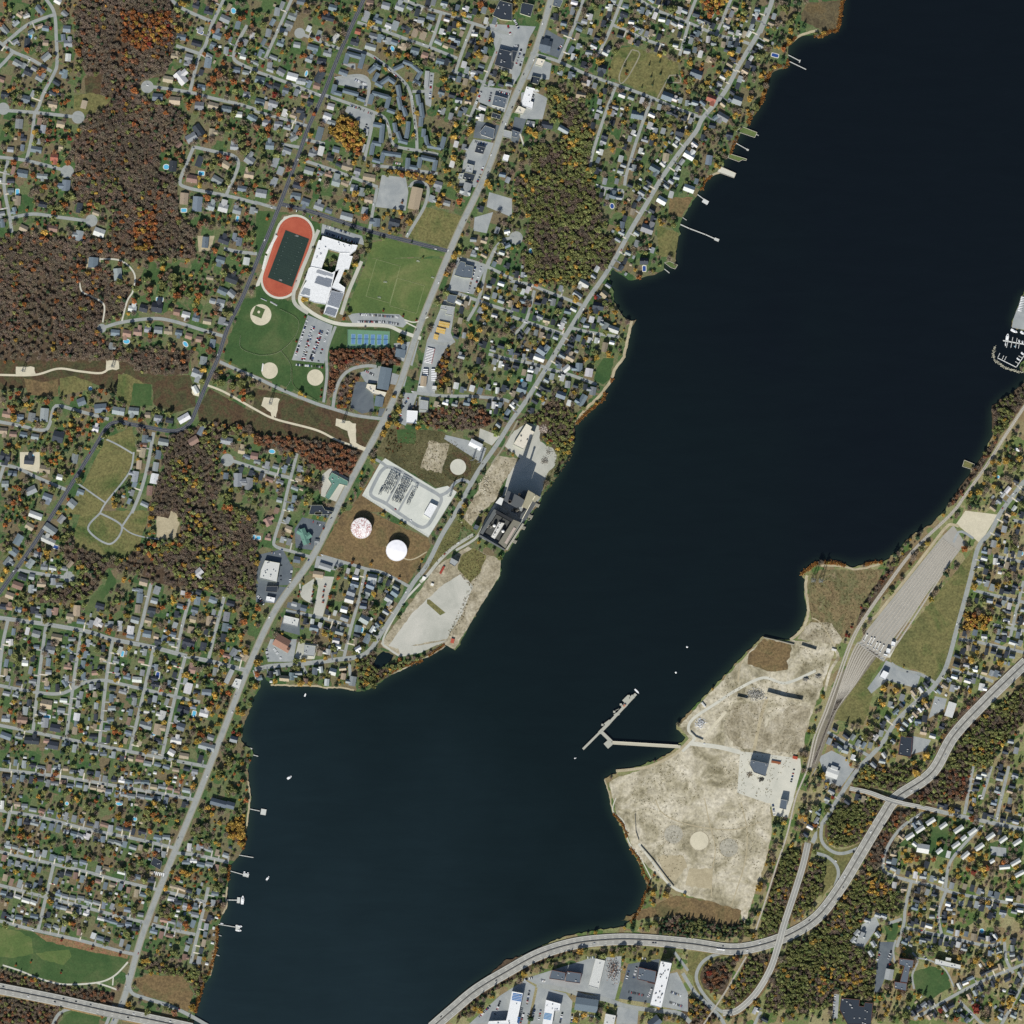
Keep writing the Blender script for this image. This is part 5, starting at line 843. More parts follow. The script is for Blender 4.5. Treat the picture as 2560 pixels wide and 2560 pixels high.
pblock('old_turbine_hall', "P 770,1390 870,1430 660,1775 570,1700", 16, S(110, 108, 98), S(118, 116, 104)); pblock('old_wall', "P 510,1250 560,1270 360,1590 320,1570", 22, S(60, 64, 66), S(92, 96, 96)); pblock('gable_wall', "P 545,1265 770,1390 745,1420 530,1300", 26, S(40, 42, 44), S(44, 46, 48)); pblock('end_wall', "P 320,1590 660,1790 650,1805 305,1610", 12, S(70, 72, 74), S(100, 104, 104)); pblock('floor_slab', "P 380,1580 545,1320 745,1430 580,1690", 5, S(60, 60, 60), S(74, 76, 74)); pblock('roof_walk', "P 575,1420 650,1440 520,1650 470,1620", 9, S(150, 150, 146), S(196, 196, 190))
pblock('skylight_strip', "P 775,1490 805,1505 680,1720 650,1700", 17.2, S(150, 140, 132), S(170, 158, 148), 17); pblock('river_gantry', "P 890,1440 915,1450 690,1800 665,1790", 6, S(140, 138, 128), S(160, 158, 146))
for x, y in ((515, 1470), (632, 1545)): q = MB(); X, Y = wx(cv('P', x, y)[0]), wy(cv('P', x, y)[1]); q.lathe(X, Y, [(3.6, 7), (3.6, 15), (2.2, 16.5), (.3, 17)], 20, S(214, 214, 210)); q.build('silo', parent=pw, origin=og)
for k in range(9):
    x, y = cv('P', 600 - k * 12, 1430 + k * 22); q = MB(); q.box(wx(x), wy(y), 11, 13.5, 3.4, 2.6, .95, S(226, 226, 222) if k % 3 else S(60, 62, 64)); q.lathe(wx(x), wy(y), [(.6, 13.5), (.6, 14.4)], 8, S(180, 180, 176)); q.build('fan_unit', parent=pw, origin=og)
for x, y in ((1090, 1195), (1000, 1345), (902, 1497), (785, 1682)): q = MB(); c = cv('P', x, y); q.box(wx(c[0]), wy(c[1]), -1, 4.2, 9.5, 8, math.radians(-27), S(150, 148, 134)); q.box(wx(c[0]), wy(c[1]), 4.2, 5, 7.5, 6, math.radians(-27), S(128, 126, 114)); q.build('intake_pier', parent=pw, origin=og)
q = MB(); a, b_ = cv('P', 1060, 1070), cv('P', 890, 1380); q.beam((wx(a[0]), wy(a[1]), 33.5), (wx(b_[0]), wy(b_[1]), 21.5), 1.4, S(200, 196, 176)); q.build('conveyor', parent=pw, origin=og)
def stack(tk, x, y, r, h, label):
    c = cv(tk, x, y); root = thing('chimney_stack', *c, 2.0, label, 'chimney'); g = org(root); q = MB(); q.lathe(g[0], g[1], [(r, 2), (r * .72, 2 + h)], 24, S(150, 146, 138), cap=False); q.build('flue', parent=root, origin=g)
    q = MB(); q.lathe(g[0], g[1], [(r * .72 + .4, h), (r * .72 + .4, 2 + h + .6), (r * .5, 2 + h + .6), (r * .5, h - 6)], 24, S(60, 58, 56)); q.build('rim', parent=root, origin=g)
stack('P', 722, 1150, 5.2, 112, 'tallest chimney throwing a long thin shadow over the long shed'); stack('P', 850, 1050, 2.8, 74, 'slimmer chimney beside the boiler house')
B_('warehouse', 'long pale shed with small roof vents beside the power station', 'warehouse', "P 945,105 1020,150 1000,190 1055,215 905,450 768,385", 9, 'c', 'c', 9, unitcol=S(60, 62, 64)); B_('shed_block', 'small dark shed with a slate roof beside the old tracks', 'shed', "P 262,1455 315,1480 280,1535 230,1510", 14, 's', 'd', 1); B_('gatehouse', 'small dark gatehouse roof on the waste ground', 'shed', "12 1475,345 1530,375 1500,410 1460,385", 11, 'g', 'd', 1)
for k, (tk, x, y, L, W, a, c, lb) in enumerate((('12', 1405, 438, 62, 16, -62, (150, 62, 48), 'rusty red container on the weedy waste ground'), ('12', 1483, 972, 26, 34, 15, (170, 84, 66), 'red-roofed hut at the tip of the coal pad quay'), ('Y', 1545, 1336, 92, 22, 10, (136, 82, 52), 'long brown container in the pale works yard'), ('Y', 1730, 1290, 48, 28, 12, (160, 70, 48), 'short red container near the railway'), ('Y', 845, 780, 16, 56, -38, (226, 226, 220), 'white container by the peninsula quay'), ('12', 1268, 500, 26, 26, 20, (228, 228, 222), 'white gate hut where the plant road meets the avenue'), ('12', 1330, 547, 22, 18, 20, (220, 220, 214), 'small white hut by the coal pad gate'), ('32', 497, 1040, 36, 16, 15, (206, 204, 196), 'pale hut beside the peninsula gate'))):
    c_ = cv(tk, x, y); root = thing('container', *c_, 2.0, lb, 'container'); g = org(root); s_ = M / FR[tk][2]; q = MB(); q.box(g[0], g[1], 2, 4.9, L * s_, W * s_, -math.radians(a), S(*c)); q.build('container_body', parent=root, origin=g); q = MB()
    for i in range(7): q.box(g[0] + math.cos(-math.radians(a)) * (i - 3) * L * s_ / 7.5, g[1] + math.sin(-math.radians(a)) * (i - 3) * L * s_ / 7.5, 4.903, 5.05, .35, W * s_ * .96, -math.radians(a), S(*c, .85))
    q.build('roof_rib', parent=root, origin=g); stamp(NOTREE, *c_, 6)
# ------------------------------------------------------------------ substation equipment
def switchgear(c0, lu, lv, nu, nv, label):
    ctr = np.array(cv('Q', *c0)); u = np.array(cv('Q', 700, 600)) - np.array(cv('Q', 560, 880)); u = u / np.linalg.norm(u); v = np.array([-u[1], u[0]]); lu, lv = lu / 6.44, lv / 6.44
    root = thing('switchgear', *ctr, 2.0, label, 'switchgear'); g = org(root); r = np.random.default_rng(int(c0[0])); an = math.atan2(-u[1], u[0])
    pt = lambda i, j: (lambda q: (wx(q[0]), wy(q[1])))(ctr + u * (i - .5) * lu + v * (j - .5) * lv)
    for i in range(nu):
        gan = MB(); js = sorted(r.choice(nv, max(2, int(nv * r.uniform(.5, .95))), replace=False)); P0 = [pt((i + .5) / nu, (j + .5) / nv) for j in range(js[0], js[-1] + 1)]
        for X, Y in P0: gan.box(X, Y, 2, 9.6, .6, .6, 0, S(118, 124, 126))
        gan.beam((*P0[0], 9.6), (*P0[-1], 9.6), .8, S(138, 142, 142)); gan.build('gantry', parent=root, origin=g)
        for j in range(nv):
            if r.random() > .7: continue
            X, Y = pt((i + r.uniform(.2, 1)) / nu, (j + r.uniform(.2, .9)) / nv); q = MB(); q.box(X, Y, 2, r.uniform(3.2, 4.4), r.uniform(1.6, 3.4), 1.6, an, S(*(np.array((96, 104, 106)) * r.uniform(.8, 1.5)))); q.lathe(X + .4, Y, [(.22, 3.1), (.3, 5.6), (.1, 5.8)], 6, S(110, 96, 88)); q.lathe(X - .4, Y, [(.22, 3.1), (.3, 5.6), (.1, 5.8)], 6, S(110, 96, 88)); q.build('breaker', parent=root, origin=g)
switchgear((625, 560), 360, 190, 9, 7, 'western bank of substation switchgear inside the round drive'); switchgear((795, 690), 420, 170, 11, 7, 'middle bank of substation switchgear between two lanes'); switchgear((965, 770), 340, 70, 9, 3, 'eastern bank of substation switchgear on open gravel')
switchgear((470, 700), 130, 60, 4, 3, 'small transformer group at the west side of the yard')
B_('control_house', 'bright white control building in the substation yard', 'control building', "Q 1262,882 1375,935 1260,1135 1155,1068", 6, 'w', 'w', 0)
MB_f = MB(); pl = SUB + [SUB[0]]
fr = thing('fence', *SUB[0], 2.0, 'wire fence round the substation yard', 'fence'); g = org(fr)
for a, b_ in zip(pl[:-1], pl[1:]):
    for hgt in (1.0, 2.6): MB_f.beam((wx(a[0]), wy(a[1]), 2 + hgt), (wx(b_[0]), wy(b_[1]), 2 + hgt), .12, S(140, 144, 140))
    n = int(math.hypot(a[0] - b_[0], a[1] - b_[1]) / 6)
    for k in range(n): MB_f.box(wx(a[0] + (b_[0] - a[0]) * k / n), wy(a[1] + (b_[1] - a[1]) * k / n), 2, 4.7, .15, .15, 0, S(140, 144, 140))
MB_f.build('fence_rails', parent=fr, origin=g)
def pylon(tk, x, y, h, label, w0=9):
    c = cv(tk, x, y); root = thing('pylon', *c, 2.0, label, 'pylon'); X, Y, _ = g = org(root); col = S(120, 124, 122); legs = MB()
    for sx_, sy_ in ((1, 1), (1, -1), (-1, -1), (-1, 1)):
        q = MB(); q.beam((X + sx_ * w0 / 2, Y + sy_ * w0 / 2, 1.6), (X + sx_ * .6, Y + sy_ * .6, 2 + h), .55, col); q.build('leg', parent=root, origin=g)
    for k in range(6):
        f0, f1 = k / 6, (k + 1) / 6; s0, s1 = w0 / 2 * (1 - f0) + .6 * f0, w0 / 2 * (1 - f1) + .6 * f1
        for p0, p1 in (((1, 1), (1, -1)), ((1, -1), (-1, -1)), ((-1, -1), (-1, 1)), ((-1, 1), (1, 1))): legs.beam((X + p0[0] * s0, Y + p0[1] * s0, 2 + h * f0), (X + p1[0] * s1, Y + p1[1] * s1, 2 + h * f1), .3, col)
    legs.build('bracing', parent=root, origin=g)
    for k, fz in enumerate((.7, .84, .97)): q = MB(); q.beam((X - 6 + k, Y - 2, 2 + h * fz), (X + 6 - k, Y + 2, 2 + h * fz), .5, col); q.build('cross_arm', parent=root, origin=g)
pylon('32', 342, 515, 42, 'western lattice pylon on the northern peninsula'); pylon('32', 398, 518, 42, 'eastern lattice pylon on the northern peninsula')
pylon('11', 108, 1112, 30, 'lattice pylon on the gravel pad west of the corridor track', 6); pylon('11', 660, 1252, 30, 'lattice pylon on the gravel pad near the avenue', 6); pylon('01', 178, 865, 30, 'lattice pylon on the fenced gravel pad at the left edge', 6); pylon('01', 852, 832, 30, 'lattice pylon on the eastern gravel pad of the left corridor', 6)
pylon('P', 225, 590, 26, 'western mast beside the angled works lot', 3); pylon('P', 312, 620, 26, 'eastern mast beside the angled works lot', 3); pylon('Q', 1580, 770, 30, 'mast at the substation gate', 3)
# railway
def railway(txt, label, gauge=1.6):
    q = smooth(P(txt), 7); x, y = q[len(q) // 2]; root = thing('railway_track', x, y, 2.0, label, 'railway track'); g = org(root); p = np.array(q); d = np.gradient(p, axis=0); d /= np.linalg.norm(d, axis=1)[:, None]; n = np.stack([-d[:, 1], d[:, 0]], 1)
    bd, sl_, rl = MB(), MB(), MB(); zb = MAXZ + .05; H = lambda k, s_, z: (wx(p[k][0] + n[k][0] * s_), wy(p[k][1] + n[k][1] * s_), z)
    for k in range(len(q) - 1):
        bd.face([H(k, -2.3, zb - .3), H(k, -1.6, zb), H(k + 1, -1.6, zb), H(k + 1, -2.3, zb - .3)], S(150, 144, 132)); bd.face([H(k, -1.6, zb), H(k, 1.6, zb), H(k + 1, 1.6, zb), H(k + 1, -1.6, zb)], S(186, 182, 170)); bd.face([H(k, 1.6, zb), H(k, 2.3, zb - .3), H(k + 1, 2.3, zb - .3), H(k + 1, 1.6, zb)], S(150, 144, 132))
        for s_ in (-gauge / 2, gauge / 2): rl.beam(H(k, s_, zb + .22), H(k + 1, s_, zb + .22), .22, S(118, 110, 100))
        for f in (0, .5): pa = np.array(H(k, -1.3, zb + .06)) * (1 - f) + np.array(H(k + 1, -1.3, zb + .06)) * f; pb = np.array(H(k, 1.3, zb + .06)) * (1 - f) + np.array(H(k + 1, 1.3, zb + .06)) * f; sl_.beam(pa, pb, .26, S(160, 154, 142))
    bd.build('ballast_bed', parent=root, origin=g); sl_.build('sleeper', parent=root, origin=g); rl.build('rail', parent=root, origin=g)
    a, b_ = offset_pair(q, 8); fill(NOTREE, [tuple(k) for k in a] + [tuple(k) for k in b_[::-1]]); fill(NOHOUSE, [tuple(k) for k in a] + [tuple(k) for k in b_[::-1]])
railway("31 1960,1090 1800,1330 1650,1570 1500,1780 1380,1940 | 32 1100,280 900,540 720,800 620,980 520,1250 430,1500 350,1700 295,1940 | B 620,170 570,380 510,560 450,750 390,930", 'main railway line following the eastern shore')
railway("B 335,1085 250,1230 180,1340 85,1480", 'railway line emerging inside the loop ramps')
railway("31 1945,1130 1790,1365 1640,1600 1490,1810 1395,1940 | 32 1115,280 912,545 735,800 638,980 540,1250 450,1500 372,1700 318,1940", 'second line hugging the main railway')
for k in range(9):
    f = k / 8; a = (1325 + 105 * f, 205 + 80 * f); b_ = (770 + 155 * f, 905 + 155 * f); c_ = (665 + 140 * f, 1010 + 70 * f); e = (555 + 100 * f, 1290 + 10 * f); h_ = (480 + 12 * f, 1530)
    railway("32 %d,%d %d,%d %d,%d %d,%d %d,%d %d,1900" % (*a, *b_, *c_, *e, *h_, 335 + 15 * f), ('westernmost', 'second', 'third', 'fourth', 'middle', 'sixth', 'seventh', 'eighth', 'easternmost')[k] + ' siding from the west in the grey rail yard')

for k, (x0, y0, x1, y1) in enumerate(((728, 925, 742, 975), (772, 945, 762, 1003), (800, 950, 778, 1008), (822, 985, 800, 1035), (845, 990, 822, 1040), (872, 1005, 845, 1060))):
    c = cv('32', (x0 + x1) / 2, (y0 + y1) / 2); root = thing('rail_platform', *c, 2.0, ('westernmost', 'second', 'third', 'fourth', 'fifth', 'easternmost')[k] + ' white servicing platform from the west across the rail yard throat', 'platform', 'white platforms at the yard throat'); g = org(root); L = math.hypot(x1 - x0, y1 - y0) / 3.02 * M; q = MB(); q.box(g[0], g[1], MAXZ, MAXZ + 1.2, L, 2.0, math.radians(62), S(206, 206, 200)); q.build('platform_slab', parent=root, origin=g); q = MB()
    for f in (-.48, .48): q.box(g[0] + math.cos(1.08) * f * L, g[1] + math.sin(1.08) * f * L, MAXZ + 1.2, MAXZ + 2.6, 1.6, 3.6, math.radians(62), S(214, 214, 210))
    q.build('buffer_post', parent=root, origin=g)
# ------------------------------------------------------------------ houses: traced ones first, then along the streets
HC = {'g': (S(136, 142, 144), 'grey-roofed'), 'w': (S(192, 194, 192), 'white-roofed'), 'd': (S(58, 64, 72), 'dark-roofed'), 't': (S(156, 144, 124), 'tan-roofed'), 'p': (S(138, 114, 102), 'brown-roofed'), 'b': (S(110, 122, 130), 'blue-grey-roofed'), 'r': (S(150, 94, 78), 'red-roofed')}
TRACED = {
'00': "437 10 30 w;300 75 50 b 80 42;150 115 35 t 45 30;490 105 40 g 50 36;35 225 50 g 70 40;345 215 10 b;505 220 5 b 55 50;205 330 95 d 80 40;345 325 5 t 40 40;515 330 0 g 60 50;350 430 -40 g 70 45;515 435 95 w 55 40;135 480 30 g 70 45;215 545 25 d 65 50;300 590 30 g 55 45;490 560 100 b 65 40;10 600 20 p;40 715 10 d 60 36;195 750 15 b 65 55;395 790 10 t 75 45;635 790 105 t 60 40;145 935 95 g 70 55;325 975 100 g 60 40;460 940 10 t 60 50;80 1130 5 g 45 36;275 1130 10 b 80 45;410 1190 5 r 55 50;460 1110 5 t 30 30;170 1310 10 b 80 55;320 1330 5 g 80 36;500 1400 95 b 80 60;135 1515 95 t 70 42;330 1545 10 d 75 40;600 1570 100 d 75 42;725 1610 20 t 50 30;180 1725 25 t 60 45;395 1725 10 p 80 45;600 1780 100 g 75 55;750 1755 20 w 80 60;1370 280 10 b 65 45;1480 45 20 d;1575 90 15 d 65 36;1640 270 20 b 60 50;1485 330 15 d 75 40;1320 425 10 t 55 38;1425 435 15 g 55 50;1570 475 100 b 75 50;1700 145 25 g 75 50;1795 190 105 b 60 36;1905 270 100 w 45 36;1835 430 15 w 45 35;1785 530 10 b 55 42;1270 600 10 t 75 45;1365 590 50 w 100 65;1520 660 10 b 60 40;1190 735 5 b 75 55;1320 760 5 t 80 55;1505 800 5 g 65 60;1610 800 15 t 75 50;1710 825 10 b 75 45;1865 715 15 g 55 45;1800 865 5 w 55 40;1905 890 30 b 70 45;1500 985 55 d 90 60;1445 1040 -30 g 80 60;1600 1000 95 t 55 42;1350 1095 -40 p 50 30;1305 1255 95 d 80 55;1770 1110 5 g 60 42;1505 1220 -70 d 80 45;1705 1245 30 t 60 50;1450 1350 10 p 80 55;1640 1360 30 g 80 50;1885 1210 35 g 70 60;1880 1320 10 t 70 50;1830 1425 10 b 70 40;1390 1500 95 t 85 60;1490 1540 95 b 110 70;1590 1560 15 g 60 55;1685 1570 15 w 70 60;1790 1590 15 g 60 50;1905 1590 100 g;1550 1830 95 b 80 45;1690 1815 20 d 80 50;1770 1790 100 b 60 30;1805 1825 100 b 60 40",
'01': "890 140 85 g 90 60;1665 30 15 b 65 50;1860 40 100 w 55 45;1750 175 20 d 90 60;1585 165 10 t 50 28;1680 265 25 b 70 50;1750 285 40 g 60 50;1665 355 15 g 60 55;1605 340 15 g 40 36;1000 400 10 w 60 45;1085 395 15 d 60 55;1185 390 10 d 80 70;1335 425 10 p 45 45;1405 445 15 w 60 45;1480 470 15 b 50 45;1565 495 10 t 60 40;1675 490 15 g 50 55;870 580 5 b 65 45;960 585 10 p 60 50;1040 575 5 p 60 50;1115 555 10 g 45 45;1195 560 5 g 60 50;1270 570 5 t 60 40;1350 580 10 b 50 40;1425 605 15 p 50 42;1505 630 10 p 50 42;1605 660 100 b 60 40;840 680 100 g 50 35;1535 790 100 g 60 50;1490 890 20 g 80 60;1475 1010 60 w 60 36;615 1100 -20 b 60 55;760 1150 -5 b 90 65;895 1170 10 g 90 55;1010 1170 5 g 75 50;1115 1200 5 t 40 40;1195 1225 10 g 60 45;1280 1240 10 d 55 40;1390 1225 -30 w 90 50;50 1195 10 p 60 45;150 1215 5 b 60 38;240 1215 100 g 60 50;335 1200 95 g 100 60;720 1305 15 w 50 42;440 1365 15 d 80 80;25 1320 5 t 60 45;100 1345 5 p 55 38;180 1350 10 b 55 40;265 1365 10 g 55 40;40 1510 10 d 75 65;220 1545 5 d 70 55;565 1530 100 g 70 45;340 1610 10 t 80 55;95 1640 5 b 65 38;455 1670 15 w 50 40;40 1720 0 g 50 45;235 1770 -25 g 80 55;360 1820 20 b 70 50;545 1870 40 g 60 60;610 1780 20 b 50 35;1095 1380 95 b 55 45;1075 1485 100 t 70 42;1235 1405 10 g 75 50;1195 1500 100 b 65 42;1050 1575 95 t 65 36;1175 1590 100 g 65 40;1020 1665 100 g 80 45;1165 1680 100 w 75 55;1130 1770 95 p 70 40;1460 1395 -30 p 75 55;1520 1320 -60 b 70 40;1710 1395 10 g 90 50;1825 1470 10 t 50 45;1920 1510 10 p 55 50;1705 1660 95 b 45 36;1795 1690 90 g 100 60;1880 1720 100 g 90 55",
'10': "160 90 100 g 60 40;275 125 20 g 60 50;250 185 20 g 60 45;540 135 15 d 100 40;95 250 100 g 60 40;210 240 15 g 60 45;600 290 -60 w 75 40;310 340 10 g 50 40;185 330 20 b 50 40;430 360 15 b 80 40;540 405 15 g 60 40;495 465 10 d 65 45;400 450 20 g 50 40;190 545 30 g 60 50;275 580 15 w 80 55;340 615 10 g 70 45;480 580 -60 d 90 55;155 655 20 d 50 50;460 650 15 p 50 45;30 605 15 b 70 50;225 685 15 b 45 40;30 770 15 b 70 45;130 785 15 g 70 50;335 835 10 d 60 40;410 770 20 d 45 35;80 930 10 g 60 50;170 940 10 g 60 45;285 1040 -30 g 60 40;105 1100 5 b 60 55;235 1140 20 g 65 40;145 1225 -70 g 75 45;185 1290 -70 g 60 45;135 1375 -70 g 70 45;40 1460 10 g 80 60;105 490 10 g 36 40;565 805 15 w 50 45;540 880 20 w 60 50;480 1010 -75 b 100 45;430 1160 15 g 60 50;490 1140 -75 w 70 40;560 1195 15 d 50 40;570 925 20 g 60 36;605 1130 15 b 50 40;690 1260 15 t 80 55;400 1290 15 g 70 50;765 1295 15 g 45 45;605 1375 15 g 60 60;855 1340 10 t 90 50;310 1400 15 d 60 45;300 1480 10 b 75 50;375 1525 20 b 60 50;475 1560 20 g 70 50;550 1590 20 b 50 40;685 1635 15 g 90 55;740 1420 10 g 50 50;800 1450 100 g 60 45;850 1510 10 t 60 45;820 1590 100 g 50 45;910 1680 95 b 60 50;1045 1680 15 d 80 55;660 550 20 b 65 40;885 275 15 g 60 45;930 290 105 b 60 40;745 320 15 d 60 45;770 240 15 r 40 40;830 125 -70 g 80 45;920 155 20 b 70 40;1050 195 -70 g 70 45;1085 55 20 g 65 50;1320 130 15 b 60 40;1245 155 10 g 50 40;1260 270 -70 t 60 45;1200 250 -70 t 60 40;1140 225 -60 d 50 45;1000 310 100 g 50 40;580 60 15 b 60 45;340 15 10 b 60 40;860 25 10 p 50 45;980 45 15 g 60 50;1200 385 15 b 60 45;1115 355 100 t 50 40;1275 420 20 p 50 45;1330 440 15 t 40 40;865 355 15 g 80 45;1390 465 15 b 60 40;1325 1500 -70 g 50 40;1375 1395 15 g 60 50;1440 1535 15 g 50 36",
'02': "270 25 20 w 100 45;225 110 30 t 60 45;140 210 -60 b 80 55;380 130 35 g 100 60;365 215 25 w 110 45;105 300 35 b 60 55;60 375 -50 g 70 45;230 390 -55 g 70 45;335 415 5 g 50 42;285 320 20 g 60 45;465 55 -50 g 60 40;170 490 20 d 65 45;240 490 10 g 40 40;315 545 5 t 65 40;400 525 95 g 50 45;235 580 95 g 60 40;135 555 20 p 80 50;75 630 20 t 60 45;530 395 -50 t 55 30;25 715 10 d;70 720 10 p;140 735 10 b 45 40;250 740 95 d 50 40;370 760 100 g 60 40;420 750 100 p 55 36;530 790 10 t 55 45;580 745 95 t 80 50;755 710 15 d 65 40;735 830 -60 w 60 45;835 850 95 g 50 40;905 860 95 w 75 36;985 890 100 w 60 50;1020 815 15 g 60 45;1040 730 95 t 60 40;1055 650 95 b 70 45;1085 530 15 t 60 50;1185 590 -70 g 60 45;1165 670 15 g 50 40;1145 745 10 d 60 45;1120 820 15 t;1110 920 10 b 60 50;1180 940 15 t 36 36;1240 955 -70 b 50 40;1500 455 -40 w 60 50;1490 670 100 b 60 45;1470 740 15 b 50 40;1455 810 15 t 50 45;1440 890 100 t 50 45;1425 985 15 d 90 55;1535 1015 100 d 60 45;1580 820 95 t 70 45;1610 665 20 b 60 45;1710 790 100 g 70 45;1700 870 100 b 60 45;1685 950 100 d 60 40;1740 690 15 d 60 40;1500 605 20 d 40 36;1380 610 100 w 30 30;1765 1060 -60 g 60 45;1850 1100 -60 t 50 40;1450 1190 15 p 55 50;1560 1360 5 b 70 45;1420 1330 -75 w 80 55;1385 1490 15 d 90 50;1540 1520 15 w 65 50;1365 1620 20 b 60 55;1330 1725 10 w 80 45;1560 1770 15 g 120 50;1225 1535 -75 w 70 45;1190 1640 100 t 80 55;1100 1610 15 g 90 50;350 1450 10 t 85 65;340 1590 95 g 70 50;170 1570 5 p 75 50;420 1630 10 d 80 55;240 1725 5 d 110 50;400 1760 10 d 80 55;45 1690 20 b 80 45;45 1560 5 g 60 45;190 1500 100 g 60 40;580 1545 100 w 55 45;565 1650 100 t 55 36;1035 1265 5 w 70 40;190 1140 5 w 45 40;380 1040 10 g 70 55;430 945 10 t 80 45;275 920 15 g 60 50;1765 1715 15 g 55 45;1590 1700 20 g 50 40;1390 1840 10 t 70 40;1295 1815 30 w 50 45",
'12': "445 1200 10 b 40 50;580 1205 15 w 50 50;535 1285 95 w 50 34;270 1240 95 b 55 40;215 1255 5 t 70 40;375 1275 5 p 34 36;660 1240 100 t 45 34;730 1275 100 g 70 48;770 1030 -30 w 45 32;880 495 10 g 65 50;865 555 20 b 60 50;840 605 20 g 50 45;720 605 20 g 60 55;705 660 15 w 65 50;745 545 15 b 60 40;810 710 10 b 50 40;665 735 15 w 50 45;670 800 20 g 60 45;820 810 30 g 70 60;770 880 100 b 50 50;840 955 -65 b 70 45;1005 655 30 g 60 50;1050 610 35 b 55 50;440 875 10 b 65 45;605 970 10 w 50 40;630 905 15 g 60 40;90 75 60 p 60 50;245 130 20 t 50 45;460 220 5 g 30 30;485 1065 10 t 32 40;545 1055 10 w 36 40",
'21': "545 210 30 w 75 50;695 290 40 c 50 50;640 100 -60 w 45 32;495 295 35 g 70 40;705 530 -65 g 50 45;765 555 20 w 80 45;700 690 100 t 70 40;505 840 95 b 60 50;580 880 10 w 55 60;610 1020 100 g 60 45;370 1050 20 b 70 50;530 1090 -60 b 90 45;225 715 35 b 70 55;205 770 20 w 80 45;75 1005 20 b 70 55;440 770 30 t 60 45;410 850 -40 w 60 40;650 380 10 d 80 55;995 40 0 d 60 50",
'20': "1170 730 20 b 80 60;1505 745 20 r 70 50;390 980 30 g 80 40;265 945 10 s 85 50;140 935 10 w 60 40;1080 1275 30 b 80 50;1335 1175 30 w 80 50;1590 885 30 g 90 50;945 870 10 b 90 60;1335 1425 20 w 80 50;1130 1515 30 w 70 50;1700 760 20 g 70 60;1390 560 20 b 90 60;520 720 10 t 70 50;1265 1000 15 d 60 60;680 520 15 s 65 60;1160 1190 100 t 60 45;1485 1210 100 b 70 45;1020 1730 20 g 90 60"}
HOUSES = []   # x, y, L, W (units), angle, roof key, two-storey
def east_of(x, y): return x > 1215 - (y - 640) * .55 if y < 2000 else x > 640
for tk, txt in TRACED.items():
    for it in txt.split(';'):
        v = it.split(); x, y = cv(tk, float(v[0]), float(v[1])); a = float(v[2]); k = v[3].replace('c', 't').replace('s', 'd'); L, W = (float(v[4]), float(v[5])) if len(v) > 5 else (50, 38)
        sc = FR[tk][2]; L, W = max(L, W) / sc, min(L, W) / sc
        if L > W * 1.5 or len(v) <= 5: pass
        if max(float(v[4]) if len(v) > 5 else 1, 0) and len(v) > 5 and float(v[5]) > float(v[4]): a += 90
        if hit(LAND, x, y, 1) is False: continue
        HOUSES.append((x, y, L, W, a, k, 1 if east_of(x, y) else 0, True)); stamp(NOHOUSE, x, y, L * .42)
rw = 'ggggbbbddtwp'; re_ = 'ddddgggbwwt'
def put_house(x, y, ang, L, W, k, two):
    r = max(L, W) * .5
    if not (-20 < x < 2580 and -20 < y < 2580): return False
    if 0 <= x < 2560 and 0 <= y < 2560 and not LAND[int(y), int(x)]: return False
    if hit(NOHOUSE, x, y, r * .66): return False
    HOUSES.append((x, y, L, W, ang, k, two, False)); stamp(NOHOUSE, x, y, r * .74); return True
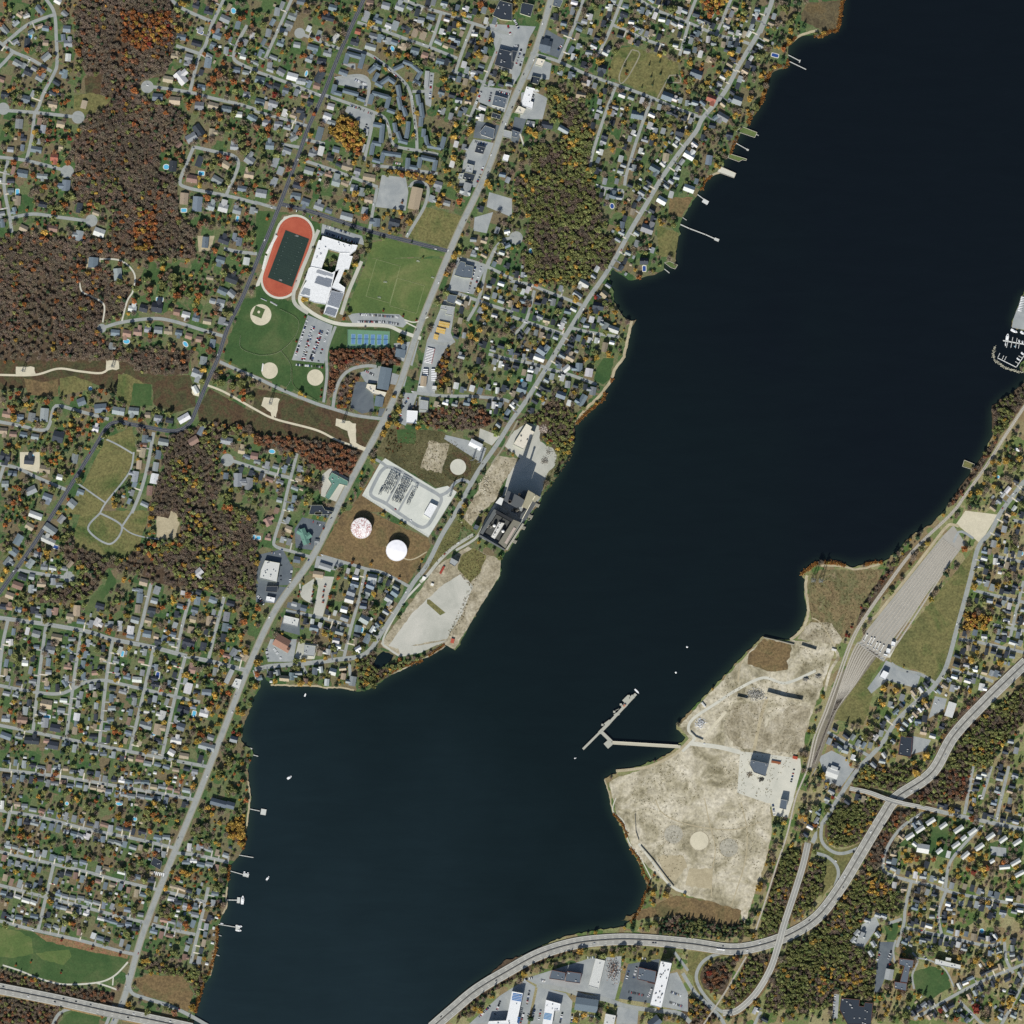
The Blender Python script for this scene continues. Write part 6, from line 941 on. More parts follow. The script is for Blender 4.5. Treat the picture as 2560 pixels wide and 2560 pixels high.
EASTERN = {'H': "330,1010 450,1040 910,930 895,1020 645,1070 760,1100 820,1150 1010,1190 1175,1200 1270,1220 1360,1260 1500,1290 1580,1310 1740,1350 1860,1350 590,1250 700,1270 400,1230 280,1180 170,1160 565,1370 540,1470 1130,1410 1240,1420 1330,1430 1390,1470 1500,1570 1660,1530 980,1480 330,1490 560,1640 720,1700 990,1760 1080,1790 910,1770 1290,1840 1390,1840 1560,1890 1800,1890 470,1860 640,1880 1130,90 850,140 930,190 1080,220 1250,240 1430,300 1730,220 1750,110 1660,350 1740,350 270,790 280,880 690,920",
 '32': "1840,50 1780,130 1880,150 1700,240 1670,300 1730,330 1640,450 1590,520 1650,540 1690,570 1800,600 1850,600 1570,670 1670,670 1740,700 1810,750 1890,750 1530,740 1560,910 1470,980 1470,1050 1780,960 1700,1020 1740,1080 1840,1040 1900,990 1420,1150 1560,1190 1630,1210 1720,1220 1480,1180 1390,1330 1610,1320 1010,1400 920,1450 1060,1490 920,1590 1130,1580 1180,1560 1170,1660 1240,1690 1310,1620 850,1670 770,1760 460,1730 510,1760 580,1800 640,1850 860,1880 1830,1730 1680,1790 1790,1810 1870,1800",
 '20': "330,130 390,180 590,130 640,290 690,180 500,350 580,400 460,430 540,490 590,240 740,60 670,350 980,80 900,170 1080,110 1130,150 1170,30 1260,80 1050,250 1010,320 950,330 1080,350 1380,380 1420,410 1480,450 1320,390 1350,310 1390,110 1480,300 1520,330 1620,380 1710,380 1780,490 1820,520 1720,600 1590,650 1620,530 1240,520 1320,780 1380,780 1440,820 1270,760 980,760 830,720 700,690 540,630 660,770 640,880 610,950 760,930 690,1070 650,1210 640,1290 670,1150 700,1030 850,1110 920,960 1040,950 1140,990 1080,990 1050,1080 970,1140 820,1200 920,1270 890,1400 1010,1470 960,1550 910,1600 850,1650 720,1450 760,1480 700,1370 790,1370 1440,1040 1510,950 1640,1020 1230,870 1110,810 1190,850 1240,1340 1390,1370 1200,1470 1060,1650 830,1700 740,1850 940,1840 1060,1890 370,550 440,570",
 '11': "1840,40 1900,75 1790,190 1850,210 1740,310 1800,300 1850,340 1550,410 1540,490 1690,410 1800,450 1510,610 1570,600 1450,760 1550,760 1680,790 1720,670 1850,680 1890,840 1510,980 1555,1010 1630,1000 1690,1020 1750,990 1780,1020 1870,1000 1360,1120 1430,1110 1500,1120 1590,1110 1810,1170 1800,1240 1890,1220",
 '21': "25,240 80,270 130,290 190,320 245,340 310,350 30,400 90,410 150,430 210,460 260,490 310,500 360,370 420,420 50,520 110,550 180,580 600,480 660,480 500,620 540,650 30,830 90,880 160,850 130,920 60,1080 10,1040 300,910 380,920 420,970 480,980 590,950 270,1010 430,1110 150,1170 220,1190",
 '10': "1440,150 1500,190 1560,210 1650,260 1740,260 1790,300 1400,240 1480,290 1520,310 1490,350 1660,370 1730,380 1600,420 1570,490 1440,470 1690,540 1800,560 1480,590 1530,600 1580,620 1400,700 1480,720 1640,680 1530,760 1600,770 1410,840 1470,880 1540,860 1590,930 1510,1090 1570,1110 1600,1200 1480,1240 1860,1320 1900,1360 1800,1460 1700,1580 1670,1700 1720,1820 1820,1740 1640,1810 1850,640 1910,640 1860,1180 1700,890 1420,30 1520,60 1590,70 1650,90 1720,80 1340,20 1460,220"}
for tk, txt in EASTERN.items():
    for p_ in txt.split():
        x, y = cv(tk, *map(float, p_.split(','))); random.random()
        if 0 < x < 2559 and 0 < y < 2559 and LAND[int(y), int(x)] and not hit(NOHOUSE, x, y, 4.2): L = random.uniform(13, 17); HOUSES.append((x, y, L, L * random.uniform(.62, .8), random.choice((15, 105, 105)) + random.gauss(0, 4), random.choice(re_), 1, True)); stamp(NOHOUSE, x, y, L * .42)
SHEDS = []; DRIVES = []
for q, (sp, sb) in roads_placed:
    p = np.array(q); seg = np.linalg.norm(np.diff(p, axis=0), axis=1); cum = np.concatenate([[0], np.cumsum(seg)])
    for side in (1, -1):
        s_ = random.uniform(6, sp)
        while s_ < cum[-1] - 4:
            i = min(int(np.searchsorted(cum, s_)) - 1, len(seg) - 1); i = max(i, 0); f = (s_ - cum[i]) / max(seg[i], 1e-6); c = p[i] * (1 - f) + p[i + 1] * f; d = (p[i + 1] - p[i]) / max(seg[i], 1e-6); n = np.array([-d[1], d[0]]) * side
            e_ = east_of(*c); sbk = sb + random.uniform(-2, 7); x, y = c + n * sbk; along = random.random() < (.6 if not e_ else .3)
            L = random.uniform(13, 20) if not e_ else random.uniform(12, 17); W = random.uniform(8.5, 11.5) if not e_ else random.uniform(8, 10.5)
            a = math.degrees(math.atan2(d[1], d[0])) + (0 if along else 90) + random.gauss(0, 4)
            if put_house(x, y, a, L, W, random.choice(re_ if e_ else rw), 1 if e_ else 0):
                if random.random() < .6:
                    o_ = d * (L * .5 + 2 if along else W * .5 + 2.5); DRIVES.append((c[0] + o_[0], c[1] + o_[1], x + o_[0], y + o_[1]))
                if random.random() < .55:
                    gx, gy = c + n * (sbk + random.uniform(16, 22)) + d * random.uniform(-8, 8)
                    if 0 < gx < 2559 and 0 < gy < 2559 and LAND[int(gy), int(gx)] and not hit(NOHOUSE, gx, gy, 3.5): SHEDS.append((gx, gy, random.uniform(5, 9), random.uniform(4, 6), a + random.choice((0, 90)), random.choice('ggwwdtb'))); stamp(NOHOUSE, gx, gy, 4)
            s_ += sp * random.uniform(.85, 1.15) * (.82 if e_ else .97)
for h_ in HOUSES: fill(NOTREE, rect(h_[0], h_[1], h_[2] + 1, h_[3] + 1, h_[4]))
def look_of(L, W, k, ell): return ('long ' if L > 22 else 'small ' if L < 14.5 else '') + HC[k][1] + (' two-winged' if ell else '')
rh = random.Random(5); specs = []
for i, h_ in enumerate(HOUSES):
    ell = rh.random() < .42; specs.append((ell, rh.choice((-1, 1)), rh.uniform(.5, .75), rh.uniform(-.3, .3), rh.random()))
inframe = lambda x, y: 3 < x < 2557 and 3 < y < 2557
order = sorted([i for i, h_ in enumerate(HOUSES) if inframe(h_[0], h_[1])], key=lambda i: -HOUSES[i][2] * HOUSES[i][3] * (1.25 if specs[i][0] else 1))
labels = single_out([(h_[0], h_[1], look_of(h_[2], h_[3], h_[5], specs[i][0])) for i, h_ in enumerate(HOUSES)], 'house')
WALLS = [S(214, 212, 204), S(196, 190, 172), S(170, 172, 170), S(222, 220, 214), S(150, 158, 160), S(184, 170, 140)]
def house_parts(i):
    x, y, L, W, a, k, two, _ = HOUSES[i]; ell, sd, fl, fo, u = specs[i]; q = random.Random(i)
    bq = q.uniform(.72, 1.12); col = tuple(c * bq * q.uniform(.97, 1.03) for c in HC[k][0]); segs = [(x, y, L, W, a)]
    if ell:
        ra = math.radians(a); l2, w2 = W * 1.05, W * fl; dx, dy = L * fo, sd * W * .52; segs.append((x + dx * math.cos(ra) - dy * math.sin(ra), y + dx * math.sin(ra) + dy * math.cos(ra), l2, w2, a + 90))
    h = q.uniform(5, 6.2) if two else q.uniform(2.7, 3.3); pt = math.radians(q.uniform(32, 42) if two else q.uniform(18, 25))
    return segs, h, pt, col, q.choice(WALLS), u
top = set(order[:300])
for i in order[:300]:
    segs, h, pt, col, wc_, u = house_parts(i)
    root = thing('house', HOUSES[i][0], HOUSES[i][1], 2.0, labels[i], 'house', 'houses of the riverside town'); ro = gable_body(root, segs, h, pt, col, wc_, 1 if u < .6 else 0)
    og = org(root); x, y, L, W, a = segs[0]; ra = math.radians(a); sd = 1 if math.cos(ra) > 0 else -1     # front door and step on the south side
    dv = MB(); off = (W / 2 * M + .5); X, Y = og[0] - math.sin(ra) * off * sd, og[1] - math.cos(ra) * off * sd
    dv.box(X, Y, 2, 2.5, 2.4, 1.1, -ra, S(176, 172, 164)); dv.build('porch', parent=root, origin=og)
class Merged(object):
    """house bodies that stay together as one mass"""
    def __init__(s): s.w, s.r = MB(), MB()
    def add(s, segs, h, pitch, roofcol, wallcol):
        for k, (x, y, L, W, a) in enumerate(segs):
            an = -math.radians(a); L, W = L * M, W * M; X, Y = wx(x), wy(y); hh = h - .06 * k; t_ = math.tan(pitch); ca, sa = math.cos(an), math.sin(an)
            c = [(X + u * ca - v_ * sa, Y + u * sa + v_ * ca) for u, v_ in ((-L / 2, -W / 2), (L / 2, -W / 2), (L / 2, W / 2), (-L / 2, W / 2))]; rg = [(X + u * ca, Y + u * sa) for u in (-L / 2, L / 2)]
            for i in range(4): s.w.face([(*c[i], 1.5), (*c[(i + 1) % 4], 1.5), (*c[(i + 1) % 4], 2 + hh), (*c[i], 2 + hh)], wallcol)
            s.w.face([(*c[1], 2 + hh), (*c[2], 2 + hh), (*rg[1], 2 + hh + W / 2 * t_ - .06)], wallcol); s.w.face([(*c[3], 2 + hh), (*c[0], 2 + hh), (*rg[0], 2 + hh + W / 2 * t_ - .06)], wallcol)
            s.r.gable_roof(X, Y, 2 + hh + .02, L, W, an, pitch, roofcol)
def stuff_mass(mg, name, label):
    mg.r.f += [tuple(k + len(mg.r.v) for k in f) for f in mg.w.f]; mg.r.v += mg.w.v; mg.r.c += mg.w.c
    return tag(mg.r.build(name, 'roof'), label, None, None, 'stuff')
mg = Merged()
for i in range(len(HOUSES)):
    if i not in top: mg.add(*house_parts(i)[:5])
stuff_mass(mg, 'distant_houses', 'the remaining small roofs of the town packed along its streets')
mg = Merged(); SHEDS = [s_ for s_ in SHEDS if inframe(s_[0], s_[1])]
sl_ = single_out([(s_[0], s_[1], HC[s_[5]][1] + ' backyard') for s_ in SHEDS], 'shed')
so_ = sorted(range(len(SHEDS)), key=lambda i: -SHEDS[i][2] * SHEDS[i][3])
for n, i in enumerate(so_):
    x, y, L, W, a, k = SHEDS[i]; q = Merged() if n < 200 else mg; q.add([(x, y, L, W, a)], 2.3, math.radians(20), HC[k][0], random.choice(WALLS))
    if n < 200: root = thing('garden_shed', x, y, 2.0, sl_[i], 'shed', 'backyard sheds'); q.w.build('wall', parent=root, origin=org(root)); q.r.build('roof', 'roof', root, org(root))
stuff_mass(mg, 'distant_sheds', 'the remaining small sheds behind the houses')
for s_ in SHEDS: stamp(NOTREE, s_[0], s_[1], 4)
dv = MB()
for k, (x0, y0, x1, y1) in enumerate(DRIVES):
    d = np.array([x1 - x0, y1 - y0]); L = np.hypot(*d); n = np.array([-d[1], d[0]]) / L * 1.7; z = MAXZ + .06 + .004 * (k % 9); c = random.choice((S(150, 152, 148), S(196, 190, 172), S(110, 114, 116), S(170, 168, 160)))
    dv.face([(wx(x0 + n[0]), wy(y0 + n[1]), z), (wx(x0 - n[0]), wy(y0 - n[1]), z), (wx(x1 - n[0]), wy(y1 - n[1]), z), (wx(x1 + n[0]), wy(y1 + n[1]), z)][::-1], c)
    a, b_ = (x0 + n[0] * 1.2, y0 + n[1] * 1.2), (x1 - n[0] * 1.2, y1 - n[1] * 1.2); fill(NOTREE, [(x0 + n[0], y0 + n[1]), (x0 - n[0], y0 - n[1]), (x1 - n[0], y1 - n[1]), (x1 + n[0], y1 + n[1])])
for k in range(len(dv.f)):
    p = [dv.v[j] for j in dv.f[k]]
    if (Vector(p[1]) - Vector(p[0])).cross(Vector(p[2]) - Vector(p[0])).z < 0: dv.f[k] = dv.f[k][::-1]
tag(dv.build('driveway_path'), 'pale driveways from the streets to the houses', None, None, 'structure')
# ------------------------------------------------------------------ pools, courts, goals, docks, boats, buoys
def pool(tk, x, y, L, W, a, rnd, cover, label):
    c = cv(tk, x, y); s_ = 1 / FR[tk][2]; L, W = max(L * s_, 4.5), max(W * s_, 4.0); root = thing('swimming_pool', *c, 2.0, label, 'swimming pool', 'backyard swimming pools'); g = org(root); an = -math.radians(a); zb = MAXZ + .12
    n = 20; q, wt = MB(), MB(); ca, sa = math.cos(an), math.sin(an)
    def ring(k):
        o = []
        for i in range(n):
            t_ = 2 * math.pi * i / n; cx_, sx_ = math.cos(t_), math.sin(t_); e = 1 if rnd else .35; u, v_ = math.copysign(abs(cx_) ** e, cx_) * (L * M / 2 + k), math.copysign(abs(sx_) ** e, sx_) * (W * M / 2 + k); o.append((g[0] + u * ca - v_ * sa, g[1] + u * sa + v_ * ca))
        return o
    r0, r1 = ring(0), ring(1.4)
    for i in range(n): j = (i + 1) % n; q.face([(*r0[i], zb + .15), (*r1[i], zb + .15), (*r1[j], zb + .15), (*r0[j], zb + .15)], S(206, 204, 194)); q.face([(*r1[i], 1.9), (*r1[j], 1.9), (*r1[j], zb + .15), (*r1[i], zb + .15)], S(190, 188, 178))
    wt.face([(*p, zb) for p in r0], (1, 1, 1)); q.build('coping', parent=root, origin=g); wt.build('pool_basin', 'poolcover' if cover else 'pool', root, g); stamp(NOTREE, *c, max(L, W) / 2 + 2)
PL = [('00', 228, 270, 26, 50, 0, 1, 0), ('00', 132, 1450, 24, 42, 0, 0, 0), ('00', 1255, 1260, 42, 36, 0, 1, 0), ('00', 1520, 1308, 42, 28, 5, 0, 0), ('00', 1388, 1587, 40, 26, 0, 0, 0), ('00', 1792, 1650, 18, 36, 8, 0, 0), ('00', 1512, 242, 40, 22, 25, 0, 1), ('00', 1762, 82, 32, 40, -20, 1, 0), ('01', 1205, 328, 50, 28, 5, 0, 0), ('01', 955, 645, 46, 32, 0, 1, 0), ('01', 1605, 342, 40, 28, 15, 0, 0), ('01', 470, 1350, 22, 40, 8, 0, 0), ('01', 238, 1505, 34, 20, 5, 1, 0), ('01', 682, 1000, 24, 24, 0, 1, 0), ('01', 1400, 665, 44, 26, 50, 1, 0), ('01', 1468, 860, 24, 24, 0, 1, 0),
 ('10', 1240, 160, 24, 24, 0, 1, 0), ('10', 1030, 368, 24, 40, -20, 1, 0), ('10', 380, 555, 16, 40, 15, 1, 0), ('11', 120, 1475, 44, 28, 8, 1, 0), ('12', 15, 195, 36, 24, 0, 0, 0), ('12', 798, 890, 20, 36, 10, 0, 0), ('02', 422, 265, 46, 24, 18, 0, 1), ('02', 580, 745, 22, 44, -5, 0, 0), ('02', 190, 1140, 34, 38, 0, 0, 0), ('02', 1190, 1232, 26, 48, 8, 0, 1), ('02', 355, 1545, 46, 24, 8, 0, 0), ('02', 1465, 1522, 26, 40, 12, 0, 0), ('02', 1920, 190, 24, 30, 0, 0, 0), ('02', 925, 1070, 18, 40, 15, 0, 0), ('02', 1160, 1677, 26, 20, 0, 1, 0), ('03', 1018, 385, 26, 26, 0, 1, 0), ('03', 900, 270, 46, 22, 5, 1, 0), ('03', 505, 268, 22, 22, 0, 1, 0), ('20', 755, 1555, 28, 38, -10, 1, 1), ('20', 1, 0, 1, 1, 0, 1, 0), ('21', 998, 95, 24, 40, 0, 0, 1), ('21', 385, 1040, 18, 32, 18, 0, 1), ('20', 140, 1895, 22, 34, 0, 1, 0), ('N', 110, 405, 50, 24, 15, 0, 1), ('21', 75, 942, 26, 26, 0, 1, 0), ('31', 1737, 1668, 18, 18, 0, 1, 0), ('32', 1845, 420, 36, 22, 20, 1, 1), ('32', 1915, 312, 22, 30, 0, 1, 0), ('32', 1020, 1440, 26, 20, 10, 1, 0), ('B', 1680, 165, 18, 15, 0, 1, 0), ('H', 1395, 1765, 52, 52, 0, 1, 0), ('H', 1380, 70, 40, 30, 10, 1, 0)]
PL = [p for p in PL if p[1] > 2]; pl_ = single_out([(*cv(p[0], p[1], p[2]), ('covered blue' if p[7] else 'round light blue' if p[6] else 'rectangular light blue') + ' backyard') for p in PL], 'pool')
for p, l in zip(PL, pl_): pool(*p, l)
def goal(tk, x, y, a, label, name='football_goal', Lg=7.3):
    c = cv(tk, x, y); root = thing(name, *c, 2.0, label, 'goal'); g = org(root); an = -math.radians(a); ca, sa = math.cos(an), math.sin(an); H = lambda u, v_, z: (g[0] + u * ca - v_ * sa, g[1] + u * sa + v_ * ca, z); q, nt_ = MB(), MB(); W_ = S(232, 232, 228)
    for u in (-Lg / 2, Lg / 2): q.beam(H(u, 0, 2), H(u, 0, 4.5), .3, W_)
    q.beam(H(-Lg / 2, 0, 4.5), H(Lg / 2, 0, 4.5), .3, W_); q.build('goal_frame', parent=root, origin=g)
    for k in range(9): u = -Lg / 2 + Lg * k / 8; nt_.beam(H(u, 0, 4.4), H(u, 2.2, 2.1), .12, S(214, 214, 210))
    nt_.beam(H(-Lg / 2, 2.2, 2.2), H(Lg / 2, 2.2, 2.2), .3, W_); nt_.build('goal_net', parent=root, origin=g)
for tk, x, y, a, l in (('11', 1222, 42, 18, 'white football goal at the top of the eastern pitch'), ('11', 975, 200, 10, 'white football goal in the middle of the striped field'), ('11', 930, 316, 10, 'white football goal at the lower left of the striped field'), ('11', 1334, 166, 18, 'small white football goal at the east edge of the striped field'), ('K', 705, 350, 18, 'goal frame at the north end of the dark turf'), ('K', 422, 1112, 18, 'goal frame at the south end of the dark turf')): goal(tk, x, y, a, l)
mk = MB(); zt = 2.0 + .02 * 12
def line(p, q, wd=.28, col=S(120, 136, 130), z=None): mk.beam((wx(p[0]), wy(p[1]), (z or MAXZ) + .02), (wx(q[0]), wy(q[1]), (z or MAXZ) + .02), wd, col)
for k in range(21):
    f = .04 + .92 * k / 20; a, b_ = np.array(cv('K', 510 - 310 * f + 20, 240 + 820 * f + 10)), np.array(cv('K', 925 - 300 * f - 20, 395 + 830 * f - 10)); line(a, b_, .25, S(70, 86, 82))
for k in range(2, 19, 2):
    for e in (.2, .78): f = .04 + .92 * k / 20; a, b_ = np.array(cv('K', 510 - 310 * f, 240 + 820 * f)), np.array(cv('K', 925 - 300 * f, 395 + 830 * f)); c = a * (1 - e) + b_ * e; line(c - (.5, 1), c + (.5, -1) if False else c + (-.5, 1.2), 1.2, S(92, 108, 102))
for r_ in (37.2, 38.4, 39.6, 40.8): 
    o = stad(60, r_, 12)
    for a, b_ in zip(o, o[1:] + o[:1]): line(a, b_, .22, S(196, 116, 92))
for cx_, cy_, L, W, a in ((*cv('11', 960, 190), 62, 96, 16), (*cv('11', 1140, 300), 70, 72, 16)):
    o = rect(cx_, cy_, L, W, a)
    for p, q in zip(o, o[1:] + o[:1]): line(p, q, .45, S(150, 156, 116))
for i in range(6):
    o = rect(*cv('11', 734 + i * 49, 627 + i * 1.2), 10, 23.6, 2)
    for p, q in zip(o, o[1:] + o[:1]): line(p, q, .3, S(190, 206, 220))
tag(mk.build('field_markings'), 'painted lines on the sports fields, track and courts', None, None, 'structure')
for i in range(6):
    c = cv('11', 734 + i * 49, 627 + i * 1.2); root = thing('tennis_net', *c, 2.0, ('westernmost', 'second', 'third', 'fourth', 'fifth', 'easternmost')[i] + ' tennis net from the west across its blue court', 'net', 'tennis nets'); g = org(root); q = MB()
    for s_ in (-1, 1): q.box(g[0] + s_ * 5.4, g[1], 2, MAXZ + 1.15, .2, .2, 0, S(60, 70, 70))
    q.build('post', parent=root, origin=g); q = MB(); q.beam((g[0] - 5.4, g[1], MAXZ + .9), (g[0] + 5.4, g[1], MAXZ + .9), .35, S(70, 80, 84)); q.build('net_band', parent=root, origin=g)
def fence(label, pts, h=3, col=S(150, 156, 150), step=5, closed=False, wd=.16):
    pts = pts + [pts[0]] if closed else pts; root = thing('fence', *pts[0], 2.0, label, 'fence'); g = org(root); ra, po = MB(), MB()
    for a, b_ in zip(pts[:-1], pts[1:]):
        for f in (.3, .65, 1): ra.beam((wx(a[0]), wy(a[1]), 2 + h * f), (wx(b_[0]), wy(b_[1]), 2 + h * f), wd, col)
        n = max(1, int(math.hypot(a[0] - b_[0], a[1] - b_[1]) / step))
        for k in range(n): po.box(wx(a[0] + (b_[0] - a[0]) * k / n), wy(a[1] + (b_[1] - a[1]) * k / n), 2, 2.1 + h, .2, .2, 0, col)
    ra.build('fence_rails', parent=root, origin=g); po.build('fence_post', parent=root, origin=g)
fence('tall fence round the six tennis courts', P("11 690,553 1011,568 1006,693 689,693"), 3.2, S(120, 140, 124), closed=True); fence('outfield fence curving round the large ball field', smooth(P("11 180,400 315,480 300,600 180,720 60,750 -30,735 | 01 1815,690 1815,600"), 8), 2, S(176, 176, 150)); fence('fence round the smaller eastern ball field', P("11 270,850 275,960 300,1000 470,1100 505,1000 512,880"), 2, S(160, 150, 120)); fence('fence between the ball fields', P("11 185,715 240,780 265,830 262,940 230,990"), 2, S(170, 170, 150))
def bleacher(txt, label, n=6):
    p = np.array(P(txt)); c = p.mean(0); root = thing('grandstand', *c, 2.0, label, 'grandstand'); g = org(root); a, b_, c2, d = p; q = MB()
    for k in range(n):
        f0, f1 = k / n, (k + 1) / n; m0 = [a * (1 - f0) + d * f0, b_ * (1 - f0) + c2 * f0, b_ * (1 - f1) + c2 * f1, a * (1 - f1) + d * f1]; m_ = np.mean(m0, 0); L = np.hypot(*(m0[1] - m0[0])) * M; W = np.hypot(*(m0[2] - m0[1])) * M; an = math.atan2(-(m0[1] - m0[0])[1], (m0[1] - m0[0])[0])
        s_ = MB(); z = 2.6 + k * .5; s_.box(wx(m_[0]), wy(m_[1]), 1.9, z, L, W * .96, an, S(216, 216, 210)); s_.build('seat_row', parent=root, origin=g)
bleacher("K 375,345 205,660 170,640 335,320", 'long white grandstand beside the running track'); bleacher("K 190,690 135,930 100,915 160,680", 'shorter white grandstand at the south of the track'); bleacher("K 90,1410 190,1455 180,1470 85,1425", 'white stand behind the baseball backstop', 3); bleacher("K 250,1465 370,1535 360,1555 240,1485", 'white stand along the baseball foul line', 3); bleacher("11 48,810 40,870 50,870 60,815", 'white bench roof by the western softball infield', 2)
# docks and piers
def dock(txt, wd, label, z=1.4, cat='dock', name='dock', col=S(186, 188, 182), pads=()):
    p = P(txt); root = thing(name, *p[0], 0.0, label, cat); g = org(root); dk, pl = MB(), MB()
    for a, b_ in zip(p[:-1], p[1:]):
        L = math.hypot(a[0] - b_[0], a[1] - b_[1]); an = math.atan2(-(b_[1] - a[1]), b_[0] - a[0]); dk.box((wx(a[0]) + wx(b_[0])) / 2, (wy(a[1]) + wy(b_[1])) / 2, z, z + .4, L * M + wd * .4, wd, an, col)
        for k in range(max(2, int(L / 7)) + 1):
            f = k / max(2, int(L / 7))
            for s_ in (-1, 1): pl.box(wx(a[0] + (b_[0] - a[0]) * f) - math.sin(an) * s_ * wd * .45, wy(a[1] + (b_[1] - a[1]) * f) + math.cos(an) * s_ * wd * .45, -2, z + .9, .35, .35, an, S(110, 104, 92))
    dk.build('deck', parent=root, origin=g); pl.build('pile', parent=root, origin=g)
    for t_, x, y, L, W, a in pads:
        c = cv(t_, x, y); s_ = M / FR[t_][2]; q = MB(); q.box(wx(c[0]), wy(c[1]), .5, z + .5, L * s_, W * s_, -math.radians(a), col); q.build('float', parent=root, origin=g)
for a in (("N 155,375 292,446", 1.8, 'northern of two straight docks off the marsh gardens', 1.4, 'dock', 'dock', S(186, 188, 182), (('N', 291, 447, 8, 20, 20),)), ("N 185,435 337,508", 1.8, 'southern of two straight docks off the marsh gardens'), ("20 1690,1080 1775,1128", 1.6, 'short dock between the grassy piers', 1.4, 'dock', 'dock', S(186, 188, 182), (('20', 1778, 1130, 18, 12, 25),)), ("20 1392,1462 1450,1505", 1.6, 'dock ending in a square boat float', 1.4, 'dock', 'dock', S(196, 198, 194), (('20', 1460, 1522, 46, 30, 30),)), ("20 1245,1682 1340,1725 1460,1770 1560,1815", 2.2, 'longest slender dock with a square end', 1.4, 'dock', 'dock', S(186, 188, 182), (('20', 1545, 1808, 36, 20, 22),)), ("20 1285,1640 1318,1662", 1.2, 'tiny dock beside the long slender dock'), ("20 1830,1010 1862,1022", 1.4, 'little T-ended dock on the northern grassy pier'),
 ("21 1140,90 1188,128", 1.6, 'narrow landing at the pool garden'), ("03 1790,655 1912,676", 1.6, 'bare dock east of the dark-fenced garden'), ("03 1740,778 1860,812", 1.6, 'dock with two boats and a small float', 1.4, 'dock', 'dock', S(186, 188, 182), (('03', 1856, 808, 44, 26, 12),)), ("03 1700,996 1812,998", 2, 'wide dock with a boat lying across its end', 1.4, 'dock', 'dock', S(186, 188, 182), (('03', 1800, 998, 22, 44, 5),)), ("03 1640,1178 1800,1205", 1.6, 'dock with two boats below the green lawn', 1.4, 'dock', 'dock', S(186, 188, 182), (('03', 1795, 1206, 30, 40, 12),)), ("03 1595,1398 1655,1418", 1.4, 'short southern dock beside the white house'), ("03 1640,1258 1672,1268", 1.2, 'tiny landing south of the lawn dock'), ("03 1842,300 1960,325", 1.6, 'northern dock below the dark-roofed hall', 1.4, 'dock', 'dock', S(186, 188, 182), (('o', 497, 1532, 10, 11, 10),)), ("o 455,1418 487,1427", 1.6, 'dock at the boat landing north of the bay', 1.4, 'dock', 'dock', S(186, 188, 182), (('o', 466, 1416, 18, 12, 10),)), ("12 510,1318 540,1335", 1.6, 'tiny slipway on the small bay')): dock(*a)
# filled piers
def filled_pier(txt, label, mat):
    p = P(txt); c = np.mean(np.array(p), 0); root = thing('pier', *c, 0.0, label, 'pier'); g = org(root); q = MB(); v = [(wx(x), wy(y)) for x, y in p]
    if sum(v[i][0] * v[(i + 1) % len(v)][1] - v[(i + 1) % len(v)][0] * v[i][1] for i in range(len(v))) < 0: v = v[::-1]
    for i in range(len(v)): q.face([(*v[i], -2), (*v[(i + 1) % len(v)], -2), (*v[(i + 1) % len(v)], 2.1), (*v[i], 2.1)], S(160, 156, 140)); a, b_ = v[i], v[(i + 1) % len(v)]; q.beam((*a, 2.2), (*b_, 2.2), .9, S(178, 174, 158))
    q.build('pier_wall', parent=root, origin=g); q = MB(); q.face([(*k, 2.12) for k in v], (1, 1, 1)); q.build('pier_top', mat, root, g)
filled_pier("20 1735,955 1850,1000 1832,1038 1690,990", 'northern grass-topped pier with a stone edge', 'sport'); filled_pier("20 1640,1160 1740,1190 1772,1200 1765,1212 1740,1205 1712,1220 1630,1190", 'crooked grass-topped jetty between two docks', 'sport'); filled_pier("20 1575,1258 1690,1308 1675,1342 1550,1298", 'pale concrete-topped stone pier', 'concrete'); filled_pier("31 1482,1540 1560,1572 1545,1612 1467,1588", 'square grass-topped pier alone on the eastern shore', 'meadow'); filled_pier("21 1150,50 1190,40 1250,68 1232,98 1200,88", 'small grass-topped pier by the pool garden', 'sport')
shp = thing('long_pier', *cv('J', 640, 900), 0.0, 'long derelict concrete pier with an angled trestle to the peninsula', 'pier'); g = org(shp)
def pseg(name, x0, y0, x1, y1, wd, z, col=S(164, 164, 152), th=1.2):
    a, b_ = cv('J', x0, y0), cv('J', x1, y1); L = math.hypot(a[0] - b_[0], a[1] - b_[1]) * M; an = math.atan2(-(b_[1] - a[1]), b_[0] - a[0]); X, Y = (wx(a[0]) + wx(b_[0])) / 2, (wy(a[1]) + wy(b_[1])) / 2; wd = wd / 6.0375 * M; q = MB(); q.box(X, Y, z - th, z, L, wd, an, col)
    for k in range(max(2, int(L / 9)) + 1):
        f = k / max(2, int(L / 9)) - .5
        for s_ in (-.42, .42): q.box(X + math.cos(an) * f * L * .97 - math.sin(an) * s_ * wd, Y + math.sin(an) * f * L * .97 + math.cos(an) * s_ * wd, -2, z - th, .6, .6, an, S(96, 92, 84))
    q.build(name, parent=shp, origin=g)
pseg('quay', 225, 1165, 490, 900, 34, 3.6); pseg('quay', 470, 920, 620, 770, 48, 3.7); pseg('quay', 610, 780, 1025, 330, 42, 3.8); pseg('widening', 560, 800, 640, 740, 60, 4.0); pseg('widening', 700, 660, 770, 620, 50, 4.0); pseg('widening', 820, 540, 880, 480, 60, 4.0); pseg('widening', 840, 450, 920, 370, 62, 4.1); pseg('widening', 940, 410, 990, 360, 60, 4.1)
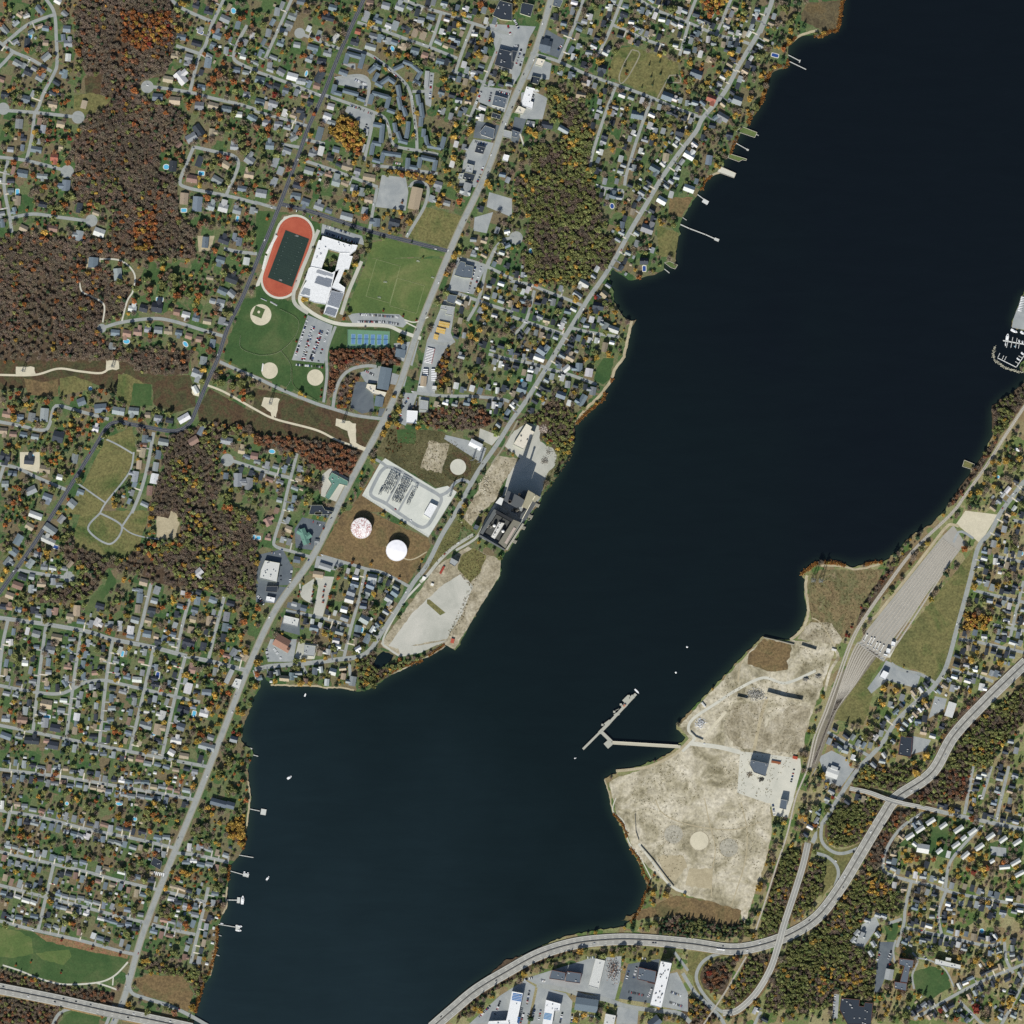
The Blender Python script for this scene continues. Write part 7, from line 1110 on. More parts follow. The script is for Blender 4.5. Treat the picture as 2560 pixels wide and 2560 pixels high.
pseg('approach', 500, 900, 665, 1060, 50, 3.9); pseg('landing', 570, 1120, 650, 1050, 100, 4.0); pseg('trestle', 655, 1068, 1700, 1130, 46, 3.9, S(176, 172, 154)); pseg('pipe_rack', 665, 1045, 1660, 1103, 8, 4.6, S(200, 196, 178), .5)
for x, y in ((918, 362), (797, 490), (698, 600), (520, 797)): pseg('dolphin', x - 16, y, x + 16, y, 30, 4.2)
pseg('footbridge', 715, 580, 770, 555, 6, 4.4); pseg('deckhouse', 835, 520, 865, 490, 26, 6.4, S(170, 120, 96), 2.4)
# boats
def boat(tk, x, y, L, W, a, label, cabin=True, z=0.0, col=S(226, 228, 228), group=None):
    c = cv(tk, x, y); s_ = M / FR[tk][2]; L, W = L * s_, W * s_; root = thing('boat', *c, z, label, 'boat', group); g = org(root); an = -math.radians(a); ca, sa = math.cos(an), math.sin(an)
    prof = [(-.5, .78), (-.3, .95), (0, 1), (.2, .88), (.36, .55), (.46, .22), (.5, .02)]; H = lambda u, v_, zz: (g[0] + u * L * ca - v_ * W / 2 * sa, g[1] + u * L * sa + v_ * W / 2 * ca, z + zz); f = .1 * L; hl, dk = MB(), MB(); fb = .55 + .06 * L
    for (u0, w0), (u1, w1) in zip(prof[:-1], prof[1:]):
        for sg in (1, -1):
            pts = [H(u0, sg * w0 * .7, -.3), H(u1, sg * w1 * .7, -.3), H(u1, sg * w1, fb), H(u0, sg * w0, fb)]; hl.face(pts if sg > 0 else pts[::-1], col)
        dk.face([H(u0, w0, fb), H(u0, -w0, fb), H(u1, -w1, fb), H(u1, w1, fb)], tuple(k * .95 for k in col))
    hl.face([H(-.5, .55, -.3), H(-.5, -.55, -.3), H(-.5, -.78, fb), H(-.5, .78, fb)][::-1], col); hl.build('hull', parent=root, origin=g); dk.build('deck', parent=root, origin=g)
    if cabin:
        q = MB(); q.box(g[0] + ca * L * .02, g[1] + sa * L * .02, z + fb, z + fb + 1.3, L * .34, W * .55, an, S(214, 216, 216), taper=.85); q.box(g[0] + ca * L * .16, g[1] + sa * L * .16, z + fb, z + fb + .9, L * .1, W * .5, an, S(40, 50, 60)); q.build('cabin', parent=root, origin=g)
for a in (('o', 546, 1467, 10, 4.5, -35, 'white cabin boat alone off the western gardens'), ('o', 505, 1657, 9, 3.6, -55, 'small white boat moored between the middle docks'), ('12', 371, 1381, 26, 12, -70, 'little white boat in the small bay', False), ('03', 1842, 800, 38, 14, 100, 'inner of two white boats at the float dock'), ('03', 1868, 808, 38, 14, 100, 'outer of two white boats at the float dock'), ('03', 1830, 996, 66, 24, -85, 'large white boat lying across the wide dock end'), ('03', 1803, 1195, 50, 20, 5, 'upper white boat at the lawn dock'), ('03', 1800, 1225, 46, 18, 10, 'lower white boat at the lawn dock'), ('03', 1675, 1176, 24, 10, 10, 'tiny white tender on the lawn dock', False), ('J', 1040, 292, 92, 26, 45, 'pale flat barge at the far tip of the long pier', False), ('J', 110, 1300, 34, 16, -20, 'small white workboat off the southwestern tip of the long pier'), ('M', 838, 945, 160, 62, 25, 'largest white yacht beside the marina quay'), ('M', 690, 1075, 150, 66, -80, 'white motor yacht at the west end of the marina pontoon'), ('M', 1025, 985, 110, 60, 30, 'white boat at the right edge beside the quay'), ('M', 650, 1238, 80, 26, 95, 'narrow white boat south of the marina pontoon'), ('M', 948, 1165, 60, 32, 95, 'small white boat in the fourth pontoon berth'), ('M', 1022, 1190, 60, 36, 95, 'small white boat in the last pontoon berth'), ('M', 935, 1565, 90, 38, 35, 'white boat at the angled marina finger'), ('M', 1025, 1440, 80, 44, 35, 'white boat near the shore end of the angled finger'), ('M', 850, 1285, 30, 20, 95, 'tiny blue boat by the third berth', False, 0, S(150, 190, 210)), ('21', 655, 640, 34, 12, -80, 'white boat parked on land beside the gravel shore lane', True, 2.2), ('31', 1890, 1465, 60, 22, 20, 'white boat stored in a garden by the eastern railway', True, 2.2)): boat(*a)
for k in range(9): f = k / 8; boat('M', 1035 - 75 * f, 205 + 290 * f, 95, 30, 5 + 3 * (k % 3), ('northernmost', 'second', 'third', 'fourth', 'fifth', 'sixth', 'seventh', 'eighth', 'southernmost')[k] + ' white boat from the north on the marina quay', True, 2.2, group='boats stored ashore on the marina quay'); stamp(NOTREE, *cv('M', 1035 - 75 * f, 205 + 290 * f), 6)
for k in range(7): boat('03', 1150 + k * 14, 792 + k * 2.5, 30, 9, 100, ('westernmost', 'second', 'third', 'middle', 'fifth', 'sixth', 'easternmost')[k] + ' white boat from the west parked by the boat workshop', False, 2.2, group='boats parked by the workshop')
def pont(txt, wd, label): dock(txt, wd, label, .4, 'pontoon', 'pontoon', S(206, 208, 204))
pont("M 600,1155 1060,1235", 2.4, 'main white marina pontoon'); pont("M 475,1535 885,1740 1060,1480", 1.6, 'bent outer marina pontoon')
for k, (x0, y0, x1, y1) in enumerate(((715, 1140, 668, 1310), (812, 1080, 765, 1310), (905, 1100, 868, 1315), (965, 1150, 932, 1325), (525, 1430, 480, 1530), (610, 1485, 575, 1570), (668, 1505, 625, 1590), (935, 1490, 1010, 1530), (865, 1615, 935, 1660))): pont("M %d,%d %d,%d" % (x0, y0, x1, y1), 1.1, ('first', 'second', 'third', 'fourth', 'longest corner', 'middle corner', 'short corner', 'upper angled', 'lower angled')[k] + ' finger pontoon in the marina')
q = smooth(P("M 410,1300 390,1400 380,1500 410,1580 500,1650 600,1720 720,1770 860,1820 980,1850 1100,1830"), 3); bw = thing('breakwater', *q[0], 0.0, 'curved rock breakwater round the marina', 'breakwater'); g = org(bw); mb = MB(); r = np.random.default_rng(3)
for x, y in q:
    for k in range(7): u, v_ = r.normal(0, 1.5, 2); mb.box(wx(x + u), wy(y + v_), -1.5, r.uniform(.6, 2), r.uniform(1.5, 3), r.uniform(1.2, 2.4), r.uniform(0, 3), S(*(np.array((168, 166, 148)) * r.uniform(.75, 1.15))), taper=.7)
mb.build('rock_armour', parent=bw, origin=g)
for x, y, l in ((1322, 1018, 'northern round white mooring buoy in open water'), (1237, 1211, 'southern round white mooring buoy in open water')):
    c = cv('22', x, y); root = thing('mooring_buoy', *c, 0, l, 'buoy', 'white mooring buoys'); g = org(root); q = MB(); q.lathe(g[0], g[1], [(2, -1), (2.2, .6), (1.9, 1.5), (.6, 2.0)], 20, S(230, 232, 230)); q.build('float', parent=root, origin=g); q = MB(); q.lathe(g[0], g[1], [(.5, 2), (.5, 2.8), (.1, 2.9)], 8, S(150, 150, 146)); q.build('mooring_ring', parent=root, origin=g)
# retaining walls, heaps on the peninsula
def wall(txt, h, label, wd=.8, col=S(96, 94, 84)):
    p = P(txt); root = thing('retaining_wall', *p[0], 2.0, label, 'wall'); g = org(root); q, cp = MB(), MB()
    for a, b_ in zip(p[:-1], p[1:]): L = math.hypot(a[0] - b_[0], a[1] - b_[1]) * M; an = math.atan2(-(b_[1] - a[1]), b_[0] - a[0]); X, Y = (wx(a[0]) + wx(b_[0])) / 2, (wy(a[1]) + wy(b_[1])) / 2; q.box(X, Y, 1.2, 2 + h, L, wd, an, col); cp.box(X, Y, 2 + h, 2.25 + h, L, wd + .3, an, S(150, 146, 130))
    q.build('wall_body', parent=root, origin=g); cp.build('coping', parent=root, origin=g)
wall("Y 1460,655 1620,700 1800,735", 6.5, 'dark basin wall across the middle of the peninsula'); wall("Y 1170,700 1270,720", 5, 'short dark wall end beside the rubble heap'); wall("Y 1790,205 1932,250", 5, 'dark wall at the northeast of the brown square'); wall("Y 1425,130 1560,160 1720,200", 3, 'quay wall along the north edge of the peninsula', 1.6); wall("P 505,1250 300,1600", 3, 'low dark wall along the power station lane'); wall("Y 720,1040 770,1090 840,1120", 3, 'dark sunken ramp wall near the trestle')
wall("Z 430,230 440,400 470,490", 2.6, 'upper dark ditch wall on the sand'); wall("Z 490,540 620,690 740,850 820,950", 2.6, 'long slanting ditch wall on the sand')
def heap(tk, x, y, rx, ry, h, n, label, cols, name='rubble_heap'):
    c = cv(tk, x, y); s_ = M / FR[tk][2]; root = thing(name, *c, 2.0, label, 'heap'); g = org(root); q = MB(); r = np.random.default_rng(int(x))
    for k in range(n):
        u, v_ = r.normal(0, .45, 2); d = math.hypot(u, v_)
        if d > 1.1: continue
        z = max(0, h * (1 - d)); q.box(g[0] + u * rx * s_, g[1] + v_ * ry * s_, 1.9, 2.3 + z * r.uniform(.5, 1.1), r.uniform(1, 3), r.uniform(.8, 2), r.uniform(0, 3), S(*(np.array(cols[r.integers(len(cols))]) * r.uniform(.8, 1.1))), taper=.6)
    q.build('debris', parent=root, origin=g); stamp(NOTREE, *c, rx / FR[tk][2])
heap('Y', 1350, 680, 110, 70, 3, 420, 'grey and white concrete rubble heap beside the basin wall', ((190, 188, 178), (150, 148, 138), (110, 108, 100), (206, 204, 196))); heap('Y', 815, 960, 62, 56, 4, 160, 'bright white scrap pile near the trestle', ((232, 234, 234), (214, 216, 216), (196, 198, 198))); heap('32', 285, 1262, 30, 18, 5, 70, 'western of two grey gravel cones on the peninsula', ((150, 148, 140), (132, 130, 124)), 'gravel_heap'); heap('32', 380, 1240, 30, 20, 5, 70, 'eastern of two grey gravel cones on the peninsula', ((160, 158, 148), (140, 138, 130)), 'gravel_heap'); heap('P', 1170, 170, 70, 60, 2, 160, 'pinkish rubble heap in the power station yard', ((190, 176, 164), (160, 150, 140))); heap('P', 1190, 600, 60, 60, 2, 120, 'dark scrap heap on the pale power station slab', ((110, 108, 100), (170, 166, 154))); heap('Y', 1400, 1500, 34, 26, 3, 80, 'dark scrap pile south of the works hall', ((60, 62, 60), (90, 88, 80))); heap('Y', 1290, 1450, 40, 34, 1.5, 70, 'brown scrap strewn west of the works hall', ((130, 120, 100), (100, 92, 80))); heap('A', 1370, 1520, 60, 110, 2, 420, 'scrap yard rows beside the white oblong warehouse', ((150, 120, 100), (96, 98, 100), (190, 190, 186), (60, 64, 70)), 'scrap_heap')
heap('P', 800, 1270, 60, 36, 9, 90, 'dark broken blocks south of the boiler house', ((70, 70, 68), (150, 146, 134), (48, 48, 48), (186, 182, 168))); heap('P', 960, 1330, 70, 70, 3, 90, 'pale debris strewn over the river quay', ((166, 160, 142), (90, 88, 80), (190, 186, 170))); heap('P', 470, 1480, 70, 60, 9, 110, 'dark ducts and pale pipes heaped in the roofless hall', ((56, 56, 54), (120, 118, 110), (200, 198, 190))); heap('P', 400, 900, 90, 190, 1, 150, 'broken slabs scattered along the old track yard', ((186, 180, 160), (120, 112, 92), (200, 196, 180))); heap('P', 1250, 480, 60, 80, .8, 60, 'scattered debris at the edge of the pale slab', ((150, 146, 134), (100, 96, 86)))
# ------------------------------------------------------------------ vehicles
CARC = [('white', (228, 230, 230)), ('silver', (170, 174, 178)), ('black', (28, 30, 34)), ('grey', (92, 96, 102)), ('red', (150, 36, 36)), ('blue', (50, 76, 120)), ('tan', (150, 136, 112)), ('dark green', (44, 62, 52))]
def car_mesh(col):
    q = MB(); c = S(*col); q.box(0, 0, .35, .95, 4.6, 1.85, 0, c, taper=.96); q.box(-.25, 0, .95, 1.5, 2.5, 1.65, 0, S(30, 36, 44), c, taper=.8)
    for u in (-1.4, 1.4):
        for v_ in (-.85, .85): q.box(u, v_, 0, .66, .66, .24, 0, S(24, 24, 26))
    for v_ in (-.6, .6): q.box(2.28, v_, .6, .78, .1, .35, 0, S(230, 228, 214)); q.box(-2.28, v_, .62, .8, .1, .35, 0, S(150, 24, 24))
    me = q.mesh('parked_car'); me.materials.append(MT['gloss']); return me
CARM = [car_mesh(c) for _, c in CARC]; CARS = []
def row(tk, x0, y0, x1, y1, n, prob=.75, along=False, hz=0):
    a, b_ = np.array(cv(tk, x0, y0)), np.array(cv(tk, x1, y1)); an = math.degrees(math.atan2(-(b_ - a)[1], (b_ - a)[0])) + (0 if along else 90)
    for k in range(n):
        if random.random() < prob: c = a + (b_ - a) * (k + .5) / n; CARS.append((c[0] + random.uniform(-.3, .3), c[1] + random.uniform(-.3, .3), an + random.choice((0, 180)) + random.uniform(-3, 3), random.choices(range(8), (26, 18, 20, 14, 8, 8, 3, 3))[0], hz))
for a in (('11', 425, 530, 345, 790, 26, .8), ('11', 440, 532, 362, 790, 26, .8), ('11', 488, 560, 405, 790, 24, .85), ('11', 502, 565, 420, 795, 24, .8), ('11', 390, 475, 300, 750, 26, .7), ('11', 545, 560, 470, 800, 24, .6), ('11', 300, 820, 500, 838, 24, .8), ('11', 765, 440, 1080, 462, 34, .85), ('11', 765, 495, 975, 498, 24, .85), ('11', 990, 500, 1080, 516, 10, .8), ('K', 1200, 170, 1660, 320, 34, .55), ('K', 1195, 290, 1740, 470, 40, .8), ('10', 228, 1558, 440, 1648, 26, .55), ('10', 890, 435, 1125, 630, 22, .7, True), ('10', 745, 600, 835, 640, 12, .9), ('10', 1325, 560, 1308, 800, 24, .45), ('10', 700, 790, 885, 865, 22, .6), ('10', 985, 1222, 1090, 1236, 14, .8), ('10', 1178, 720, 1208, 1060, 26, .55, True), ('10', 990, 930, 1015, 1040, 8, .5, True), ('10', 840, 920, 820, 1000, 9, .4), ('20', 12, 60, 8, 110, 6, .5), ('20', 15, 145, 50, 215, 12, .7), ('20', 70, 370, 30, 490, 14, .8), ('20', 95, 400, 60, 500, 12, .7), ('20', 20, 350, 60, 345, 6, .7), ('10', 1700, 690, 1660, 780, 12, .8), ('10', 1775, 700, 1760, 770, 10, .8), ('10', 1830, 690, 1915, 715, 12, .85), ('10', 1650, 1070, 1745, 1090, 14, .8), ('10', 1720, 1250, 1660, 1400, 16, .5), ('10', 1900, 190, 1925, 280, 10, .6), ('11', 1655, 80, 1600, 280, 22, .8), ('11', 1700, 80, 1650, 250, 18, .5), ('20', 345, 380, 385, 330, 8, .6), ('20', 170, 690, 150, 760, 9, .7), ('11', 810, 860, 890, 900, 12, .8), ('11', 1150, 1070, 1110, 1140, 9, .6), ('11', 1095, 1190, 1075, 1260, 8, .6), ('12', 110, 305, 190, 320, 10, .6), ('12', 190, 400, 185, 540, 14, .3), ('12', 270, 430, 255, 540, 12, .4), ('12', 0, 615, 60, 690, 10, .9), ('12', 10, 640, 60, 700, 8, .9), ('12', 130, 1020, 190, 1110, 12, .6), ('12', 80, 1030, 90, 1110, 8, .6), ('12', 395, 60, 520, 110, 12, .4), ('12', 545, 10, 575, 60, 6, .6), ('A', 735, 1680, 715, 1790, 16, .85), ('A', 692, 1850, 665, 1932, 12, .85), ('A', 775, 1820, 755, 1910, 13, .85), ('A', 820, 1825, 805, 1910, 10, .5), ('A', 985, 1845, 965, 1925, 12, .85), ('A', 515, 1760, 475, 1860, 15, .85), ('A', 690, 1600, 765, 1580, 12, .8), ('A', 355, 1880, 445, 1790, 16, .85), ('A', 1490, 1515, 1465, 1600, 10, .6), ('A', 1545, 1500, 1520, 1590, 12, .8), ('A', 1480, 1690, 1640, 1725, 16, .7), ('A', 1660, 1660, 1630, 1730, 10, .6), ('A', 1570, 1430, 1650, 1450, 11, .7), ('A', 1800, 1690, 1880, 1720, 10, .8), ('A', 1780, 1765, 1890, 1800, 13, .8), ('A', 1060, 1850, 1052, 1930, 11, .8), ('A', 1110, 1860, 1240, 1875, 14, .8), ('A', 1150, 1430, 1225, 1430, 10, .7), ('A', 820, 1600, 855, 1610, 6, .8), ('B', 1105, 1060, 1085, 1110, 8, .6), ('B', 1150, 1100, 1170, 1050, 7, .8), ('B', 845, 1310, 835, 1420, 16, .6), ('B', 1350, 1070, 1370, 1100, 6, .6), ('32', 1230, 1480, 1290, 1420, 6, .3), ('Y', 1720, 1400, 1690, 1530, 10, .6), ('Y', 1515, 1740, 1530, 1850, 8, .7), ('03', 1165, 795, 1235, 815, 8, .3), ('B', 760, 60, 820, 90, 9, .8), ('B', 860, 100, 900, 70, 5, .6), ('H', 600, 300, 280, 560, 8, .5, True), ('H', 900, 330, 1900, 500, 14, .3, True)): row(*a)
for q, off, n, hz in ((HW_E, 6, 9, 3.45), (HW_E, -6, 9, 3.45), (HW_W, 6, 6, 7.05), (HW_W, -6, 6, 7.05)):
    p = np.array(q); d = np.gradient(p, axis=0); d /= np.linalg.norm(d, axis=1)[:, None]
    for k in range(n): i = random.randrange(3, len(p) - 3); c = p[i] + np.array([-d[i][1], d[i][0]]) * off; CARS.append((c[0], c[1], math.degrees(math.atan2(-d[i][1], d[i][0])), random.choice((0, 1, 2, 3)), hz))
for wd, mt, hs, pth, sm in ROADS:
    if wd < 7.3 or wd > 20: continue
    q = np.array(smooth(pth, 6)); 
    for k in range(0, len(q) - 1, 7):
        if random.random() < .22: d = (q[k + 1] - q[k]); d = d / (np.hypot(*d) + 1e-6); sd = random.choice((-1, 1)); c = q[k] + np.array([-d[1], d[0]]) * sd * wd * .28; CARS.append((c[0], c[1], math.degrees(math.atan2(-d[1], d[0])), random.choices(range(8), (26, 18, 20, 14, 8, 8, 3, 3))[0], 0))
for x0, y0, x1, y1 in DRIVES:
    if random.random() < .5: f = random.uniform(.5, .85); CARS.append((x0 + (x1 - x0) * f, y0 + (y1 - y0) * f, math.degrees(math.atan2(-(y1 - y0), x1 - x0)), random.choices(range(8), (26, 18, 20, 14, 8, 8, 3, 3))[0], 0))
CARS = [c for c in CARS if inframe(c[0], c[1]) and LAND[int(c[1]), int(c[0])] or c[4]]
cl = single_out([(c[0], c[1], CARC[c[3]][0]) for c in CARS], 'car')
cz = lambda c: c[4] or (2.02 + .02 * int(LEVEL[int(c[1]), int(c[0])]) + (.1 if LEVEL[int(c[1]), int(c[0])] == 0 else 0))
cm = MB()
for i, c in enumerate(CARS):
    if i < 300: o = bpy.data.objects.new('parked_car', CARM[c[3]]); COL.objects.link(o); o.location = (wx(c[0]), wy(c[1]), cz(c)); o.rotation_euler = (0, 0, math.radians(c[2])); tag(o, cl[i], 'car', 'cars parked and driving about the town')
    else:
        X, Y, z, an = wx(c[0]), wy(c[1]), cz(c), math.radians(c[2]); k = S(*CARC[c[3]][1]); cm.box(X, Y, z + .25, z + .95, 4.6, 1.85, an, k, taper=.96); cm.box(X - .25 * math.cos(an), Y - .25 * math.sin(an), z + .95, z + 1.5, 2.5, 1.65, an, S(30, 36, 44), k, taper=.8)
tag(cm.build('distant_cars', 'gloss'), 'the remaining cars in driveways, streets and car parks', None, None, 'stuff')
def long_vehicle(name, cat, tk, x, y, L, W, H, a, col, label, group, cabcol=None):
    c = cv(tk, x, y); root = thing(name, *c, MAXZ - .1, label, cat, group); g = org(root); an = -math.radians(a); q = MB(); ca, sa = math.cos(an), math.sin(an); z = g[2]; q.box(g[0], g[1], z + .5, z + H, L, W, an, S(*col), taper=.97); q.build('vehicle_body', 'gloss', root, g)
    q = MB(); q.box(g[0] + ca * (L / 2 + .4), g[1] + sa * (L / 2 + .4), z + .5, z + H * .62, 1.6, W * .9, an, S(*(cabcol or col)), taper=.9); q.build('bonnet', 'gloss', root, g); q = MB()
    for u in (-.34, .36):
        for v_ in (-1, 1): q.box(g[0] + ca * u * L - sa * v_ * W * .42, g[1] + sa * u * L + ca * v_ * W * .42, z, z + .9, .9, .3, an, S(26, 26, 28))
    q.build('wheels', parent=root, origin=g); q = MB(); q.box(g[0], g[1], z + H * .998, z + H + .12, L * .9, .5, an, S(*[min(255, k * 1.1) for k in col]))
    for u in (-.3, .25): q.box(g[0] + ca * u * L, g[1] + sa * u * L, z + H * .998, z + H + .2, .8, .8, an, S(230, 228, 220))
    q.build('roof_hatch', parent=root, origin=g); stamp(NOTREE, *c, 6)
kk = 0
for x0, y0, x1, y1, n in ((1384, 507, 1456, 522, 9), (1366, 553, 1424, 568, 8), (1347, 603, 1372, 612, 4)):
    for k in range(n):
        f = k / (n - 1); long_vehicle('school_bus', 'bus', '11', x0 + (x1 - x0) * f, y0 + (y1 - y0) * f, 10.5, 2.4, 3.1, 102, (192, 162, 88), ('first', 'second', 'third', 'fourth', 'fifth', 'sixth', 'seventh', 'eighth', 'ninth')[k] + ' yellow bus from the west in the ' + {507: 'northern', 553: 'middle', 603: 'short southern'}[y0] + ' row', 'yellow school buses in the yard')
for k in range(7): long_vehicle('box_truck', 'truck', '11', 1343, 858 + k * 13, 12, 2.5, 3.4, 3, (226, 228, 228), ('northernmost', 'second', 'third', 'middle', 'fifth', 'sixth', 'southernmost')[k] + ' white trailer from the north in the eastern column', 'white trailers in two columns', (60, 62, 66))
for k in range(4): long_vehicle('box_truck', 'truck', '11', 1281, 858 + k * 14, 11, 2.5, 3.4, 3, (220, 222, 222), ('northernmost', 'second', 'third', 'southernmost')[k] + ' white trailer from the north in the western column', 'white trailers in two columns', (60, 62, 66))
for c_ in range(3):
    for k in range(10): long_vehicle('van', 'van', '11', 1290 + c_ * 18 - k * 2.6 + 12, 695 + k * 11.5 + c_ * 4, 5.6, 2.1, 2.4, 8, (222, 222, 222), ('first', 'second', 'third', 'fourth', 'fifth', 'sixth', 'seventh', 'eighth', 'ninth', 'tenth')[k] + ' white van from the north in the ' + ('western', 'middle', 'eastern')[c_] + ' file', 'white vans in three files', (176, 60, 52))
for a in (('11', 1210, 1115, 14, 2.6, 3.6, 97, (60, 64, 70), 'dark trailer truck north of the bright white warehouse'), ('11', 1160, 1140, 9, 2.5, 3.4, 97, (50, 54, 60), 'short dark truck beside the bright white warehouse'), ('11', 1245, 985, 12, 2.5, 3.4, 5, (210, 212, 210), 'white truck south of the tan garage')): long_vehicle('box_truck', 'truck', *a, 'trucks by the avenue')
c = cv('B', 187, 1046); long_vehicle('box_truck', 'truck', 'B', 187, 1043, 18, 2.6, 3.8, 5, (222, 222, 220), 'long white lorry driving on the riverside motorway', 'lorries'); bpy.data.objects[-1] if False else None
# ------------------------------------------------------------------ trees
TC_ = {'bare': S(127, 116, 102), 'rust': S(124, 92, 70), 'orange': S(150, 102, 64), 'gold': S(160, 136, 72), 'olive': S(106, 110, 70), 'green': S(52, 70, 50), 'red': S(132, 68, 56), 'brown': S(112, 84, 66)}
TB = {'bare': 1.9, 'rust': 1.8, 'orange': 1.55, 'gold': 1.6, 'olive': 2.0, 'green': 1.4, 'red': 1.6, 'brown': 1.5}
LOOK = {'bare': 'bare grey-brown', 'rust': 'rust-brown', 'orange': 'orange', 'gold': 'golden yellow', 'olive': 'olive green', 'green': 'dark green', 'red': 'red', 'brown': 'brown'}
def tri_quads(ctr, ax, ay):
    """n centred quads -> triangles"""
    v = np.stack([ctr - ax - ay, ctr + ax - ay, ctr + ax + ay, ctr - ax + ay], 1).reshape(-1, 3); n = len(ctr); k = np.arange(n)[:, None] * 4
    return v, np.concatenate([k + [0, 1, 2], k + [0, 2, 3]], 1).reshape(-1, 3)
def unit(r, n): v = r.normal(size=(n, 3)); return v / np.linalg.norm(v, axis=1)[:, None]
def proto(kind, seed, n):
    """crown of unit radius centred at height 1.25; returns vertices, triangles, brightness per triangle"""
    r = np.random.default_rng(seed)
    if kind == 'bare':
        d = unit(r, n); d[:, 2] = np.abs(d[:, 2]) * .8 + .1; d /= np.linalg.norm(d, axis=1)[:, None]; L = r.uniform(.55, 1.02, n); c = np.array([0, 0, .55]) + d * (L * .5)[:, None]; up = unit(r, n); s_ = np.cross(d, up); s_ /= np.linalg.norm(s_, axis=1)[:, None]
        v, f = tri_quads(c, d * (L * .5)[:, None], s_ * r.uniform(.03, .06, n)[:, None]); m_ = n; p = unit(r, m_); p[:, 2] = np.abs(p[:, 2]); p *= (r.uniform(.25, 1, m_) ** .5)[:, None]; c2 = p * [1, 1, .75] + [0, 0, .6]
        d2 = unit(r, m_) + p * .8; d2 /= np.linalg.norm(d2, axis=1)[:, None]; s2 = np.cross(d2, unit(r, m_)); s2 /= np.linalg.norm(s2, axis=1)[:, None]; v2, f2 = tri_quads(c2, d2 * r.uniform(.1, .2, m_)[:, None], s2 * r.uniform(.02, .06, m_)[:, None])
        b_ = np.concatenate([np.repeat(r.uniform(.7, 1.0, n), 2), np.repeat(r.uniform(.85, 1.3, m_), 2)]); V, F = np.concatenate([v, v2]), np.concatenate([f, f2 + len(v)])
    elif kind == 'conifer':
        z = r.uniform(0, 1, n) ** .8; a = r.uniform(0, 6.28, n); rad = (1 - z) * r.uniform(.5, 1, n); c = np.stack([np.cos(a) * rad, np.sin(a) * rad, .3 + z * 2.2], 1); o = np.stack([np.cos(a), np.sin(a), -.5 * np.ones(n)], 1); t_ = np.stack([-np.sin(a), np.cos(a), np.zeros(n)], 1)
        V, F = tri_quads(c, o * .22, t_ * .16); b_ = np.repeat(r.uniform(.6, 1.3, n), 2)
    else:
        K = 7; lob = unit(r, K) * [.55, .55, .35]; lob[0] = (0, 0, .2); pick = r.integers(0, K, n); q = unit(r, n); q[:, 2] = np.abs(q[:, 2]) * 1.0 - .25; c = lob[pick] + q * r.uniform(.32, .5, n)[:, None] * [1, 1, .85] + [0, 0, 1.0]
        a1 = unit(r, n); a1[:, 2] *= .6; a2 = np.cross(a1, unit(r, n)); a2 /= np.linalg.norm(a2, axis=1)[:, None]; s_ = r.uniform(.15, .26, n)[:, None]; V, F = tri_quads(c, a1 * s_, a2 * s_ * r.uniform(.7, 1.1, n)[:, None])
        lb = r.uniform(.78, 1.2, K); b_ = np.repeat(lb[pick] * r.uniform(.82, 1.2, n), 2)
    return V.astype(np.float32), F, b_.astype(np.float32)
PROTO = {k: [proto(k, 10 * i + s_, {'leafy': 110, 'bare': 85, 'conifer': 60}[k]) for i in range(5)] for s_, k in enumerate(('leafy', 'bare', 'conifer'))}
def trunk_proto():
    v, f = [], []
    for j, (r_, z) in enumerate(((.075, 0), (.05, .5), (.025, 1.0))):
        for i in range(5): a = 2 * math.pi * i / 5; v.append((r_ * math.cos(a), r_ * math.sin(a), z))
    for j in range(2):
        for i in range(5): a, b_ = j * 5 + i, j * 5 + (i + 1) % 5; f += [(a, b_, b_ + 5), (a, b_ + 5, a + 5)]
    k = len(v)
    for a in (0.4, 2.5, 4.6):                      # limbs
        d = np.array([math.cos(a), math.sin(a)]); n = np.array([-d[1], d[0]]) * .02; v += [(n[0], n[1], .55), (-n[0], -n[1], .55), (d[0] * .5, d[1] * .5, 1.05)]; f.append((k, k + 1, k + 2)); k += 3
    return np.array(v, np.float32), np.array(f)
TRK = trunk_proto()
def raw_mesh(name, V, F, C, mat):
    me = bpy.data.meshes.new(name); me.vertices.add(len(V)); me.vertices.foreach_set("co", V.astype(np.float32).ravel()); me.loops.add(F.size); me.loops.foreach_set("vertex_index", F.astype(np.int32).ravel()); me.polygons.add(len(F)); me.polygons.foreach_set("loop_start", np.arange(0, F.size, 3, dtype=np.int32)); me.polygons.foreach_set("loop_total", np.full(len(F), 3, np.int32))
    me.update(calc_edges=True); a = me.attributes.new("tint", 'FLOAT_COLOR', 'FACE'); buf = np.ones((len(F), 4), np.float32); buf[:, :3] = C; a.data.foreach_set("color", buf.ravel()); me.materials.append(mat); return me
def pk(kind): return 'bare' if kind == 'bare' else 'conifer' if kind == 'green' else 'leafy'
def KT(x, y): return KN(x, y)
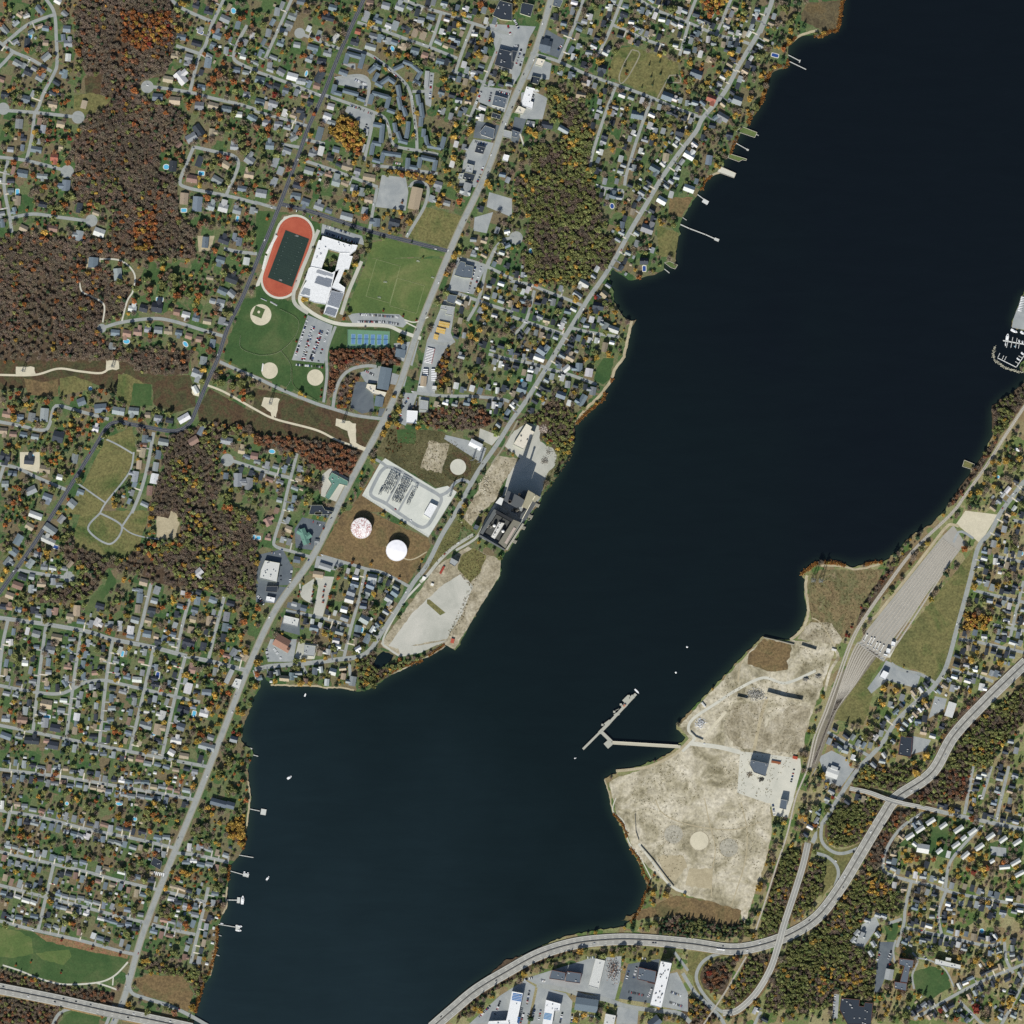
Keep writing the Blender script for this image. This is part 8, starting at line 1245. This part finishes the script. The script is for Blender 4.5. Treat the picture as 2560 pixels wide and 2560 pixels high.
def wood_mesh(trees, name, label, tall=1.0):
    """trees: (x, y, radius in units, kind)"""
    Vs, Fs, Cs, k = [], [], [], 0; r = np.random.default_rng(len(trees))
    for x, y, rad, kind in trees:
        V, F, b_ = PROTO[pk(kind)][r.integers(5)]; a = r.uniform(0, 6.28); R_ = rad * M; ca, sa = math.cos(a), math.sin(a); hz = r.uniform(.92, 1.1) * tall
        rot = np.array([[ca, sa, 0], [-sa, ca, 0], [0, 0, hz]], np.float32); tv = np.concatenate([V @ rot * R_, TRK[0] * [R_, R_, R_ * 1.0]]); tv += (wx(x), wy(y), 2.0); col = np.array(TC_[kind]) * TB[kind] * r.uniform(.9, 1.08) * (.8 + .42 * KT(x, y)) * (1 + r.normal(0, .035, 3))
        Vs.append(tv); Fs.append(F + k); Fs.append(TRK[1] + k + len(V)); Cs.append(np.clip(b_[:, None] * col, 0, .9)); Cs.append(np.tile(S(92, 82, 72), (len(TRK[1]), 1))); k += len(tv)
    if not Vs: return
    o = bpy.data.objects.new(name, raw_mesh(name, np.concatenate(Vs), np.concatenate(Fs), np.concatenate(Cs), MT['leaf'])); COL.objects.link(o); tag(o, label, None, None, 'stuff')
rt = np.random.default_rng(77)
def choose(mx, u): 
    t_ = 0
    for k, v_ in mx.items():
        t_ += v_
        if u <= t_: return k
    return k
def vnoise(seed, cell):
    g = np.random.default_rng(seed).random((N_ // cell + 3, N_ // cell + 3))
    def f(x, y):
        x, y = max(0, min(x, N_ - 1)) / cell, max(0, min(y, N_ - 1)) / cell; i, j = int(y), int(x); a, b_ = y - i, x - j
        return (g[i, j] * (1 - b_) + g[i, j + 1] * b_) * (1 - a) + (g[i + 1, j] * (1 - b_) + g[i + 1, j + 1] * b_) * a
    return f
KN = vnoise(4, 34); DN = vnoise(9, 60)
ORANGE = [inside(P(t_)) for t_ in ("00 930,80 1290,90 1300,330 1080,380 900,350", "00 850,370 960,370 960,480 860,470", "00 1050,1580 1180,1590 1170,1880 1000,1880", "00 1450,650 1900,650 1900,700 1470,720")]
WT = []
for n_, p, mx, spc, rad in WOODS:
    msk = inside(p); xs = [q[0] for q in p]; ys = [q[1] for q in p]; lst = []
    for gy in np.arange(max(-4, min(ys)), min(2564, max(ys)), spc * .87):
        for gx in np.arange(max(-4, min(xs)), min(2564, max(xs)), spc):
            x, y = gx + rt.normal(0, spc * .26), gy + rt.normal(0, spc * .26); ix, iy = int(min(max(x, 0), 2559)), int(min(max(y, 0), 2559))
            if not msk[iy, ix] or hit(NOTREE, x, y, 1.5): continue
            if mx in ('bare', 'mixed') and rt.random() < 2.6 * (.36 - DN(x, y)): continue
            mm = MIXES[mx]
            if any(o[iy, ix] for o in ORANGE): mm = MIXES['orange']
            kind = choose(mm, min(.999, max(0, .62 * KN(x, y) * 1.0 + .38 * rt.random() + rt.normal(0, .1)))) if mx not in ('bare',) else choose(mm, rt.random())
            lst.append((x, y, rad * rt.uniform(.7, 1.25), kind))
    WT.append((n_, lst))
seen = {}
for n_, lst in WT: wood_mesh(lst, 'woodland_trees', 'dense autumn trees massed in the ' + n_.lower(), 1.2 if lst and lst[0][0] > 1700 else 1.0)
allw = np.zeros((N_, N_), bool)
for n_, p, *_ in WOODS: fill(allw, p)
# garden trees
REG = (('NW', lambda x, y: x < 860 and y < 900, dict(bare=.46, olive=.22, rust=.1, orange=.07, gold=.06, red=.02, green=.07)), ('SW', lambda x, y: x < 700, dict(bare=.36, olive=.26, gold=.12, orange=.07, green=.11, rust=.06, red=.02)), ('E', lambda x, y: True, dict(olive=.34, bare=.3, gold=.13, green=.13, orange=.05, rust=.04, red=.01)))
GT = []
HANDT = ("00 275 210 9 gold;385 215 11 red;600 85 8 gold;345 70 7 gold;1035 600 10 orange;1010 410 9 orange;895 395 8 orange;940 450 9 orange;590 665 9 red;805 740 9 orange;690 935 10 orange;360 1060 12 red;340 1410 18 orange;420 1390 14 rust;1365 1210 17 rust;820 1260 7 orange;1145 1600 10 gold;460 1520 9 gold;205 1585 9 orange;125 1605 8 orange;530 1610 5 red;1545 410 13 orange;1660 400 11 orange;1740 385 10 red;1630 530 12 orange;1690 590 11 rust;1600 640 12 rust;1390 735 11 orange;1440 770 9 rust;1785 740 12 orange;1265 730 12 red;1180 800 9 red;1660 900 14 gold;1640 960 12 orange;1530 885 11 rust;1760 970 12 rust;1555 1065 12 orange;1740 1630 9 gold;1720 1680 12 gold;1840 1690 12 orange;1650 1655 8 orange;1830 1385 9 orange;1900 165 8 gold;1860 90 9 red;1420 20 9 gold"
 "|01 470 145 9 gold;740 160 11 orange;820 170 9 gold;1440 145 11 gold;1490 340 20 gold;1470 705 12 gold;1050 85 10 gold;1690 720 8 red;780 640 12 orange;170 1260 16 gold;80 1070 12 red;760 1080 6 orange;1330 800 22 bare;1300 870 16 bare;1130 640 16 bare;1700 1480 12 orange;1070 1430 9 orange;1165 1460 8 gold;1330 1530 10 gold;1305 1660 9 orange;600 400 9 orange;510 325 6 red;40 800 9 orange;105 795 9 orange"
 "|10 380 40 15 gold;460 80 12 gold;600 110 15 gold;690 140 12 gold;410 300 16 gold;500 340 12 gold;200 400 13 gold;340 430 12 orange;470 290 14 red;50 500 11 red;140 720 19 red;230 650 11 orange;350 790 14 gold;440 860 14 orange;335 975 12 gold;20 795 9 gold;365 1225 9 gold;275 1345 11 gold;630 1205 9 red;470 1320 8 red;650 1350 9 gold;760 1560 11 orange;840 1250 11 gold;1115 740 15 orange;1120 810 13 orange;1110 895 12 orange;940 910 11 gold;1120 240 10 orange;1145 420 16 orange;1460 310 12 orange;1430 650 9 orange;1205 1180 12 gold;1400 1540 8 gold;965 1640 12 gold;960 1720 12 gold;1040 1590 10 gold;1100 1640 10 orange;1100 1530 9 rust;815 695 9 red;85 1650 12 orange;480 1680 8 rust;1175 1830 6 green"
 "|02 530 45 11 gold;1045 280 13 gold;1045 350 11 gold;1200 285 10 gold;1395 400 15 gold;1310 680 18 gold;1395 720 14 orange;1300 800 11 gold;1165 860 12 gold;1270 910 16 gold;1300 570 9 gold;1015 410 8 orange;960 420 9 gold;725 430 10 orange;1755 360 7 orange;1815 75 11 orange;345 320 8 orange;440 340 10 gold;350 640 22 olive;420 640 20 olive;200 735 11 orange;460 690 10 gold;950 780 14 gold;900 690 9 orange;630 1040 15 orange;600 1090 13 gold;660 1150 12 orange;545 1030 14 gold;800 1105 12 green;110 1430 16 gold;10 1470 9 orange;745 1430 12 gold;630 1490 8 gold;460 1560 14 gold;870 1660 17 orange;1650 1470 15 gold;1600 1440 13 orange;1680 1540 14 gold;1650 1600 15 gold;1530 1690 14 orange;1540 1640 9 gold;1760 1660 11 red;1830 1520 18 gold;1810 1610 12 gold;1560 1190 24 olive;1280 1170 14 gold;940 1210 17 rust;220 980 12 red;550 930 8 rust;1680 1050 16 orange;1850 800 9 gold;1830 850 11 gold;1820 970 9 orange;1465 1760 13 green;1285 1350 9 red;1225 1345 8 orange;1270 1500 6 red;1480 1460 8 gold;1700 1905 8 gold;700 1850 14 gold;620 1870 10 orange"
 "|03 270 90 13 orange;315 30 13 rust;400 80 16 rust;340 180 18 olive;240 160 14 olive;575 225 16 gold;545 200 10 rust;465 255 9 gold;450 360 13 gold;885 190 11 gold;880 240 9 orange;835 305 12 orange;945 190 10 orange;985 130 9 rust;1270 105 18 gold;1365 100 14 orange;1195 390 16 gold;1215 490 13 gold;1260 415 10 gold;1325 245 9 orange;645 670 13 orange;565 555 12 orange;605 565 9 red;125 780 18 gold;35 745 13 gold;105 130 9 orange;215 1185 9 gold;300 1050 8 orange;45 1125 8 red;1340 830 17 orange;1470 830 11 orange;1515 575 11 orange;1655 580 13 gold;1770 495 14 orange;1560 855 8 orange;820 1230 7 gold;1280 1140 11 orange;465 1300 9 red;695 1360 9 red;905 1410 9 red;235 1465 7 orange;120 1490 5 orange;460 1545 7 red;1085 1460 15 gold;1230 1480 14 gold;1485 1625 11 gold;1525 1580 7 gold;1380 1540 7 orange;95 1775 7 gold;620 930 11 green;860 1090 11 rust;1050 130 9 olive;480 735 6 gold"
 "|11 220 1490 7 orange;300 1460 9 red;1070 1300 8 red;1015 1210 8 red;1685 560 17 gold;1620 520 11 gold;1560 770 10 gold;1040 1060 13 gold;660 985 12 orange;600 820 12 red;680 800 12 red;500 840 5 red;495 1010 6 red;490 1060 6 red;960 415 4 red;1110 455 4 red;1210 485 4 red;370 460 4 red;305 645 4 red"
 "|12 510 125 7 red;265 385 7 gold;620 500 13 orange;590 570 11 gold;545 720 14 red;560 640 13 orange;520 560 6 red;510 600 6 red;505 640 6 red;505 680 6 red;430 600 5 red;425 635 5 red;330 600 7 red;320 635 6 red;515 920 20 gold;450 900 9 orange;540 880 12 orange;345 950 8 gold;1010 740 12 gold;940 830 14 gold;1080 500 8 orange;825 535 7 red;725 380 11 orange;870 395 11 gold;1250 370 8 gold;830 1290 18 gold;920 1240 10 gold;890 1275 8 gold;1015 1185 6 gold;685 1170 7 gold;765 1170 10 gold;635 1300 6 gold;900 770 10 rust;640 470 14 green;600 420 12 green;1425 80 9 green;1395 130 8 orange;10 330 10 gold;270 180 8 orange;405 235 5 red"
 "|20 850 500 10 green;1035 490 7 green;1050 580 7 green;1120 560 9 green;1060 640 9 green;1115 470 7 green;980 660 6 green;860 560 10 orange;880 280 17 orange;920 215 12 orange;1310 620 18 orange;1285 570 10 orange;1555 430 11 gold;1410 320 10 gold;1860 140 12 red;1520 640 10 gold;1780 660 11 gold;735 520 7 red;845 920 16 gold;1130 1140 9 gold;940 1430 9 gold;1010 1675 11 orange;680 1800 10 orange;1480 50 18 olive;1730 310 12 gold;1130 215 7 orange;1515 500 6 red;760 250 6 red;1445 1085 8 red;855 1530 12 orange;840 1600 12 gold;800 270 10 green;1490 1080 9 green;1210 150 14 green"
 "|21 630 310 13 red;590 395 9 orange;135 375 10 orange;95 375 8 red;180 220 13 orange;555 435 10 gold;650 430 10 gold;700 450 8 orange;410 690 12 olive;495 890 9 orange;300 190 14 olive;470 1030 14 gold;400 1020 11 gold;555 1040 10 gold;230 1080 16 gold;480 1205 8 gold;420 1270 9 gold;235 1240 9 gold;440 1390 11 gold;290 1395 14 red;-5 660 11 red;420 1060 8 green;240 620 9 gold"
 "|32 1790 530 14 gold;1480 905 8 orange;840 1420 10 gold;1630 880 12 gold;1450 850 11 green;1900 590 8 gold;1580 1190 9 gold;590 1870 8 gold;830 1760 11 orange;700 720 8 red;630 870 9 red;590 930 11 red;610 940 8 red"
 "|B 720 1000 17 gold;760 990 10 gold;830 170 9 red;730 330 11 orange;1215 295 8 gold;1230 490 9 gold;1290 500 12 gold;1250 470 10 gold;1250 530 14 gold;880 770 10 gold;920 770 8 gold;1310 520 13 orange;1410 525 12 orange;1550 620 12 gold;1640 600 14 red;1690 580 16 gold;1720 575 12 orange;1270 835 12 rust;1420 1040 16 olive;1630 290 14 orange;1640 205 11 gold;965 640 9 gold;1040 600 9 gold;990 880 11 orange;1650 1380 22 red;1450 1390 12 red;1460 1180 6 red;1160 1130 6 red;1540 1440 14 orange;1790 1080 13 gold;1770 1250 11 gold;120 1180 14 red;635 520 6 red;1360 1300 10 green;1700 100 8 orange")
for seg in HANDT.split('|'):
    tk, rest = seg[:2].strip(), seg[2:]
    for it in rest.split(';'):
        v = it.split(); x, y = cv(tk, float(v[0]), float(v[1])); rad = float(v[2]) * .42 * (3.019 / FR[tk][2])
        if 0 <= x < 2560 and 0 <= y < 2560 and LAND[int(y), int(x)]: GT.append((x, y, max(3.0, rad * 1.05), v[3]))
NT2 = NOTREE.copy()
for x, y, rad, k in GT: stamp(NT2, x, y, rad * .6)
for gy in np.arange(-2, 2562, 12.5):
    for gx in np.arange(-2, 2562, 12.5):
        x, y = gx + rt.uniform(-5.5, 5.5), gy + rt.uniform(-5.5, 5.5)
        if not (0 <= x < 2560 and 0 <= y < 2560) or allw[int(y), int(x)] or not LAND[int(y), int(x)]: continue
        dens = .42 + 1.1 * max(0, DN(x, y) - .2); rad = float(np.clip(rt.lognormal(1.68, .36), 2.8, 9.5))
        if rt.random() > dens or hit(NT2, x, y, min(rad * .32, 1.8)): continue
        mm = next(m_ for n_, f_, m_ in REG if f_(x, y)); GT.append((x, y, rad, choose(mm, min(.999, max(0, .3 * KN(x, y) + .7 * rt.random()))))); 
gl = single_out([(t_[0], t_[1], ('broad ' if t_[2] > 5 else 'small ' if t_[2] < 3.2 else '') + LOOK[t_[3]]) for t_ in GT], 'tree')
od = sorted(range(len(GT)), key=lambda i: -GT[i][2]); od = [i for i in od if inframe(GT[i][0], GT[i][1])]
CROWN = {}
def crown_mesh(kind, j):
    if (kind, j) not in CROWN:
        V, F, b_ = PROTO[pk(kind)][j]; CROWN[kind, j] = raw_mesh('crown', V, F, np.clip(b_[:, None] * np.array(TC_[kind]) * TB[kind] * (.85 + .09 * j), 0, .9), MT['leaf'])
    return CROWN[kind, j]
trk = raw_mesh('trunk', TRK[0], TRK[1], np.tile(S(92, 82, 72), (len(TRK[1]), 1)), MT['leaf'])
for n_, i in enumerate(od[:300]):
    x, y, rad, kind = GT[i]; root = thing('tree', x, y, 2.0, gl[i], 'tree', 'free-standing garden and street trees'); R_ = rad * M; root.scale = (R_, R_, R_ * rt.uniform(.85, 1.1)); root.rotation_euler = (0, 0, rt.uniform(0, 6.28))
    for nm, me in (('trunk', trk), ('crown', crown_mesh(kind, n_ % 5))): o = bpy.data.objects.new(nm, me); COL.objects.link(o); o.parent = root
wood_mesh([GT[i] for i in od[300:]], 'garden_trees', 'the remaining smaller trees and shrubs among the houses')
# scrub, shore reeds
def clumps(name, label, pts, cols, size=(.7, 1.6), h=.9):
    r = np.random.default_rng(len(pts)); n = len(pts); 
    if not n: return
    P_ = np.array(pts); m_ = 4; c = np.repeat(np.stack([(P_[:, 0] - 1280) * M, (1280 - P_[:, 1]) * M, np.full(n, 2.0)], 1), m_, 0) + r.normal(0, 1, (n * m_, 3)) * [.8, .8, 0]; c[:, 2] += r.uniform(.1, h, n * m_)
    a1 = unit(r, n * m_); a1[:, 2] *= .5; a2 = np.cross(a1, unit(r, n * m_)); s_ = r.uniform(*size, n * m_)[:, None] * .5; V, F = tri_quads(c, a1 * s_, a2 * s_); ci = np.repeat(r.integers(0, len(cols), n), m_ * 2); C = np.array(cols)[ci] * r.uniform(.7, 1.3, (len(F), 1)) * 1.35
    o = bpy.data.objects.new(name, raw_mesh(name, V, F, np.clip(C, 0, .9), MT['leaf'])); COL.objects.link(o); tag(o, label, None, None, 'stuff')
def scatter(txt, step, dens=1.0, avoid=True):
    p = P(txt); msk = inside(p); ys, xs = np.nonzero(msk); k = int(len(xs) / step ** 2 * dens); i = rt.integers(0, len(xs), k); out = [(xs[j] + rt.random(), ys[j] + rt.random()) for j in i]; return out
def along(txt, wd, n): 
    q = np.array(smooth(P(txt), 2)); i = rt.integers(0, len(q), n); return [tuple(q[j] + rt.normal(0, wd, 2)) for j in i]
sc_ = [s_ for t_ in ("01 -20,800 800,800 930,810 1050,890 1430,910 1480,1010 1460,1130 1160,1120 1000,950 860,1020 700,960 -20,1010", "01 1580,1010 1932,1200 1932,1280 1520,1230", "11 -20,1030 200,1050 450,1140 760,1230 960,1260 880,1450 780,1470 600,1400 300,1370 -20,1320", "11 1010,1310 1100,1330 1120,1460 960,1520") for s_ in scatter(t_, 5.5, .8)]
LV1 = LEVEL > 1
sc_ = [s_ for s_ in sc_ if not hit(LV1, s_[0], s_[1], 2)]
clumps('scrub_shrubbery', 'brown and olive scrub along the power corridor', sc_, [S(86, 66, 46), S(74, 72, 44), S(100, 84, 56), S(60, 66, 40), S(110, 70, 44)], (1.2, 3), 1.6)
clumps('reed_grass', 'rust-coloured reeds along the shore', along("N 605,10 590,100 575,190 560,225 500,235 450,265 400,260", 2.2, 500) + along("N 260,275 215,320 170,345", 2, 160) + along("N 205,440 190,490 120,480 75,530 45,600 35,680 5,760", 2.2, 460) + along("20 1915,610 1895,720 1860,800 1800,880 1785,930", 2, 360) + along("20 1700,1030 1670,1100 1650,1160", 1.6, 130) + along("20 1500,1330 1450,1380 1430,1430", 1.6, 130) + along("21 700,1035 690,1080 640,1120 560,1190 490,1260", 2, 330) + along("32 255,470 310,425 380,385 500,385 580,405", 2.4, 420) + along("32 730,395 800,380 860,385", 2, 130) + along("A 1370,345 1440,430 1470,520", 1.5, 160) + along("A 1500,610 1560,690 1600,800 1640,880 1600,980 1570,1060 1500,1170", 2, 420) + along("03 1855,530 1830,610", 1.6, 80) + along("03 1730,740 1715,850", 2, 120) + along("03 1640,1200 1630,1350 1600,1480 1570,1560", 1.6, 300) + along("03 1530,1640 1500,1730 1475,1840", 2.2, 300) + along("12 960,1240 1100,1170 1250,1120", 2, 260) + along("12 1300,1085 1420,1000", 1.5, 90) + along("21 760,930 745,945", 2, 30), [S(150, 104, 56), S(136, 90, 46), S(116, 92, 56), S(160, 122, 70)], (1, 2.4), 1.4)
tf = scatter("s 1906,1605 1853,1662 1757,1760 1707,1815 1732,1846 1690,1890 1600,1930 1540,1955 1543,2000 1562,2050 1590,2110 1612,2150 1660,2195 1740,2240 1800,2255 1870,2230 1905,2150 1920,2080 1920,2020 1930,1970 1965,1930 2005,1840 2035,1760 2065,1660 2080,1612 2040,1608", 8, .8)
tf = [t_ for t_ in tf if DN(*t_) > .45]
clumps('tufted_grass', 'dry tufts and dark weeds on the cleared peninsula', tf, [S(124, 114, 80), S(104, 96, 68), S(136, 124, 90), S(92, 92, 62)], (.7, 1.7), .5)
wd_ = scatter("12 1560,320 1640,270 1740,330 1690,460 1640,560 1580,770 1470,950 1440,930 1540,740 1610,560 1520,430", 4.5) + scatter("P 1330,430 1560,420 1540,560 1230,1000 1160,1060 1180,900 1330,660", 4) + scatter("P 540,560 860,590 640,880 540,1110 340,1280 180,1440 100,1420 250,1080", 10) + scatter("11 1110,1330 1400,1330 1720,1560 1600,1690 1370,1740 1000,1540", 6) + scatter("32 320,440 600,450 850,440 700,690 620,930 320,950", 6) + scatter("12 1540,60 1660,170 1500,250 1390,360 1280,440 1200,540", 5)
px_, py_ = cv('11', 1525, 1592); wd_ = [q for q in wd_ if math.hypot(q[0] - px_, q[1] - py_) > 21]
clumps('weedy_undergrowth', 'weeds and low bushes on the waste ground', wd_, [S(116, 110, 76), S(98, 100, 66), S(126, 114, 82), S(108, 90, 66)], (.8, 2.0), .5)
